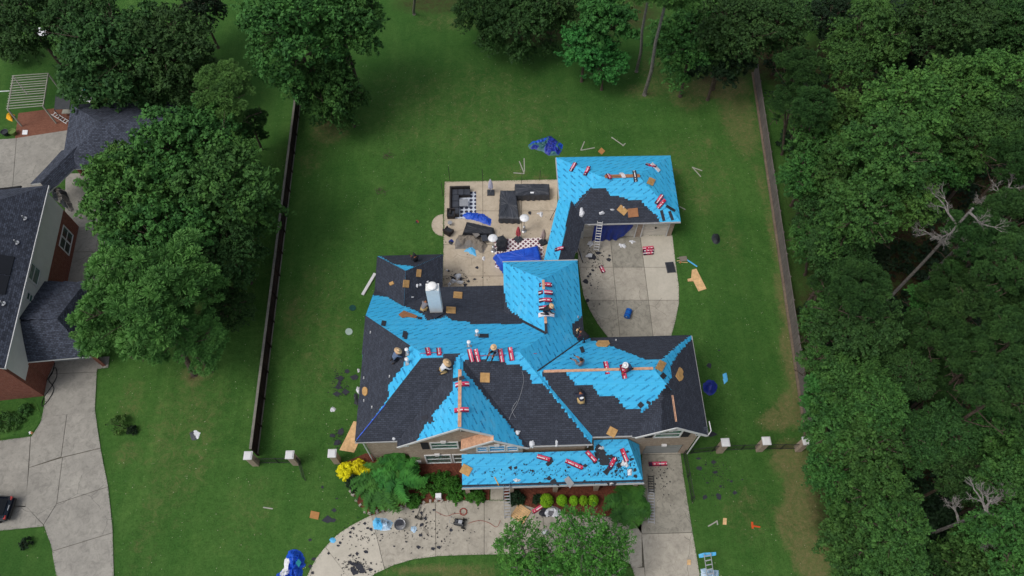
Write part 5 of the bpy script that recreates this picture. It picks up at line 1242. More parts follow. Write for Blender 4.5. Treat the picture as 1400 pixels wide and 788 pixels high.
def person(px, py, deg, pose, shirt, pants, hat, label, sleeves=None, hatr=.2, badge=None):
    J = POSES[pose]; vs, es, rad, reg = [], [], [], []
    def v(p, r_, g, par=None):
        vs.append(Vector(p)); rad.append(r_); reg.append(g)
        if par is not None: es.append((par, len(vs) - 1))
        return len(vs) - 1
    V3 = Vector; pel, che, nek, hed = [V3(J[k]) for k in ('pel', 'che', 'nek', 'hed')]
    a = v(pel, .15, 'pants'); b = v(pel.lerp(che, .45), .14, 'shirt', a); c = v(che, .165, 'shirt', b); n_ = v(nek, .06, 'skin', c)
    hv = (hed - nek).normalized(); h0 = v(nek.lerp(hed, .55), .075, 'skin', n_); h1 = v(hed, .1, 'skin', h0); v(hed + hv * .09, .085, 'skin', h1)
    fw = Vector((0, 1, 0)) - hv * hv.y; fw.normalize(); v(hed + fw * .105 - hv * .01, .018, 'skin', h1)
    for s in (-1, 1):
        m = lambda k: V3((J[k][0] * s, J[k][1], J[k][2]))
        sh = v(che + (nek - che) * .45 + V3((s * .185, 0, 0)), .07, 'shirt', c); el = v(m('el'), .05, 'sleeve', sh); wr = v(m('wr'), .032, 'skin', el)
        d = (m('wr') - m('el')).normalized(); pm = v(m('wr') + d * .06, .034, 'skin', wr); x = V3((s, 0, 0)); x = (x - d * x.dot(d)).normalized(); cu = d.cross(x) * (1 if d.cross(x).z < 0 else -1)
        for k, ln in enumerate((.072, .082, .078, .06)):
            q = m('wr') + d * .095 + x * (k - 1.5) * .021; f1 = v(q, .010, 'skin', pm); f2 = v(q + d * ln * .55 + cu * .008, .009, 'skin', f1); v(q + d * ln * .9 + cu * .035, .008, 'skin', f2)
        t1 = v(m('wr') + d * .045 - x * .045, .011, 'skin', pm); v(m('wr') + d * .085 - x * .062 + cu * .012, .009, 'skin', t1)
        hp = v(pel + V3((s * .1, 0, -.03)), .105, 'pants', a); kn = v(m('kn'), .068, 'pants', hp); an = v(m('an'), .05, 'pants', kn); v(m('to'), .048, 'boot', an)
    me = bpy.data.meshes.new('body'); me.from_pydata([tuple(q) for q in vs], es, []); me.update()
    ob = bpy.data.objects.new('body', me); COL.objects.link(ob); sk = ob.modifiers.new('s', 'SKIN')
    for q, r_ in zip(me.skin_vertices[0].data, rad): q.radius = (r_, r_)
    me.skin_vertices[0].data[0].use_root = True
    ss = ob.modifiers.new('u', 'SUBSURF'); ss.levels = 1
    dg = bpy.context.evaluated_depsgraph_get(); m2 = bpy.data.meshes.new_from_object(ob.evaluated_get(dg)); ob.modifiers.clear(); ob.data = m2
    keys = ['shirt', 'sleeve', 'pants', 'skin', 'boot']; ms = [shirt, sleeves or shirt, pants, 'skin', 'boot']; m2.materials.clear()
    for k in ms: m2.materials.append(MATS[k])
    for f in m2.polygons:
        best = min(range(len(es)), key=lambda i: segd(f.center, vs[es[i][0]], vs[es[i][1]])); i, j = es[best]
        t_ = (f.center - vs[i]).dot(vs[j] - vs[i]) / max(1e-6, (vs[j] - vs[i]).length_squared)
        g = reg[j] if (t_ > .45 or reg[j] in ('sleeve', 'boot')) and not (reg[j] == 'skin' and reg[i] in ('sleeve', 'shirt') and t_ < .75) else reg[i]
        f.material_index = keys.index(g); f.use_smooth = True
    t = thing('person', label, 'person', (0, 0, 0)); ob.parent = t
    q = hed + hv * .075; M = basis(hv, R(90))
    mb = MB(); mb.lathe((0, 0, 0), [(0, .12), (.07, .115), (.105, .08), (.112, .0), (hatr, -.015), (hatr + .008, -.028), (.11, -.02)] if hatr > .13 else [(0, .09), (.08, .075), (.113, .01), (.116, -.04), (.1, -.05)], 18)
    if hatr <= .13: mb.box((0.0, 0, 0), (.01, .01, .01))
    mb.v = [M @ p + q for p in mb.v]; mb.build('hat', hat, t, (0, 0, 0), smooth=True)
    if hatr > .13:
        mb = MB(); mb.lathe((0, 0, 0), [(.1145, .01), (.112, .035)], 18); mb.v = [M @ p + q for p in mb.v]; mb.build('hat_band', 'shirt_dark', t, (0, 0, 0))
    for s in (-1, 1):
        mb = MB(); e = hed + fw * .098 + Vector((s * .035, 0, 0)) + hv * .018; mb.box(e, (.022, .01, .012)); mb.build('eye', 'shirt_dark', t, (0, 0, 0))
    mb = MB(); mb.lathe((0, 0, 0), [(.106, .0), (.108, -.06), (.09, -.09)], 14); mb.v = [M @ p + hed + hv * .045 - fw * .012 for p in mb.v]; mb.build('hair', 'shirt_dark', t, (0, 0, 0))
    if badge:
        bn = (che - pel).cross(Vector((1, 0, 0))).normalized(); bn = bn if bn.z > 0 or bn.y < 0 else -bn; cc = pel.lerp(che, .8) + bn * .185; mb = MB(); Mx = basis(bn, 0)
        mb.lathe((0, 0, 0), [(0, .004), (.11, .004), (.11, 0)], 16); mb.v = [Mx @ Vector((p.x * 1.25, p.y * .7, p.z)) + cc for p in mb.v]; mb.build('back_print', badge, t, (0, 0, 0))
    l_, nn = hit(px, py); t.scale = (1.12,) * 3; t.location = l_ + nn * .02; t.rotation_euler = (0, 0, R(deg)); return t
def segd(p, a, b):
    ab = b - a; t = max(0, min(1, (p - a).dot(ab) / max(1e-9, ab.length_squared))); return (p - a - ab * t).length
person(606, 508, -70, 'kneel', 'shirt_white', 'pants_khaki', 'straw', 'kneeling roofer with wide straw hat, white shirt and khaki trousers above the front gable', hatr=.3)
person(541, 493, -60, 'kneel', 'shirt_slate', 'pants_dark', 'straw', 'kneeling roofer with straw hat and blue grey shirt on the left roof slope', hatr=.27)
person(676, 482, 150, 'sit', 'shirt_slate', 'pants_dark', 'straw', 'roofer in straw hat and blue shirt sitting between red bundles on the main ridge', hatr=.2)
person(746, 428, -100, 'kneel', 'shirt_dark', 'pants_dark', 'straw', 'roofer in straw hat and dark clothes kneeling left of the red bundle column', hatr=.2)
person(799, 467, 60, 'bend', 'shirt_dark', 'pants_dark', 'straw', 'roofer in pale hat bending at the valley corner above the rear driveway', sleeves='shirt_maroon', hatr=.25)
person(858, 505, 120, 'kneel', 'shirt_slate', 'pants_jean', 'white_plastic', 'roofer in white rimmed hat leaning over a red bundle on the right ridge', sleeves='shirt_maroon', hatr=.2)
person(794, 500, 40, 'sit', 'shirt_grey', 'shirt_grey', 'shirt_dark', 'roofer in grey patterned clothes sitting on the right ridge board', hatr=.12)
person(794, 549, 10, 'crouch', 'shirt_navy', 'pants_khaki', 'shirt_dark', 'crouching roofer in navy shirt with white print on the back, khaki trousers', hatr=.12, badge='white_plastic')
person(569, 358, 30, 'sit', 'shirt_dark', 'pants_dark', 'shirt_dark', 'person in black sitting near the top of the rear left roof wing', hatr=.12)
person(580, 424, -30, 'crouch', 'shirt_grey', 'pants_khaki', 'shirt_dark', 'dark capped roofer crouching just left of the white chimney', hatr=.13)

# ================================================================= SHINGLE BUNDLES
bn_ = 0
def bundle_parts(t, bendr, mat='wrap_red', n=10, L=1.0, wd=.34, h=.1, rows=1, dark_end=False):
    """paper wrapped pack of shingles; bendr > 0 sags over a ridge"""
    m = MB(); w = MB(); s2 = MB(); pk = MB(); dk = MB(); global bn_; bn_ += 1; br_ = random.Random(bn_); L *= br_.uniform(.93, 1.06); sk_ = br_.uniform(-.05, .05)
    def prof(x): return -bendr * x * x + .012 * math.sin(x * 9 + bn_)
    for k in range(n):
        x0, x1 = -L / 2 + L * k / n, -L / 2 + L * (k + 1) / n; z0, z1 = prof(x0), prof(x1)
        def seg(mb, ya, yb, lo, hi, xa=x0, xb=x1):
            p = [Vector((xa, ya, z0 + lo)), Vector((xb, ya, z1 + lo)), Vector((xb, yb, z1 + lo)), Vector((xa, yb, z0 + lo)), Vector((xa, ya, z0 + hi)), Vector((xb, ya, z1 + hi)), Vector((xb, yb, z1 + hi)), Vector((xa, yb, z0 + hi))]
            for f in ((0, 3, 2, 1), (4, 5, 6, 7), (0, 1, 5, 4), (2, 3, 7, 6), (0, 4, 7, 3), (1, 2, 6, 5)): mb.face([p[i] for i in f])
        seg(m, -wd / 2, wd / 2, 0, h)
        if k < n * .3 or k in (n - 1,): seg(s2, -wd / 2 - .004, wd / 2 + .004, .012, h + .004) if dark_end else None
        seg(w, -.05, .03, h - .002, h + .005) if br_.random() < .68 else None; seg(pk, .07, .13, h - .002, h + .004); seg(dk, -wd / 2, -wd / 2 + .05, h - .002, h + .004)
    m.build('paper_wrapper', mat, t, (0, 0, 0))
    if mat == 'wrap_red': pk.build('pink_stripe', 'wrap_pink', t, (0, 0, 0)); dk.build('shingle_edge', 'wrap_dark', t, (0, 0, 0))
    if w.f: w.build('printed_band', 'wrap_white', t, (0, 0, 0), kind='stuff')
    if dark_end and s2.f: s2.build('exposed_shingles', 'wrap_dark', t, (0, 0, 0), kind='stuff')
def bundle(px, py, deg, label, bend=0.0, mat='wrap_red', dark=False, L=1.0, lift=.03, flatn=False, group='red wrapped shingle bundles'):
    t = thing('shingle_bundle', label, 'shingle bundle', (0, 0, 0), group); bundle_parts(t, bend, mat, dark_end=dark, L=L)
    place(t, px, py, deg, lift, flatn); return t
RB = 'red wrapped shingle bundle '
for i, (y, w_) in enumerate(((389.5, 'topmost'), (400, 'second from the top'), (410.5, 'third from the top'), (421, 'lowest red one'))):
    bundle(746, y, 0, f'{RB}sagging over the rear ridge, {w_} of the column', .42, flatn=True, dark=True, L=1.08, lift=-.02)
bundle(747, 430, 0, 'white wrapped shingle bundle draped below the four red ones on the rear ridge', .5, 'wrap_white', flatn=True, L=1.2, lift=-.02, group='white wrapped shingle bundles')
for x, y, lb in ((585, 481, 'leftmost on the main ridge, left of a white sheeted one'), (643.5, 486, 'leftmost of the close pair above the small dark slope'), (652, 486, 'right one of the close pair on the main ridge'), (685, 486, 'just right of the sitting man in a straw hat'), (698.5, 484, 'rightmost on the main ridge')):
    bundle(x, y, -80 if x < 660 else -83, RB + lb, .35, L=.98, lift=.06, flatn=False)
bundle(600, 481, -84, RB + 'half covered by a white sheet beside the leftmost one', .3)
bundle(632, 526, 5, RB + 'draped over the front gable ridge, upper one', .45, flatn=True, L=1.0, lift=.03); bundle(631, 561, 3, RB + 'draped over the front gable ridge, lower one', .45, flatn=True, L=1.05, lift=.03)
bundle(829, 503, -86, RB + 'across the right wing ridge between white sheet and leaning man', .4, flatn=True, L=1.05, lift=.02); bundle(852, 508, -80, RB + 'under the hands of the man in the white rimmed hat', .2)
MB2 = [(784, 229, 52, 'on the garage roof, far left one', False), (803, 234.5, 55, 'on the garage roof, second from the left', False), (832, 241.5, -84, 'across the garage ridge at its left end', False)]
for x, y, a, lb, dk in MB2: bundle(x, y, a, RB + lb, .3 if 'across' in lb else 0, dark=True)
bundle(890, 227, -35, RB + 'on the rear right of the garage roof beside white wrapping', 0, dark=True); bundle(895.5, 229.5, -35, 'white wrapped shingle bundle at the rear right of the garage roof', 0, 'wrap_white', group='white wrapped shingle bundles')
bundle(851, 240, -80, 'white wrapped shingle bundle lying across the garage ridge', .3, 'wrap_white', group='white wrapped shingle bundles'); bundle(868, 241, -84, 'opened dark shingle bundle with white wrapping across the garage ridge', .3, 'charcoal_edge')
bundle(901, 273, 55, RB + 'upper of the stack on the right garage slope', dark=True); bundle(904, 279, 50, RB + 'lower of the stack on the right garage slope')
bundle(765, 341, -8, RB + 'on the breezeway roof ridge', .25, dark=True, L=.9)
for k, y in enumerate((340, 343.6, 347)): bundle(886, y, 4, f'faded red shingle bundle on the rear driveway, {["far", "middle", "near"][k]} one of three', dark=k > 0)
bundle(823, 369, -70, 'opened red shingle bundle standing alone on the rear driveway', dark=True, L=.75)
bundle(743, 626, -20, RB + 'on the left half of the porch roof, left of dark scraps'); bundle(781, 633, -27, RB + 'on the middle of the porch roof'); bundle(788.5, 636.5, -27, RB + 'at the middle of the porch roof, right end touching scraps')
bundle(808, 624, -52, RB + 'at the left rim of the big dark scrap pile'); bundle(853, 622, -72, RB + 'near the right hip of the porch roof'); bundle(837, 633, 62, RB + 'right of the big dark scrap pile, torn', dark=True)
bundle(895, 635, 0, 'red shingle bundle on the front garage driveway, left of its twin', dark=True); bundle(903, 634.8, 0, 'red shingle bundle on the front garage driveway, right one')

# ================================================================= LOOSE PIECES ON ROOFS AND GROUND
def rect(px, py, w, h, deg=0):
    c, s = math.cos(R(deg)), math.sin(R(deg)); return [(px + (x * w / 2) * c - (y * h / 2) * s, py + (x * w / 2) * s + (y * h / 2) * c) for x, y in ((-1, -1), (1, -1), (1, 1), (-1, 1))]
def blob(px, py, rx, ry, seed=0, n=11, j=.3):
    r_ = random.Random(seed * 7 + int(px * 3)); return [(px + rx * math.cos(6.283 * k / n) * (1 + r_.uniform(-j, j)), py + ry * math.sin(6.283 * k / n) * (1 + r_.uniform(-j, j))) for k in range(n)]
foam = [((573, 373.5), (6, 10), 5, 'below the sitting person in black'), ((535, 387.5), (6, 4), -25, 'small, on the left roof wing'), ((555.5, 388), (8, 10), 5, 'between the small pad and two white scraps'), ((626, 403), (12, 8), 5, 'right of the chimney top'), ((616.5, 423.5), (13, 8), 3, 'right of the chimney foot'),
        ((663, 516.5), (13, 13), 2, 'large square one on the dark front slope'), ((904, 500), (10, 13), 28, 'at the right end of the right ridge'), ((837, 591), (12, 12), 28, 'near the front eave of the right wing'), ((890.5, 248), (9, 9), 25, 'on the blue right slope of the garage'),
        ((851, 287.5), (13, 9), 40, 'left one of the pair on the garage shingles'), ((865.5, 291), (14, 12), -6, 'right one of the pair on the garage shingles'), ((637, 643), (14, 13), 28, 'at the left end of the porch roof')]
for (c, s, a, lb) in foam: flat('foam_pad', 'foam' if 'pair' not in lb or 'left' in lb else 'terra_stain', rect(*c, *s, a), 'tan foam kneeling pad ' + lb, 'foam pad', 'tan foam pads', .07, .03)
flat('foam_pad', 'foam', [(814.5, 470), (818, 465.5), (832, 465.5), (834, 470), (830, 473.5), (817, 473)], 'tan foam pad with rounded corners beside the bending man', 'foam pad', 'tan foam pads', .07)
flat('foam_pad', 'foam', blob(930, 512, 5, 9, 3), 'torn tan foam piece on the far right slope', 'foam pad', 'tan foam pads', .07); flat('foam_pad', 'foam', blob(498.5, 535, 4, 6, 4, j=.1), 'round brownish foam piece on the left slope', 'foam pad', 'tan foam pads', .06)
flat('foam_pad', 'terra_stain', [(545, 430), (552, 424.5), (558, 427), (564, 429), (571, 432), (569, 434.5), (558, 432.5), (550, 434)], 'long torn brown foam strip on the blue left of the chimney', 'foam pad', 'tan foam pads', .06)
flat('cardboard_piece', 'cardboard', rect(430, 704.5, 12, 10, 12), 'brown cardboard piece on the front lawn', 'cardboard'); cb = flat('wooden_frame_offcut', 'cardboard', rect(822.5, 206.8, 7, 7, 42), 'small square wooden frame on grass above the garage', 'frame')
flat('board_offcut', 'plywood', rect(991, 713, 5, 9, 4), 'small plywood offcut on the right front lawn', 'offcut'); flat('board_offcut', 'plywood', rect(942, 769, 5, 7, 4), 'small plywood offcut at the lower edge of the garage driveway', 'offcut')
flat('plywood_sheet', 'plywood', [(946, 369), (952, 367.5), (966, 395), (955, 398.5), (948, 384.5), (940.5, 385), (940, 381.5), (945, 380.5)], 'notched plywood sheet lying on the lawn right of the rear driveway', 'plywood', th=.03, lift=.02)
flat('plywood_sheet', 'plywood', [(483.5, 576), (488.5, 577), (490, 606), (484, 619), (464, 615.5), (473, 598)], 'plywood sheet on grass at the front left house corner', 'plywood', th=.03, lift=.02)
# shingle scraps: dark chips on every surface
LM = {'scraps on the front driveway': [((521, 717), 'pale blue plastic pile'), ((547, 716), 'round pale bin'), ((575, 702), 'hand truck'), ((566, 724), 'pale blue plastic bunch'), ((628, 716), 'air compressor'), ((455, 739), 'cyan scrap'), ((488, 776), 'dark scrap heap'), ((600, 681), 'white utility box')],
 'scraps on the rear driveway': [((815, 343), 'foot of the ladder'), ((823, 369), 'opened red bundle'), ((851, 336), 'middle white plastic'), ((798, 461), 'bending man')],
 'scraps on the patio': [((622, 383), 'white bags'), ((661, 354), 'dirty white scrap'), ((740, 293), 'torn white paper')],
 'scraps on the lawns': [((455, 560), 'red and white wrapping scrap'), ((475, 600), 'plywood sheet'), ((430, 704), 'brown cardboard piece'), ((454, 620), 'white capped pillar'), ((992, 605), 'right brick pillar'), ((991, 713), 'plywood offcut'), ((971, 530), 'round blue bundle'), ((400, 770), 'big blue tarpaulin'), ((490, 534), 'white crumpled scrap at the eave'), ((940, 650), 'black iron railing')],
 'scraps on the porch roof': [((637, 643), 'tan foam pad'), ((707, 657), 'white torn wrapping at left'), ((743, 626), 'leftmost red bundle'), ((785, 635), 'middle red bundles'), ((777, 661), 'grey metal sheet'), ((822, 625), 'big scrap heap'), ((853, 622), 'bundle by the right hip'), ((861, 645), 'lower right white wrapping')]}
def lm_labels(lst, label, group):
    if group not in LM: return [label] * len(lst)
    key = []
    for x, y, r_ in lst:
        (lx, ly), nm = min(LM[group], key=lambda q: math.hypot(q[0][0] - x, q[0][1] - y)); dx, dy = x - lx, y - ly
        key.append(((('right of' if dx > 0 else 'left of') if abs(dx) > abs(dy) else ('below' if dy > 0 else 'above')) + ' the ' + nm, math.hypot(dx, dy)))
    out = []
    for k, (d_, q) in enumerate(key):
        same = sorted(j for j in range(len(key)) if key[j][0] == d_); same.sort(key=lambda j: key[j][1]); o_ = same.index(k)
        out.append('dark shingle scrap ' + (['closest', 'second closest', 'third closest', 'fourth closest', 'fifth closest', 'sixth closest', 'seventh closest', 'eighth closest', 'farthest'][min(o_, 8)] + ' ' if len(same) > 1 else '') + d_ + {'scraps on the lawns': ', on grass', 'scraps on the porch roof': ', porch roof', 'scraps on the patio': ', patio'}.get(group, ', on concrete'))
    return out
def chips(lst, label, group, mat='charcoal_edge', name='shingle_scrap', th=.015):
    LB = lm_labels(lst, label, group)
    for i, (x, y, r_) in enumerate(lst):
        rr = random.Random(i + int(x)); p = blob(x, y, r_, r_ * .8, i, rr.choice((4, 5, 6)), .45); flat(name, mat, p, LB[i], 'shingle scrap', group, th, .015 + .004 * (i % 4))
chips([(x, y, r_) for x, y, r_ in ((499, 716, 3), (503, 722, 2.2), (507, 724, 2.6), (479, 728, 2), (483, 722, 2), (479, 734, 2), (465, 742, 2.4), (462, 746, 2), (449, 757, 2.4), (501, 754, 3), (478, 760, 2.2), (488, 757, 3), (484, 771, 3), (478, 768, 2.6), (490, 776, 4.5), (496, 782, 4.5), (484, 780, 4), (506, 779, 3), (427, 783, 3), (429, 764, 3.4), (425, 775, 3),
      (576, 701, 3), (582, 709, 3), (576, 718, 4), (575, 732, 2.6), (572, 748, 3), (592, 750, 2.8), (600, 748, 3), (616, 725, 2.6), (556, 741, 1.6), (539, 747, 1.8), (593, 697, 2.6), (565, 700, 2))], 'torn black shingle scrap lying on the curved front driveway', 'scraps on the front driveway')
chips([(x, y, r_) for x, y, r_ in ((813, 352, 4), (818, 346, 4), (808, 353, 3), (811, 351, 5), (832, 355, 3.4), (833, 350, 2), (807, 375, 3), (811, 370, 2.6), (804, 378, 3), (801, 385, 4), (808, 390, 1.6), (803, 411, 3))], 'torn black shingle scrap lying on the rear driveway', 'scraps on the rear driveway')
chips([(619, 381, 3), (623, 376, 3), (630, 382, 3), (649, 382, 2.4), (641, 385, 2.4), (652, 366, 2.2), (724.5, 291, 2.6), (636, 389, 3), (613, 371, 2)], 'dark roofing scrap dropped on the patio', 'scraps on the patio')
chips([(466, 517, 6), (462, 530, 6), (472, 536, 5), (460, 539, 6), (474, 508, 4), (485, 515, 5), (464, 524, 4), (466, 590, 7), (461, 606, 5), (455, 596, 4), (448, 712, 7), (456, 711, 5), (441, 666, 3), (424, 738, 3), (461, 682, 2), (457, 698, 3), (975, 632, 4.5), (978, 646, 4.5), (955, 627, 4), (984, 680, 4), (981, 677, 4), (963, 680, 4), (1004, 674, 4), (985, 665, 2), (967, 660, 1.6), (1015, 656, 1.6), (1000, 658, 2), (956, 640, 4), (974, 594, 5), (970, 500, 4)], 'dark torn shingle scrap lying in the grass', 'scraps on the lawns')
chips([(698, 640, 3), (705, 640, 2.6), (728, 644, 2), (777, 639, 2.6), (745, 655, 2), (738, 660, 2), (799, 658, 2), (806, 659, 2.4), (832, 660, 5), (838, 660, 5), (752, 628, 4), (749, 634, 4), (753, 631, 4), (793, 636, 4), (795, 641, 3.4), (800, 637, 3), (830, 645, 5), (832, 642, 4), (843, 644, 2.4), (868, 643, 3), (864, 628, 3), (858, 618, 2.6), (847, 636, 4), (843, 630, 3), (852, 634, 4), (869, 651, 3), (756, 659, 5), (751, 655, 4), (763, 663, 2)], 'dark shingle scrap scattered on the blue porch roof', 'scraps on the porch roof')
rp = random.Random(9); pile = []
for k in range(34):
    a = rp.uniform(0, 6.28); q = rp.random() ** .6; pile.append((822 + math.cos(a) * q * 13, 625 + math.sin(a) * q * 15, rp.uniform(3, 5)))
chips(pile, 'black shingle scrap in the big heap on the porch roof', 'heap of scraps on the porch roof', th=.03)
chips([(983, 479, 1.5)], 'single tiny dark scrap on the lawn right of the house', None)
for (x, y, w_, h_, a, lb) in ((907, 514, 7, 7, 45, 'upper right of the right wing'), (876, 554, 7, 7, 45, 'lower right part of the right wing'), (887, 551, 6, 4, 30, 'beside the lower diamond one'), (796, 478, 5, 8, -20, 'above the man on the right ridge board'), (661, 459, 14, 5, 0, 'under the white ridge vent pipe'), (524.5, 442, 6, 7, 10, 'left blue area'), (574, 435, 6, 3, 5, 'left of the chimney foot'),
        (553, 457, 5, 9, 10, 'blue area above the left hip'), (555, 459, 4, 9, 12, 'blue area above the left hip, partly covered'), (627, 518, 16, 5, -14, 'over the top of the front gable ridge'), (906, 295, 4, 15, -15, 'garage right slope, left of two parallel'), (917.5, 295, 4, 13, -20, 'garage right slope, right of two parallel'), (917, 285, 14, 3.4, 30, 'garage right slope, long one above the parallel two'), (581, 571, 8, 6, -20, 'blue edge of the front gable'), (785, 545, 0.1, .1, 0, '')):
    if lb: flat('loose_shingle', 'charcoal_edge', rect(x, y, w_, h_, a), 'loose charcoal shingle, ' + lb, 'loose shingle', 'loose shingles on the roof', .02, .03)
# white wrapping scraps
def whites(lst, group):
    for i, (x, y, a, b, lb) in enumerate(lst):
        crumple('wrapping_scrap', ['film_white'], blob(x, y, a, b, i, 12, .35), lb, 'plastic scrap', .16, .05, i, group, 5, edge=.12)
whites([(570, 391, 2.4, 2.4, 'white scrap left of its twin beside the chimney'), (574.5, 390, 2.6, 2.4, 'white scrap right of its twin beside the chimney'), (585, 385.5, 2, 2, 'tiny white scrap just above the chimney'), (564, 406.5, 3, 1.2, 'thin white scrap below the foam pad left of the chimney'),
        (708, 591, 3.2, 3.6, 'white scrap on the dark slope near the small gable'), (727, 607.5, 4.6, 5.4, 'bunched white plastic on the front eave above the porch'), (761, 606.5, 2, 6, 'curled white plastic strip on the front eave'), (753, 610, 4, 4, 'pinkish white plastic beside the curled strip'), (538, 600, 2.6, 3, 'white plastic bit at the left front eave corner'),
        (822, 613, 5, 3, 'white torn wrapping on top of the dark scrap heap'), (854, 634, 5.5, 5, 'white torn wrapping near the right porch hip'), (861, 645, 5, 5, 'white torn wrapping by the lower right of the porch roof'), (707, 657, 5, 2.6, 'white torn wrapping on the left half of the porch roof'), (727, 665, 5, 2, 'white wrapping on the porch gutter'), (756, 664, 5, 1.8, 'white wrapping on the porch gutter beside a dark shingle'), (812, 627, 1.2, 4, 'thin white strip by the heap'),
        (828, 663, 4, 1.6, 'white wrapping at the porch eave, left of the feathery shrub'), (836, 661, 3, 2.4, 'white wrapping at the porch eave above the feathery shrub'),
        (806.5, 334, 4.4, 4, 'white plastic bunch on the rear driveway nearest the ladder'), (851, 336, 6, 3.4, 'white plastic sheet scrap in the middle of the rear driveway'), (864.5, 330.5, 3.8, 2.6, 'white plastic scrap nearest the garage door'), (806, 349.5, 4.6, 3.4, 'white plastic among the dark scraps of the rear driveway'), (795, 291, 3.6, 8, 'long white plastic scrap on the garage valley'), (823, 291.5, 4, 2.6, 'pinkish wrapping scrap on the garage shingles'), (837, 287, 3, 1.4, 'thin white scrap on the garage shingles'), (852, 284, 2, 2, 'white bit on the left tan pad of the garage'),
        (455, 560, 4, 3, 'red and white wrapping scrap on the left lawn'), (490, 507, 1.6, 3, 'white scrap beside the left eave'), (490, 534, 2.4, 5, 'white crumpled scrap beside the left eave, lower'), (665, 500, 0.1, .1, '')][:-1], 'white plastic wrapping scraps')
whites([(626, 378, 4.4, 4, 'white bag on the patio near the house corner, upper'), (620, 385, 4, 3.4, 'white bag on the patio near the house corner, lower'), (614.5, 389, 2.4, 3, 'small white bag against the house roof edge'), (629, 386, 5, 2.4, 'flattened white bag on the patio'), (740, 293.5, 2, 4, 'white torn paper on the patio by the breezeway, right'), (736.5, 292, 2.4, 1.4, 'white torn paper on the patio by the breezeway, left'), (661, 354, 2.4, 3, 'dirty white scrap below the blue film on the patio'), (611, 370, 2, 1.4, 'reddish paper scrap near the wing roof')], 'white bags on the patio')
# tarpaulins
crumple('blue_tarpaulin', ['tarp_deep', 'tarp_deep', 'tarp_greenish', 'tarp_blue'], [(722, 200), (727, 194), (740, 190), (752, 186), (760, 191), (770, 198), (768, 207), (763, 213), (750, 213), (743, 208), (733, 205), (724, 204)], 'crumpled blue and green tarpaulin on the back lawn', 'tarpaulin', .5, .08, 3, freq=2.6)
crumple('blue_tarpaulin', ['tarp_blue', 'tarp_blue', 'tarp_blue', 'tarp_blue', 'tarp_blue', 'tarp_blue', 'film_white'], [(372, 800), (378, 786), (388, 778), (390, 765), (394, 754), (403, 750), (411, 754), (414, 758), (417, 764), (416, 770), (419, 773), (413, 777), (414, 790), (410, 806)], 'large crumpled blue tarpaulin on the lawn at the bottom', 'tarpaulin', .6, .08, 8, freq=2.6)
flat('teal_sheet', 'teal', [(404, 770), (408, 764.5), (412, 769), (408.5, 776)], 'small teal sheet on the big blue tarpaulin', 'sheet', th=.02, lift=.5)
crumple('blue_tarpaulin', ['tarp_blue'], [(631, 295), (638, 290.5), (650, 291), (662, 293.5), (672, 300), (671, 309), (664, 307), (650, 302), (637, 300)], 'bright blue tarpaulin bunched beside the patio rug', 'tarpaulin', .35, .07, 12, freq=2)
crumple('blue_film', ['tarp_sky'], [(634, 344), (641, 337), (649, 336), (650, 343), (652, 351), (646, 349), (640, 345)], 'sky blue sheet thrown over the grey patio cover', 'sheet', .2, .07, 14)
crumple('blue_tarpaulin', ['tarp_deep'], blob(971, 529.5, 10, 11, 5, 14, .1), 'round dark blue tarpaulin bundle on the right lawn', 'tarpaulin', .4, .08, 15, freq=1.4)
crumple('blue_film', ['tarp_sky'], [(988, 512), (993, 509.5), (995, 520), (990, 527)], 'small sky blue scrap on the right lawn', 'sheet', .15, .06, 16)
crumple('wrapped_bundle', ['tarp_pale', 'tarp_sky'], [(509, 713), (514, 708), (522, 708), (534, 711), (537, 716), (534, 725), (522, 726), (511, 723)], 'pale blue plastic wrapped pile on the front driveway', 'plastic pile', .55, .07, 17, freq=2.4)
crumple('blue_film', ['tarp_pale'], blob(566, 724, 5, 5, 8), 'small pale blue plastic bunch on the front driveway', 'sheet', .25, .06, 18)
crumple('blue_film', ['tarp_sky'], blob(455, 739, 4.4, 4, 9, 9, .15), 'cyan scrap at the driveway edge on the front lawn', 'sheet', .15, .06, 19)
crumple('plastic_sheet', ['tarp_pale'], [(809, 744), (817, 748), (829, 755), (826, 760), (812, 754)], 'pale blue plastic seen through the airy front tree', 'sheet', .2, .08, 20)
crumple('black_sheet', ['cover_black'], blob(487, 546, 4, 9, 12), 'black plastic bag beside the left eave', 'plastic bag', .3, .07, 22)
crumple('debris_heap', ['cover_black', 'shirt_grey', 'film_white', 'cover_black'], blob(752, 700, 16, 10, 10, 14, .2), 'heap of black bags and torn wrapping in front of the ball shrubs', 'debris heap', .6, .08, 23)
crumple('debris_heap', ['film_white', 'shirt_grey'], blob(746, 728, 6, 4, 11, 12, .3), 'grey white plastic bunch under the airy front tree', 'debris heap', .3, .07, 24)
bundle(736, 696, 30, 'red shingle bundle in the heap before the ball shrubs')
crumple('bag', ['cover_black'], blob(978.5, 327, 6, 7.5, 13, 12, .15), 'black rubbish bag on the lawn right of the rear driveway', 'bag', .7, .06, 25)
crumple('scrap_heap', ['clay_red', 'cover_black'], blob(570.5, 303.5, 2.4, 2, 3, 9), 'small red toy on the lawn left of the patio', 'toy', .2, .05, 26)
crumple('grey_scrap', ['film_white', 'cover_slate'], blob(267, 595, 8, 6, 4, 12, .4), 'flattened grey scrap on the west lawn', 'scrap', .08, .06, 27)
flat('drain_cover', 'lid_pale', blob(477, 453.5, 5, 4.6, 0, 18, 0), 'pale round drain cover in the left lawn', 'drain cover', th=.06, lift=0); flat('drain_cover', 'lid_green', blob(482, 421, 4.6, 4, 0, 18, 0), 'dark green round drain cover in the left lawn', 'drain cover', th=.06, lift=0)
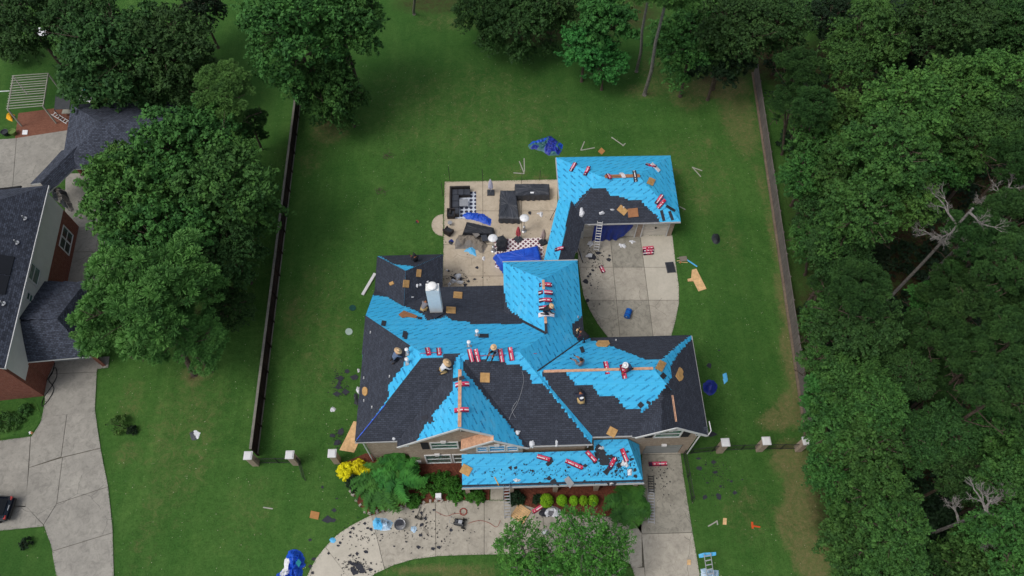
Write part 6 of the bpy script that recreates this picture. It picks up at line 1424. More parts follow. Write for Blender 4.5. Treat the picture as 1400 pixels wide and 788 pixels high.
flat('grey_board', 'metal', [(771, 656), (777, 651), (785, 661), (779, 668)], 'flat grey metal sheet overhanging the porch gutter', 'metal sheet', th=.02, lift=.12)
def stick(a, b, w, mat, name, label, cat, group=None, th=.04, lift=.03):
    m = MB(); m.bar(on(*a, lift), on(*b, lift), w, th); return solo(m, name, [mat], label, cat, group)
TR = 'white trim strips on the back lawn'
for i, (a, b, lb) in enumerate((((794, 206), (799, 194), 'left upright arm of the V above the garage'), ((794, 206), (813, 202.5), 'flat arm of the V above the garage'), ((836, 188), (853, 200), 'long strip above the garage'), ((851, 200), (855, 196.5), 'short strip at the end of the long one'),
    ((946, 229), (960, 234), 'upper arm of the V right of the garage'), ((947, 229.5), (958, 242), 'lower arm of the V right of the garage'), ((929, 283), (937, 287), 'strip poking out beside the garage corner'), ((702, 236.8), (717, 238), 'flat strip above the patio'), ((710, 221), (716.5, 237), 'slanting strip above the patio'), ((716.5, 217), (717, 235), 'upright strip above the patio'), ((968, 720), (980, 713), 'long arm of the L on the right front lawn'), ((980, 712), (981, 718), 'short arm of the L on the right front lawn'), ((360, 694), (373, 696), 'strip on the far left front lawn'))):
    stick(a, b, .09, 'pale_wood', 'trim_strip', 'thin pale trim, ' + lb, 'trim strip', TR)
stick((676, 652), (682, 664), .06, 'yellow_paint', 'yellow_strip', 'thin yellow strip near the left end of the porch roof', 'strip')
m = MB(); m.bar(on(496, 404, .1), on(513, 375, .1) , .26, .12); solo(m, 'downspout_section', ['white_trim'], 'pale gutter section leaning at the left roof wing', 'gutter section')
stick((1027, 719), (1039, 721), .1, 'orange', 'orange_tool', 'orange tool on the right front lawn', 'tool', th=.08); stick((1028, 714), (1029, 723), .14, 'orange', 'orange_stick', 'short handle crossing the orange tool', 'tool', th=.06)
stick((929, 355), (939, 354), .5, 'drab_sheet', 'lumber_pile', 'pile of mixed lengths beside the rear driveway', 'lumber', th=.12); stick((938, 355), (953, 365), .12, 'tarp_sky', 'blue_strip', 'blue strip on the grass beside the rear driveway', 'strip')
for i in range(7):
    r_ = random.Random(i); stick((924 + r_.uniform(0, 6), 354 + r_.uniform(-1.5, 7)), (936 + r_.uniform(-3, 6), 353 + r_.uniform(-1, 7)), .05, r_.choice(['pale_wood', 'orange', 'metal', 'lid_green', 'plywood']), 'loose_stick', ['thin pole', 'bent pole', 'thin rod', 'short rod', 'long rod', 'narrow lath', 'broken lath'][i] + ' in the clutter right of the rear driveway', 'stick', 'clutter right of the rear driveway')
stick((765, 277), (752, 301), .05, 'hose_black', 'broom', 'dark pole lying on the patio beside the breezeway', 'pole')

# ================================================================= PATIO FURNITURE AND SITE GEAR
def draped(name, mat, poly, h, label, cat, flare=1.05, seed=0, rnd_=.08, zb=.1):
    """a cloth cover pulled over furniture: flat crumpled top, rounded shoulder, folded skirt"""
    r_ = random.Random(seed); pts = [P(x, y, h) for x, y in poly]; c = sum(pts, Vector()) / len(pts); ring = []
    for i in range(len(pts)):
        a, b = pts[i], pts[(i + 1) % len(pts)]; n_ = max(3, int((b - a).length / .16))
        for k in range(n_): ring.append(a.lerp(b, k / n_))
    N = len(ring); mb = MB(); L = []
    for sc_, z, fold in ((.0, h + .03, 0), (.45, h + .03, .02), (.9, h, .015), (1.0, h - .09, .01), ((1 + flare) / 2, (h + zb) / 2, .025), (flare, zb, .06)):
        L.append([Vector((c.x + (p.x - c.x) * sc_, c.y + (p.y - c.y) * sc_, z + (r_.uniform(-rnd_, rnd_) * .4 if sc_ < .95 else 0))) + (p - c).normalized() * fold * math.sin(k * 1.9 + r_.uniform(-.6, .6)) for k, p in enumerate(ring)])
    L[0] = [Vector((c.x, c.y, h + .03))] * N
    for a, b in zip(L[:-1], L[1:]):
        for k in range(N): mb.face([a[k], b[k], b[(k + 1) % N], a[(k + 1) % N]] if a is not L[0] else [a[0], b[k], b[(k + 1) % N]])
    return solo(mb, name, [mat], label, cat)
draped('covered_table', 'cover_slate', [(684, 260), (705, 260), (710, 299), (682, 298)], .85, 'long dining table under a dark grey fitted cover on the patio', 'covered table', 1.05, 1)
draped('covered_grill', 'cover_slate', [(704, 251), (751, 251), (751, 266), (705, 267)], 1.0, 'wide barbecue under a black cover at the top right of the patio', 'covered grill', 1.03, 2)
flat('cover_emblem', 'white_plastic', [(725, 262.5), (730, 262.5), (730, 264.5), (725, 264.5)], 'small white emblem on the front of the black barbecue cover', 'emblem', th=.01, lift=1.02)
draped('covered_chair', 'cover_black', [(678, 324), (688, 321), (694, 328), (691, 338), (680, 338)], .8, 'black covered patio chair between the white heater and the red rug', 'covered chair', 1.05, 3)
draped('covered_table', 'tarp_blue', [(678, 347), (735, 335.5), (739, 352), (742, 362), (690, 366)], .9, 'patio table under a smooth royal blue tarpaulin beside the house', 'covered table', 1.12, 4, .05)
draped('covered_sofa', 'cover_black', [(638, 303), (675, 311), (674, 320), (633, 318)], .7, 'black patio sofa turned slightly, beside the bunched blue tarpaulin', 'sofa', 1.04, 5)
crumple('drab_cover', ['drab_sheet', 'cushion_grey'], [(622, 331), (627, 322), (640, 319), (652, 322), (663, 330), (667, 336), (660, 348), (652, 342), (640, 341), (622, 341)], 'drab grey brown sheet spread beside the black sofa', 'sheet', .4, .08, 31, freq=1.2)
flat('grey_cushion', 'cushion_grey', [(645, 318), (651, 316), (656, 321), (651, 325)], 'pale grey cushion on the drab sheet', 'cushion', th=.14, lift=.45); flat('grey_cushion', 'cover_slate', [(657, 322), (665, 321), (668, 329), (660, 330)], 'slate grey cushion right of the pale one', 'cushion', th=.14, lift=.35)
flat('patterned_rug', 'rug_grey', [(622, 263), (651, 262), (651, 299), (620, 299)], 'grey and white patterned rug under the corner sofa', 'rug', th=.012, lift=.005)
flat('patterned_rug', 'rug_red', [(676, 330), (690, 327), (741, 325), (744, 352), (688, 369), (677, 366)], 'red and white lattice patterned rug under the blue covered table', 'rug', th=.012, lift=.005)
a, b = P(615.5, 261, .06), P(643, 260, .06); L_ = (b - a).length
t = thing('corner_sofa', 'dark wicker corner sofa at the top left of the patio', 'sofa', a); dp = 3.2
MB().box((L_ / 2, -.45, .2), (L_, .9, .36)).build('seat_base', 'wicker', t, (0, 0, 0)); MB().box((.45, -.9 - (dp - .9) / 2, .2), (.9, dp - .9, .36)).build('seat_base', 'wicker', t, (0, 0, 0))
MB().box((L_ / 2, -.08, .55), (L_, .16, .4)).build('backrest', 'wicker', t, (0, 0, 0)); MB().box((.08, -.16 - (dp - .2) / 2, .55), (.16, dp - .2, .4)).build('backrest', 'wicker', t, (0, 0, 0))
for k in range(3): MB().box((.2 + (L_ - .2) * (k + .5) / 3, -.55, .45), ((L_ - .2) / 3 - .03, .68, .13), taper=.94).build('cushion', 'cover_slate', t, (0, 0, 0))
for k in range(3): MB().box((.55, -1.25 - k * .76, .45), (.68, .72, .13), taper=.94).build('cushion', 'cover_slate', t, (0, 0, 0))
t = thing('coffee_table', 'low grey topped coffee table on the patterned rug', 'table', P(634.5, 281, .07)); MB().box((0, 0, .42), (.85, .8, .05)).build('table_top', 'metal', t, (0, 0, 0))
for sx in (-.36, .36):
    for sy in (-.33, .33): MB().box((sx, sy, .2), (.05, .05, .4)).build('leg', 'cover_black', t, (0, 0, 0))
def armchair(px, py, deg, label):
    t = thing('patio_armchair', label, 'armchair', P(px, py, .06), 'black armchairs on the patio'); t.rotation_euler = (0, 0, R(deg))
    MB().box((0, 0, .22), (.72, .7, .3)).build('seat_base', 'wicker', t, (0, 0, 0)); MB().box((0, 0, .42), (.56, .58, .12), taper=.92).build('cushion', 'cover_black', t, (0, 0, 0)); MB().box((0, .32, .58), (.74, .12, .5)).build('backrest', 'wicker', t, (0, 0, 0))
    for s in (-.34, .34): MB().box((s, 0, .45), (.1, .68, .2)).build('armrest', 'wicker', t, (0, 0, 0))
armchair(617, 296, 0, 'black armchair just below the corner sofa'); armchair(613.5, 319, 145, 'black armchair turned askew near the round patio bulge')
t = thing('side_table', 'small side table with clutter between the two black armchairs', 'table', P(615.5, 308, .06)); MB().cyl((0, 0, .4), .22, .04).build('table_top', 'metal', t, (0, 0, 0)); MB().cyl((0, 0, 0), .04, .4, 8).build('leg', 'dark_metal', t, (0, 0, 0))
crumple('dark_bundle', ['tarp_royal', 'cover_black'], blob(617, 331, 3, 4, 6), 'small dark navy bundle left of the drab sheet', 'bundle', .3, .06, 44)
def heater(px, py, label):
    t = thing('patio_heater', label, 'patio heater', P(px, py, .06), 'white topped patio heaters')
    MB().lathe((0, 0, 0), [(0, .0), (.24, 0), (.24, .05), (.14, .1), (.13, .75), (.05, .8), (.03, .85)], 18).build('gas_housing', 'metal', t, (0, 0, 0)); MB().cyl((0, 0, .8), .028, 1.1, 8).build('pole', 'metal', t, (0, 0, 0))
    MB().cyl((0, 0, 1.85), .09, .28, 12, r2=.12).build('burner', 'metal', t, (0, 0, 0)); MB().lathe((0, 0, 2.16), [(.44, -.02), (.42, .02), (.25, .09), (.08, .13), (0, .14)], 24).build('reflector_dome', 'white_plastic', t, (0, 0, 0), smooth=True)
    MB().lathe((0, 0, 2.16), [(.0, .15), (.1, .15), (.1, .12)], 12).build('dome_cap', 'white_plastic', t, (0, 0, 0))
heater(716.5, 316, 'patio heater with white dome near the long covered table'); heater(674.5, 343, 'patio heater with white dome beside the black covered chair')
def parasol(px, py, cloth, label, base='cover_slate', rot=0, h=2.1):
    t = thing('closed_parasol', label, 'parasol', P(px, py, .06)); t.rotation_euler = (0, 0, R(rot))
    MB().box((0, 0, .07), (.72, .72, .12), taper=.9).build('base', base, t, (0, 0, 0)); MB().cyl((0, 0, .1), .026, h, 8).build('pole', 'metal', t, (0, 0, 0))
    m = MB(); n_ = 16; base_ = []
    for z, r_ in ((.75, .17), (1.0, .21), (1.5, .16), (h, .05), (h + .06, .0)):
        base_.append([Vector((math.cos(6.283 * k / n_) * r_ * (1.25 if k % 2 else .7), math.sin(6.283 * k / n_) * r_ * (1.25 if k % 2 else .7), z)) for k in range(n_)])
    for A_, B_ in zip(base_[:-1], base_[1:]):
        for k in range(n_): m.face([A_[k], A_[(k + 1) % n_], B_[(k + 1) % n_], B_[k]])
    m.build('folded_cloth', cloth, t, (0, 0, 0)); return t
parasol(671, 264, 'pale_cloth', 'closed white parasol on a dark square base near the corner sofa'); parasol(708.5, 327.5, 'red_cloth', 'closed red parasol on a dark diamond turned base', rot=40); parasol(742.5, 331.5, 'tan_cloth', 'closed pinkish tan parasol on a black base by the breezeway', 'cover_black', 30)
# garage: blue tarp hung over the wide door
m = MB(); n_ = 22; x0, x1 = P(814, 306, 2.8).x, P(869, 306, 2.8).x; top, bot = [], []
for k in range(n_ + 1):
    s = k / n_; x = x0 + (x1 - x0) * s; zb = .12 if s < .72 else .12 + (s - .72) / .28 * 1.9; zb += .1 * math.sin(k * .9)
    top.append(Vector((x - .1 * s, 37.9, 2.85))); bot.append(Vector((x - .12, 37.78 + .07 * math.sin(k * 1.7) - .25 * (1 - s), zb)))
for k in range(n_):
    for j in range(4):
        f = lambda i, q: top[i].lerp(bot[i], q) + Vector((0, .04 * math.sin(i * 1.3 + q * 5), 0)); m.face([f(k, j / 4), f(k, (j + 1) / 4), f(k + 1, (j + 1) / 4), f(k + 1, j / 4)])
solo(m, 'hanging_tarpaulin', ['tarp_royal'], 'dark blue tarpaulin hung over the wide garage door behind the ladder', 'tarpaulin')
def ladder(a, b, w, n_, label, mat='aluminium'):
    a, b = Vector(a), Vector(b); d = (b - a).normalized(); s = d.cross(Vector((0, 0, 1)))
    if s.length < .1: s = Vector((1, 0, 0))
    s.normalize()
    if abs(d.z) < .3: s = Vector((d.y, -d.x, 0)).normalized()
    t = thing('ladder', label, 'ladder', a)
    for k in (-1, 1): MB().bar(a + s * k * w / 2, b + s * k * w / 2, .035, .09).build('rail', mat, t)
    m = MB()
    for k in range(n_): p = a.lerp(b, (k + .5) / n_); m.bar(p - s * w / 2, p + s * w / 2, .07, .035)
    m.build('rungs', mat, t, kind='stuff'); return t
ladder(P(815, 343, .08), P(820.5, 303, 3.3), .46, 11, 'aluminium ladder leaning on the garage eave before the blue tarpaulin', 'white_trim')
ladder(P(694, 709, .08), P(692.5, 664, 3.3), .46, 11, 'aluminium ladder leaning on the porch eave above the front path')
ladder(P(890.5, 716, .12), P(890, 668, .12), .48, 12, 'long extension ladder lying on the front garage driveway'); ladder(P(890.5, 674, .2), P(889.5, 650, .3), .42, 7, 'short dark ladder section on the upper end of the lying one', 'dark_metal')
ladder(P(973, 800, .1), P(967, 757, 1.4), .5, 7, 'short ladder with blue cloth at the bottom edge of the right lawn')
flat('blue_cloth', 'tarp_sky', [(955, 758), (962, 756), (979, 755), (979, 759.5), (970, 761), (956, 763)], 'sky blue cloth over the top of the bottom edge ladder', 'cloth', th=.03, lift=1.2)
crumple('pale_cloth_heap', ['tarp_pale'], [(958, 778), (966, 778), (983, 780), (982, 796), (958, 796)], 'pale cloth heap at the foot of the bottom edge ladder', 'cloth', .3, .07, 51)
m = MB(); q = [on(x, y, .07) for x, y in ((786, 330), (789, 338), (793, 349), (797, 360))]; m.tube(q, .035, 6); solo(m, 'black_hose', ['hose_black'], 'black pipe lying down the left side of the rear driveway', 'pipe')
m = MB(); m.tube([on(x, y, .05) for x, y in ((786, 328), (791, 337), (794, 348), (796, 356))], .05, 6); solo(m, 'grey_pipe', ['metal'], 'grey pipe beside the black one on the rear driveway', 'pipe')
# pallet
t = thing('wooden_pallet', 'pale slatted timber pallet on the driveway beside the front path', 'pallet', on(712, 703, .02)); t.rotation_euler = (0, 0, R(-35))
for k in range(8): MB().box((0, -.53 + k * .151, .13), (1.15, .12, .022)).build('slat', 'plywood', t, (0, 0, 0))
for x in (-.52, 0, .52): MB().box((x, 0, .06), (.1, 1.15, .1)).build('bearer', 'plywood', t, (0, 0, 0))
t = thing('utility_box', 'white utility box standing in the red mulch bed', 'utility box', on(600.5, 681)); MB().box((0, 0, .38), (.42, .34, .76)).build('cabinet', 'white_plastic', t, (0, 0, 0)); MB().box((0, 0, .78), (.47, .39, .07), taper=.85).build('lid', 'white_plastic', t, (0, 0, 0)); MB().box((.02, -.178, .42), (.3, .02, .5)).build('door', 'white_trim', t, (0, 0, 0))
# small wheeled compressor
t = thing('air_compressor', 'dark wheeled air compressor on the front driveway', 'compressor', on(628, 716)); t.rotation_euler = (0, 0, R(-14))
MB().tube([(-.42, -.1, .3), (-.34, -.1, .3), (.36, -.1, .3), (.44, -.1, .3)], [.08, .15, .15, .08], 12).build('tank', 'black_plastic', t, (0, 0, 0)); MB().tube([(-.4, .16, .3), (-.34, .16, .3), (.36, .16, .3), (.42, .16, .3)], [.06, .12, .12, .06], 12).build('tank', 'black_plastic', t, (0, 0, 0))
MB().box((.1, .02, .54), (.34, .3, .26), taper=.85).build('motor', 'metal', t, (0, 0, 0)); MB().box((-.2, .02, .5), (.22, .26, .2), taper=.8).build('pump', 'cover_slate', t, (0, 0, 0))
for s in (-.3, .36): MB().tube([(.36, s - .04, .15), (.36, s + .04, .15)], .15, 14).build('wheel', 'tyre', t, (0, 0, 0))
MB().tube([(-.4, -.2, .4), (-.7, -.2, .62), (-.7, .26, .62), (-.4, .26, .4)], .02, 6).build('handle', 'metal', t, (0, 0, 0))
def coil(px, py, r_, n_, mat, label, w=.018, seed=0):
    m = MB(); c = on(px, py, .05); rr = random.Random(seed); m.tube([c + Vector((math.cos(k * .35) * r_ * (1 - .06 * (k // 18)) + rr.uniform(-.02, .02), math.sin(k * .35) * r_ * (1 - .06 * (k // 18)), .012 * (k // 18))) for k in range(n_)], w, 5); solo(m, 'coiled_hose', [mat], label, 'hose')
coil(633.5, 700, .28, 60, 'clay_red', 'coiled red air hose on the front driveway by the compressor')
def line(pts, w, mat, name, label, cat='hose', lift=.05):
    P3 = [on(x, y, lift) for x, y in pts]; q = []
    for i in range(len(P3) - 1):
        a, b, c, d = P3[max(i - 1, 0)], P3[i], P3[i + 1], P3[min(i + 2, len(P3) - 1)]
        for k in range(5):
            s = k / 5; q.append(.5 * ((2 * b) + (c - a) * s + (2 * a - 5 * b + 4 * c - d) * s * s + (3 * b - a - 3 * c + d) * s ** 3))
    q.append(P3[-1]); m = MB(); m.tube(q, w, 5); solo(m, name, [mat], label, cat)
line([(634, 702), (620, 703), (610, 706), (596, 700)], .014, 'clay_red', 'air_hose', 'thin red air hose trailing left from the coil'); line([(640, 716), (655, 712), (668, 715), (679, 721), (684, 712)], .014, 'clay_red', 'air_hose', 'thin red air hose trailing right toward the ladder')
line([(714, 508), (716, 520), (712, 538), (707, 552), (699, 566), (696, 574)], .014, 'metal', 'air_hose', 'thin grey hose snaking down the dark front slope'); line([(705, 571), (700, 560), (707, 548)], .012, 'metal', 'air_hose', 'short grey hose loop low on the dark front slope')
line([(75, 497), (72, 510), (67, 520), (74, 532), (66, 548), (58, 556), (60, 545), (70, 530), (78, 515), (76, 503), (70, 512), (62, 524)], .03, 'hose_black', 'garden_hose', 'black hose in loose loops on the neighbour driveway')
for a, b, lb in (((575, 484), (605, 483), 'left'), ((640, 487), (733, 484), 'right')): line([a, ((a[0] + b[0]) / 2, (a[1] + b[1]) / 2), b], .02, 'wrap_red', 'safety_rope', f'red rope along the main ridge, {lb} run', 'rope', .06)
line([(822, 241.5), (850, 241.5), (876, 241)], .02, 'dark_metal', 'safety_rope', 'dark rope along the garage ridge', 'rope', .06)
# round bin with square board
t = thing('round_bin', 'round pale bin with a black square board on top, front driveway', 'bin', on(547.5, 719)); MB().lathe((0, 0, 0), [(0, 0), (.36, 0), (.42, .5), (.44, .52), (.4, .5), (.34, .06), (0, .05)], 20).build('tub', 'metal', t, (0, 0, 0)); MB().box((.0, .1, .55), (.5, .42, .04), 0, Matrix.Rotation(.1, 3, 'Z')).build('board', 'charcoal_edge', t, (0, 0, 0))
t = thing('rubber_mat', 'black rubber mat with rounded rim at the edge of the rear driveway', 'mat', on(916.5, 366, .01)); t.rotation_euler = (0, 0, R(4)); MB().box((0, 0, .05), (.8, 1.15, .1), taper=.93).build('pad', 'cover_slate', t, (0, 0, 0)); MB().box((0, 0, .12), (.64, .98, .04), taper=.95).build('raised_panel', 'cover_black', t, (0, 0, 0))
t = thing('blue_drum', 'blue plastic drum lying on the rear driveway', 'drum', on(858, 431, .02)); t.rotation_euler = (0, 0, R(68)); MB().tube([(-.42, 0, .28), (-.4, 0, .28), (.4, 0, .28), (.42, 0, .28)], [.2, .28, .28, .2], 18).build('barrel', 'blue_drum', t, (0, 0, 0))
for x in (-.2, .2): MB().tube([(x - .03, 0, .28), (x + .03, 0, .28)], .295, 18).build('ring', 'tarp_royal', t, (0, 0, 0))
MB().tube([(-.44, .05, .38), (-.41, .05, .38)], .05, 10).build('bung_cap', 'white_plastic', t, (0, 0, 0))
t = thing('hand_truck', 'small dark hand truck lying on the front driveway', 'hand truck', on(575, 702, .05)); t.rotation_euler = (0, 0, R(70))
for s in (-.16, .16): MB().bar((-.45, s, .06), (.45, s, .06), .04, .04).build('rail', 'dark_metal', t, (0, 0, 0))
MB().box((-.47, 0, .12), (.04, .4, .25)).build('toe_plate', 'dark_metal', t, (0, 0, 0))
for s in (-.24, .24): MB().tube([(-.4, s - .03, .12), (-.4, s + .03, .12)], .12, 12).build('wheel', 'tyre', t, (0, 0, 0))
# stacks and brackets through the roof
def vent(px, py, label, h=.5, r_=.06, cap=True):
    l_, n_ = hit(px, py); t = thing('vent_pipe', label, 'roof vent', l_); M = basis(n_, 0)
    mb = MB(); mb.box((0, 0, .045), ((.36, .36, .02) if cap else (.12, .2, .02))); mb.v = [M @ p for p in mb.v]; mb.build('flashing', 'aluminium', t, (0, 0, 0)); MB().cyl((0, 0, 0), r_, h, 12).build('pipe', 'white_plastic', t, (0, 0, 0))
    if cap: MB().lathe((0, 0, h), [(r_ + .05, -.04), (r_ + .05, .05), (r_ * .6, .1), (0, .1)], 12).build('cap', 'white_plastic', t, (0, 0, 0))
for x, y, lb in ((652.5, 459, 'white capped vent standing on a dark square shingle, rear blue slope'), (641.5, 474, 'white capped vent above the close pair of red bundles'), (557.5, 484, 'upper white vent by the left hip'), (557.5, 497, 'lower white vent by the left hip')): vent(x, y, lb, .75, .09)
for x, y, lb in ((507, 455, 'bracket on the left slope, topmost'), (498, 517, 'bracket on the left slope, second'), (498, 548, 'bracket on the left slope, third'), (509, 557, 'bracket on the left slope, lowest'), (533, 515, 'bracket beside the blue edge of the left slope'), (842, 466, 'bracket near the rear eave of the right wing'), (790, 434, 'bracket near the right eave of the rear gable')): vent(x, y, 'small white ' + lb, .22, .03, False)
# neighbour's pergola, play frame, pots, vehicle
t = thing('pergola', 'weathered pale pergola with open slats over the neighbour patio', 'pergola', P(35, 150, 0)); zp = 2.5
c_ = [P(18.4, 105, zp), P(66, 101.5, zp), P(59, 146, zp), P(10.5, 150, zp)]
for p in c_: MB().bar((p.x, p.y, 0), (p.x, p.y, zp), .12, .12, up=(1, 0, 0)).build('post', 'pale_wood', t)
MB().bar(c_[0], c_[3], .08, .14).build('beam', 'pale_wood', t); MB().bar(c_[1], c_[2], .08, .14).build('beam', 'pale_wood', t)
for k in range(14): s = k / 13; MB().bar(c_[0].lerp(c_[3], s) + Vector((-.1, 0, .1)), c_[1].lerp(c_[2], s) + Vector((.1, 0, .1 + .03 * (k % 3))), .06, .07).build('slat', 'pale_wood', t)
t = thing('patio_swing', 'grey canopied garden swing with dark poles beside the neighbour garage', 'swing', P(86, 150, 0)); q = [P(76, 130, 1.9), P(97, 127, 1.9), P(95, 149, 1.9), P(74, 150, 1.9)]; MB().prism(q, (0, 0, -.04)).build('canopy', 'trampoline', t)
for p in q: MB().bar((p.x, p.y, 0), p, .06, .06, up=(1, 0, 0)).build('pole', 'dark_metal', t)
MB().box((q[0] + q[2]) / 2 + Vector((0, 0, -1.4)), (1.5, .6, .08)).build('seat', 'pale_wood', t)
ladder(P(72, 155, .4), P(93, 168, .4), .4, 6, 'white slatted panel beside the neighbour garage roof', 'white_trim')
m = MB(); m.bar(P(108, 141, .1), P(118, 104, 1.6), .07, .07); solo(m, 'white_pole', ['white_plastic'], 'long white pole leaning above the neighbour garage', 'pole')
m = MB(); m.bar(P(-30, 127, 1.2), P(22, 124, 1.2), .07, .07); solo(m, 'white_rail', ['white_plastic'], 'white horizontal rail left of the pergola', 'rail')
for i, (x, y, mt, lb) in enumerate(((9, 184, 'cover_black', 'black round planter at the neighbour patio edge'), (19.5, 183.5, 'green_can', 'green round planter beside the black one'))):
    t = thing('round_planter', lb, 'planter', P(x, y, .06)); MB().lathe((0, 0, 0), [(0, 0), (.26, 0), (.36, .42), (.38, .44), (.33, .42), (.3, .36), (0, .36)], 18).build('pot', mt, t, (0, 0, 0))
crumple('toy_heap', ['yellow_paint', 'yellow_paint', 'cover_black'], blob(14, 160, 6, 6, 2), 'yellow and black toy heap under the pergola corner', 'toy', .6, .07, 61)
crumple('garden_clutter', ['film_white', 'teal', 'cover_black'], blob(118, 120, 6, 9, 4), 'white and teal clutter beside the long white pole', 'clutter', .5, .07, 62); crumple('garden_clutter', ['film_white', 'cushion_grey'], blob(120, 136, 6, 4, 5), 'pale clutter at the corner above the neighbour garage', 'clutter', .4, .07, 63)
flat('white_tile', 'white_plastic', [(31, 178), (38, 178), (37, 184), (30, 184)], 'white square board on the edge of the neighbour brick paving', 'board', th=.03); flat('white_garden_bench', 'white_plastic', [(48, 38), (66, 38), (66, 49), (48, 49)], 'white frame on the grass under the top left trees', 'frame', th=.1)
crumple('chair_heap', ['cover_black', 'cushion_grey', 'cover_black'], [(70, 262), (80, 256), (92, 262), (98, 276), (104, 290), (96, 292), (84, 280), (72, 272)], 'stacked dark chairs in the neighbour courtyard', 'chairs', .7, .08, 64); crumple('dark_bag', ['cover_black'], blob(106.5, 251, 5, 4, 3), 'small dark barbecue cover by the brick posts', 'cover', .6, .07, 65)
crumple('small_debris', ['terra_stain', 'film_white'], blob(42, 592, 3, 2, 2), 'small pale object at the edge of the neighbour bed', 'debris', .15, .05, 66)
# dark car, tail toward the lawn
def car(org, deg):
    t = thing('parked_car', 'dark navy car with red tail lights cut by the left edge on the neighbour driveway', 'car', org); t.rotation_euler = (0, 0, R(deg)); Lc, Wc = 4.7, 1.92
    def loft(mb, secs, m=0):   # secs: list of (x, half width low, half width high, z low, z high)
        rings = [[Vector((x, s * w, z)) for s, w, z in ((-1, wl * .94, zl), (-1, wl, zl + (zh - zl) * .35), (-1, (wl + wh) / 2, zl + (zh - zl) * .8), (-1, wh * .9, zh), (1, wh * .9, zh), (1, (wl + wh) / 2, zl + (zh - zl) * .8), (1, wl, zl + (zh - zl) * .35), (1, wl * .94, zl))] for x, wl, wh, zl, zh in secs]
        for a, b in zip(rings[:-1], rings[1:]):
            for k in range(8): mb.face([a[k], a[(k + 1) % 8], b[(k + 1) % 8], b[k]], m)
        mb.face(rings[0][::-1], m); mb.face(rings[-1], m)
    b = MB(); loft(b, [(0, .8, .72, .42, .82), (.12, .92, .84, .3, 1.0), (.9, .96, .9, .28, 1.05), (3.2, .96, .9, .28, 1.0), (4.3, .92, .84, .3, .85), (4.62, .82, .7, .36, .7)]); b.build('body', 'car_paint', t, (0, 0, 0))
    b = MB(); loft(b, [(.16, .8, .7, .98, 1.02), (.5, .82, .66, 1.0, 1.56), (1.0, .82, .68, 1.0, 1.66), (2.4, .82, .68, 1.0, 1.64), (3.2, .82, .72, .98, 1.04)]); b.build('cabin', 'car_paint', t, (0, 0, 0))
    MB().prism([(.14, -.6, 1.1), (.14, .6, 1.1), (.44, .52, 1.5), (.44, -.52, 1.5)], (.03, 0, .02)).build('rear_window', 'solar', t, (0, 0, 0))
    for s in (-1, 1):
        MB().prism([(.6, s * .84, 1.1), (2.8, s * .84, 1.08), (2.3, s * .72, 1.5), (.8, s * .72, 1.5)], (0, -s * .03, 0)).build('side_window', 'solar', t, (0, 0, 0)); MB().box((.07, s * .72, .84), (.12, .28, .16)).build('tail_light', 'tail_red', t, (0, 0, 0))
        MB().box((2.95, s * 1.0, 1.08), (.16, .14, .12)).build('mirror', 'car_paint', t, (0, 0, 0))
        for x in (.95, 3.75):
            w = MB().tube([(x, s * .98, .33), (x, s * .76, .33)], .34, 20).build('wheel', 'tyre', t, (0, 0, 0)); MB().tube([(x, s * .99, .33), (x, s * .95, .33)], .2, 14).build('rim', 'metal', w, (0, 0, 0))
    MB().box((-.03, 0, .5), (.14, 1.6, .2)).build('bumper', 'black_plastic', t, (0, 0, 0)); MB().box((.03, 0, .82), (.03, .4, .13)).build('number_plate', 'white_plastic', t, (0, 0, 0)); return t
car(P(21, 698, .07), 180 - 2)
for (x, y, h_), lb in (((615, 246, 2.0), 'between the corner sofa and the lawn, left'), ((605.5, 268, 2.0), 'at the left patio edge'), ((660, 249, 2.0), 'at the top patio edge above the white parasol'), ((713.5, 247.5, 1.6), 'at the top patio edge above the barbecue'), ((738, 246, 1.6), 'at the top patio edge near the garage')):
    m = MB(); b_ = P(x, y, 0); m.tube([b_, b_ + up * h_], .028, 5); solo(m, 'light_pole', ['dark_metal'], 'thin black string light pole ' + lb, 'pole', 'thin black poles round the patio')
# grit, nails and shreds under the work: nobody could count them
gr = np.random.default_rng(33); V, T = [], []
for (px, py, rx, ry, n_) in ((488, 775, 22, 12, 170), (590, 725, 70, 26, 150), (495, 730, 40, 20, 90), (812, 352, 16, 16, 120), (812, 385, 14, 30, 50), (628, 382, 22, 12, 110), (755, 700, 40, 10, 130), (820, 712, 30, 6, 60), (465, 525, 14, 26, 110), (463, 600, 12, 14, 60), (975, 650, 26, 30, 90), (700, 330, 60, 40, 60), (760, 645, 110, 14, 120), (850, 640, 24, 14, 120), (905, 660, 22, 30, 60)):
    for _ in range(n_):
        l_, nn = hit(px + gr.normal() * rx * .5, py + gr.normal() * ry * .5)
        if nn.z < .6: continue
        s = gr.uniform(.025, .09); a = gr.random() * 6.28; u = np.array([math.cos(a), math.sin(a), 0]) * s; w = np.array([-math.sin(a), math.cos(a), 0]) * s * gr.uniform(.3, .8); c = np.array(l_ + nn * .045); u[2] = -(u[0] * nn.x + u[1] * nn.y) / nn.z; w[2] = -(w[0] * nn.x + w[1] * nn.y) / nn.z
        V.append(np.array([c - u, c - w, c + u, c + w])); T.append(gr.random())
o = bpy.data.objects.new('roofing_shreds', quads_mesh('roofing_shreds', np.array(V), 'grit', np.array(T))); COL.objects.link(o); o['kind'] = 'stuff'
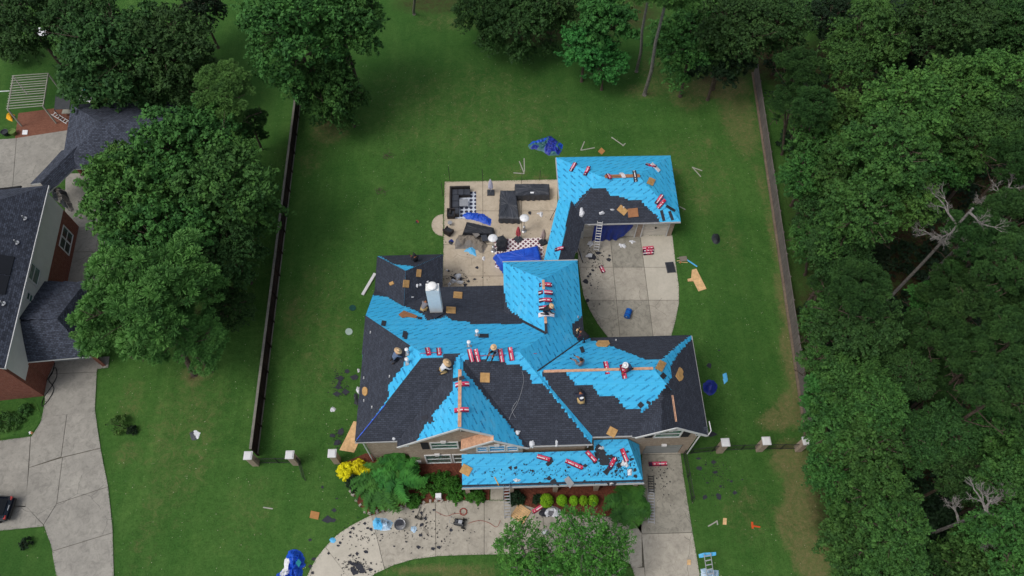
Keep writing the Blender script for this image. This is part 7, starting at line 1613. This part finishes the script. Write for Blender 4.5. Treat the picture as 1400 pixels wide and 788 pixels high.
chips([(481 + (k * 7.3) % 17, 771 + (k * 5.1) % 13, 2.6 + (k % 3) * .8) for k in range(16)], 'black shingle scrap in the dense pile at the lower edge of the front driveway', 'pile of scraps at the lower driveway edge', th=.03)
# grass creeping over the paving edges
V, T = [], []
for ol in (bo, po[:2] + [po[0], po[4]], fo, no, sc):
    wp = [P(x, y, .05) for x, y in ol]
    for i in range(len(wp)):
        a, b = wp[i], wp[(i + 1) % len(wp)]
        for k in range(int((b - a).length / .035)):
            if abs(a.x) > 70: continue
            p = a.lerp(b, gr.random()); off_ = abs(gr.normal()) * .05 if noise.noise(p * .9) > -.15 else .0
            c = np.array(p) + np.array([gr.normal() * (.03 + off_), gr.normal() * (.03 + off_), .015]); an = gr.random() * 6.28; s = gr.uniform(.03, .075)
            u = np.array([math.cos(an), math.sin(an), .5]) * s; w = np.array([-math.sin(an), math.cos(an), 0]) * .014; V.append(np.array([c - w, c + w, c + u + w * .3, c + u - w * .3])); T.append(gr.random())
o = bpy.data.objects.new('edge_grass', quads_mesh('edge_grass', np.array(V), 'leaf_hedge', np.array(T))); COL.objects.link(o); o['kind'] = 'stuff'
# specks of fallen leaves over the lawns
r_ = np.random.default_rng(21); V, T = [], []
while len(V) < 1700:
    x, y = r_.uniform(-38, 26), r_.uniform(2, 62); l_, n_, i_, d_ = BVH.ray_cast(Vector((x, y, 30)), Vector((0, 0, -1)), 60)
    if l_ is None or l_.z > .01: continue
    s = r_.uniform(.02, .045); a = r_.random() * 6.28; u = np.array([math.cos(a), math.sin(a), r_.uniform(-.3, .3)]) * s; w = np.array([-math.sin(a), math.cos(a), r_.uniform(-.3, .3)]) * s * .6; c = np.array([x, y, .035]); V.append(np.array([c - u, c - w, c + u, c + w])); T.append(r_.random())
simple('dry_leaf', lin((140, 130, 96)), .3, 2, c2=lin((196, 192, 170))); o = bpy.data.objects.new('fallen_leaves', quads_mesh('fallen_leaves', np.array(V), 'dry_leaf', np.array(T))); COL.objects.link(o); o['kind'] = 'stuff'
for ob in S.objects:
    if '_o' in ob: del ob['_o']
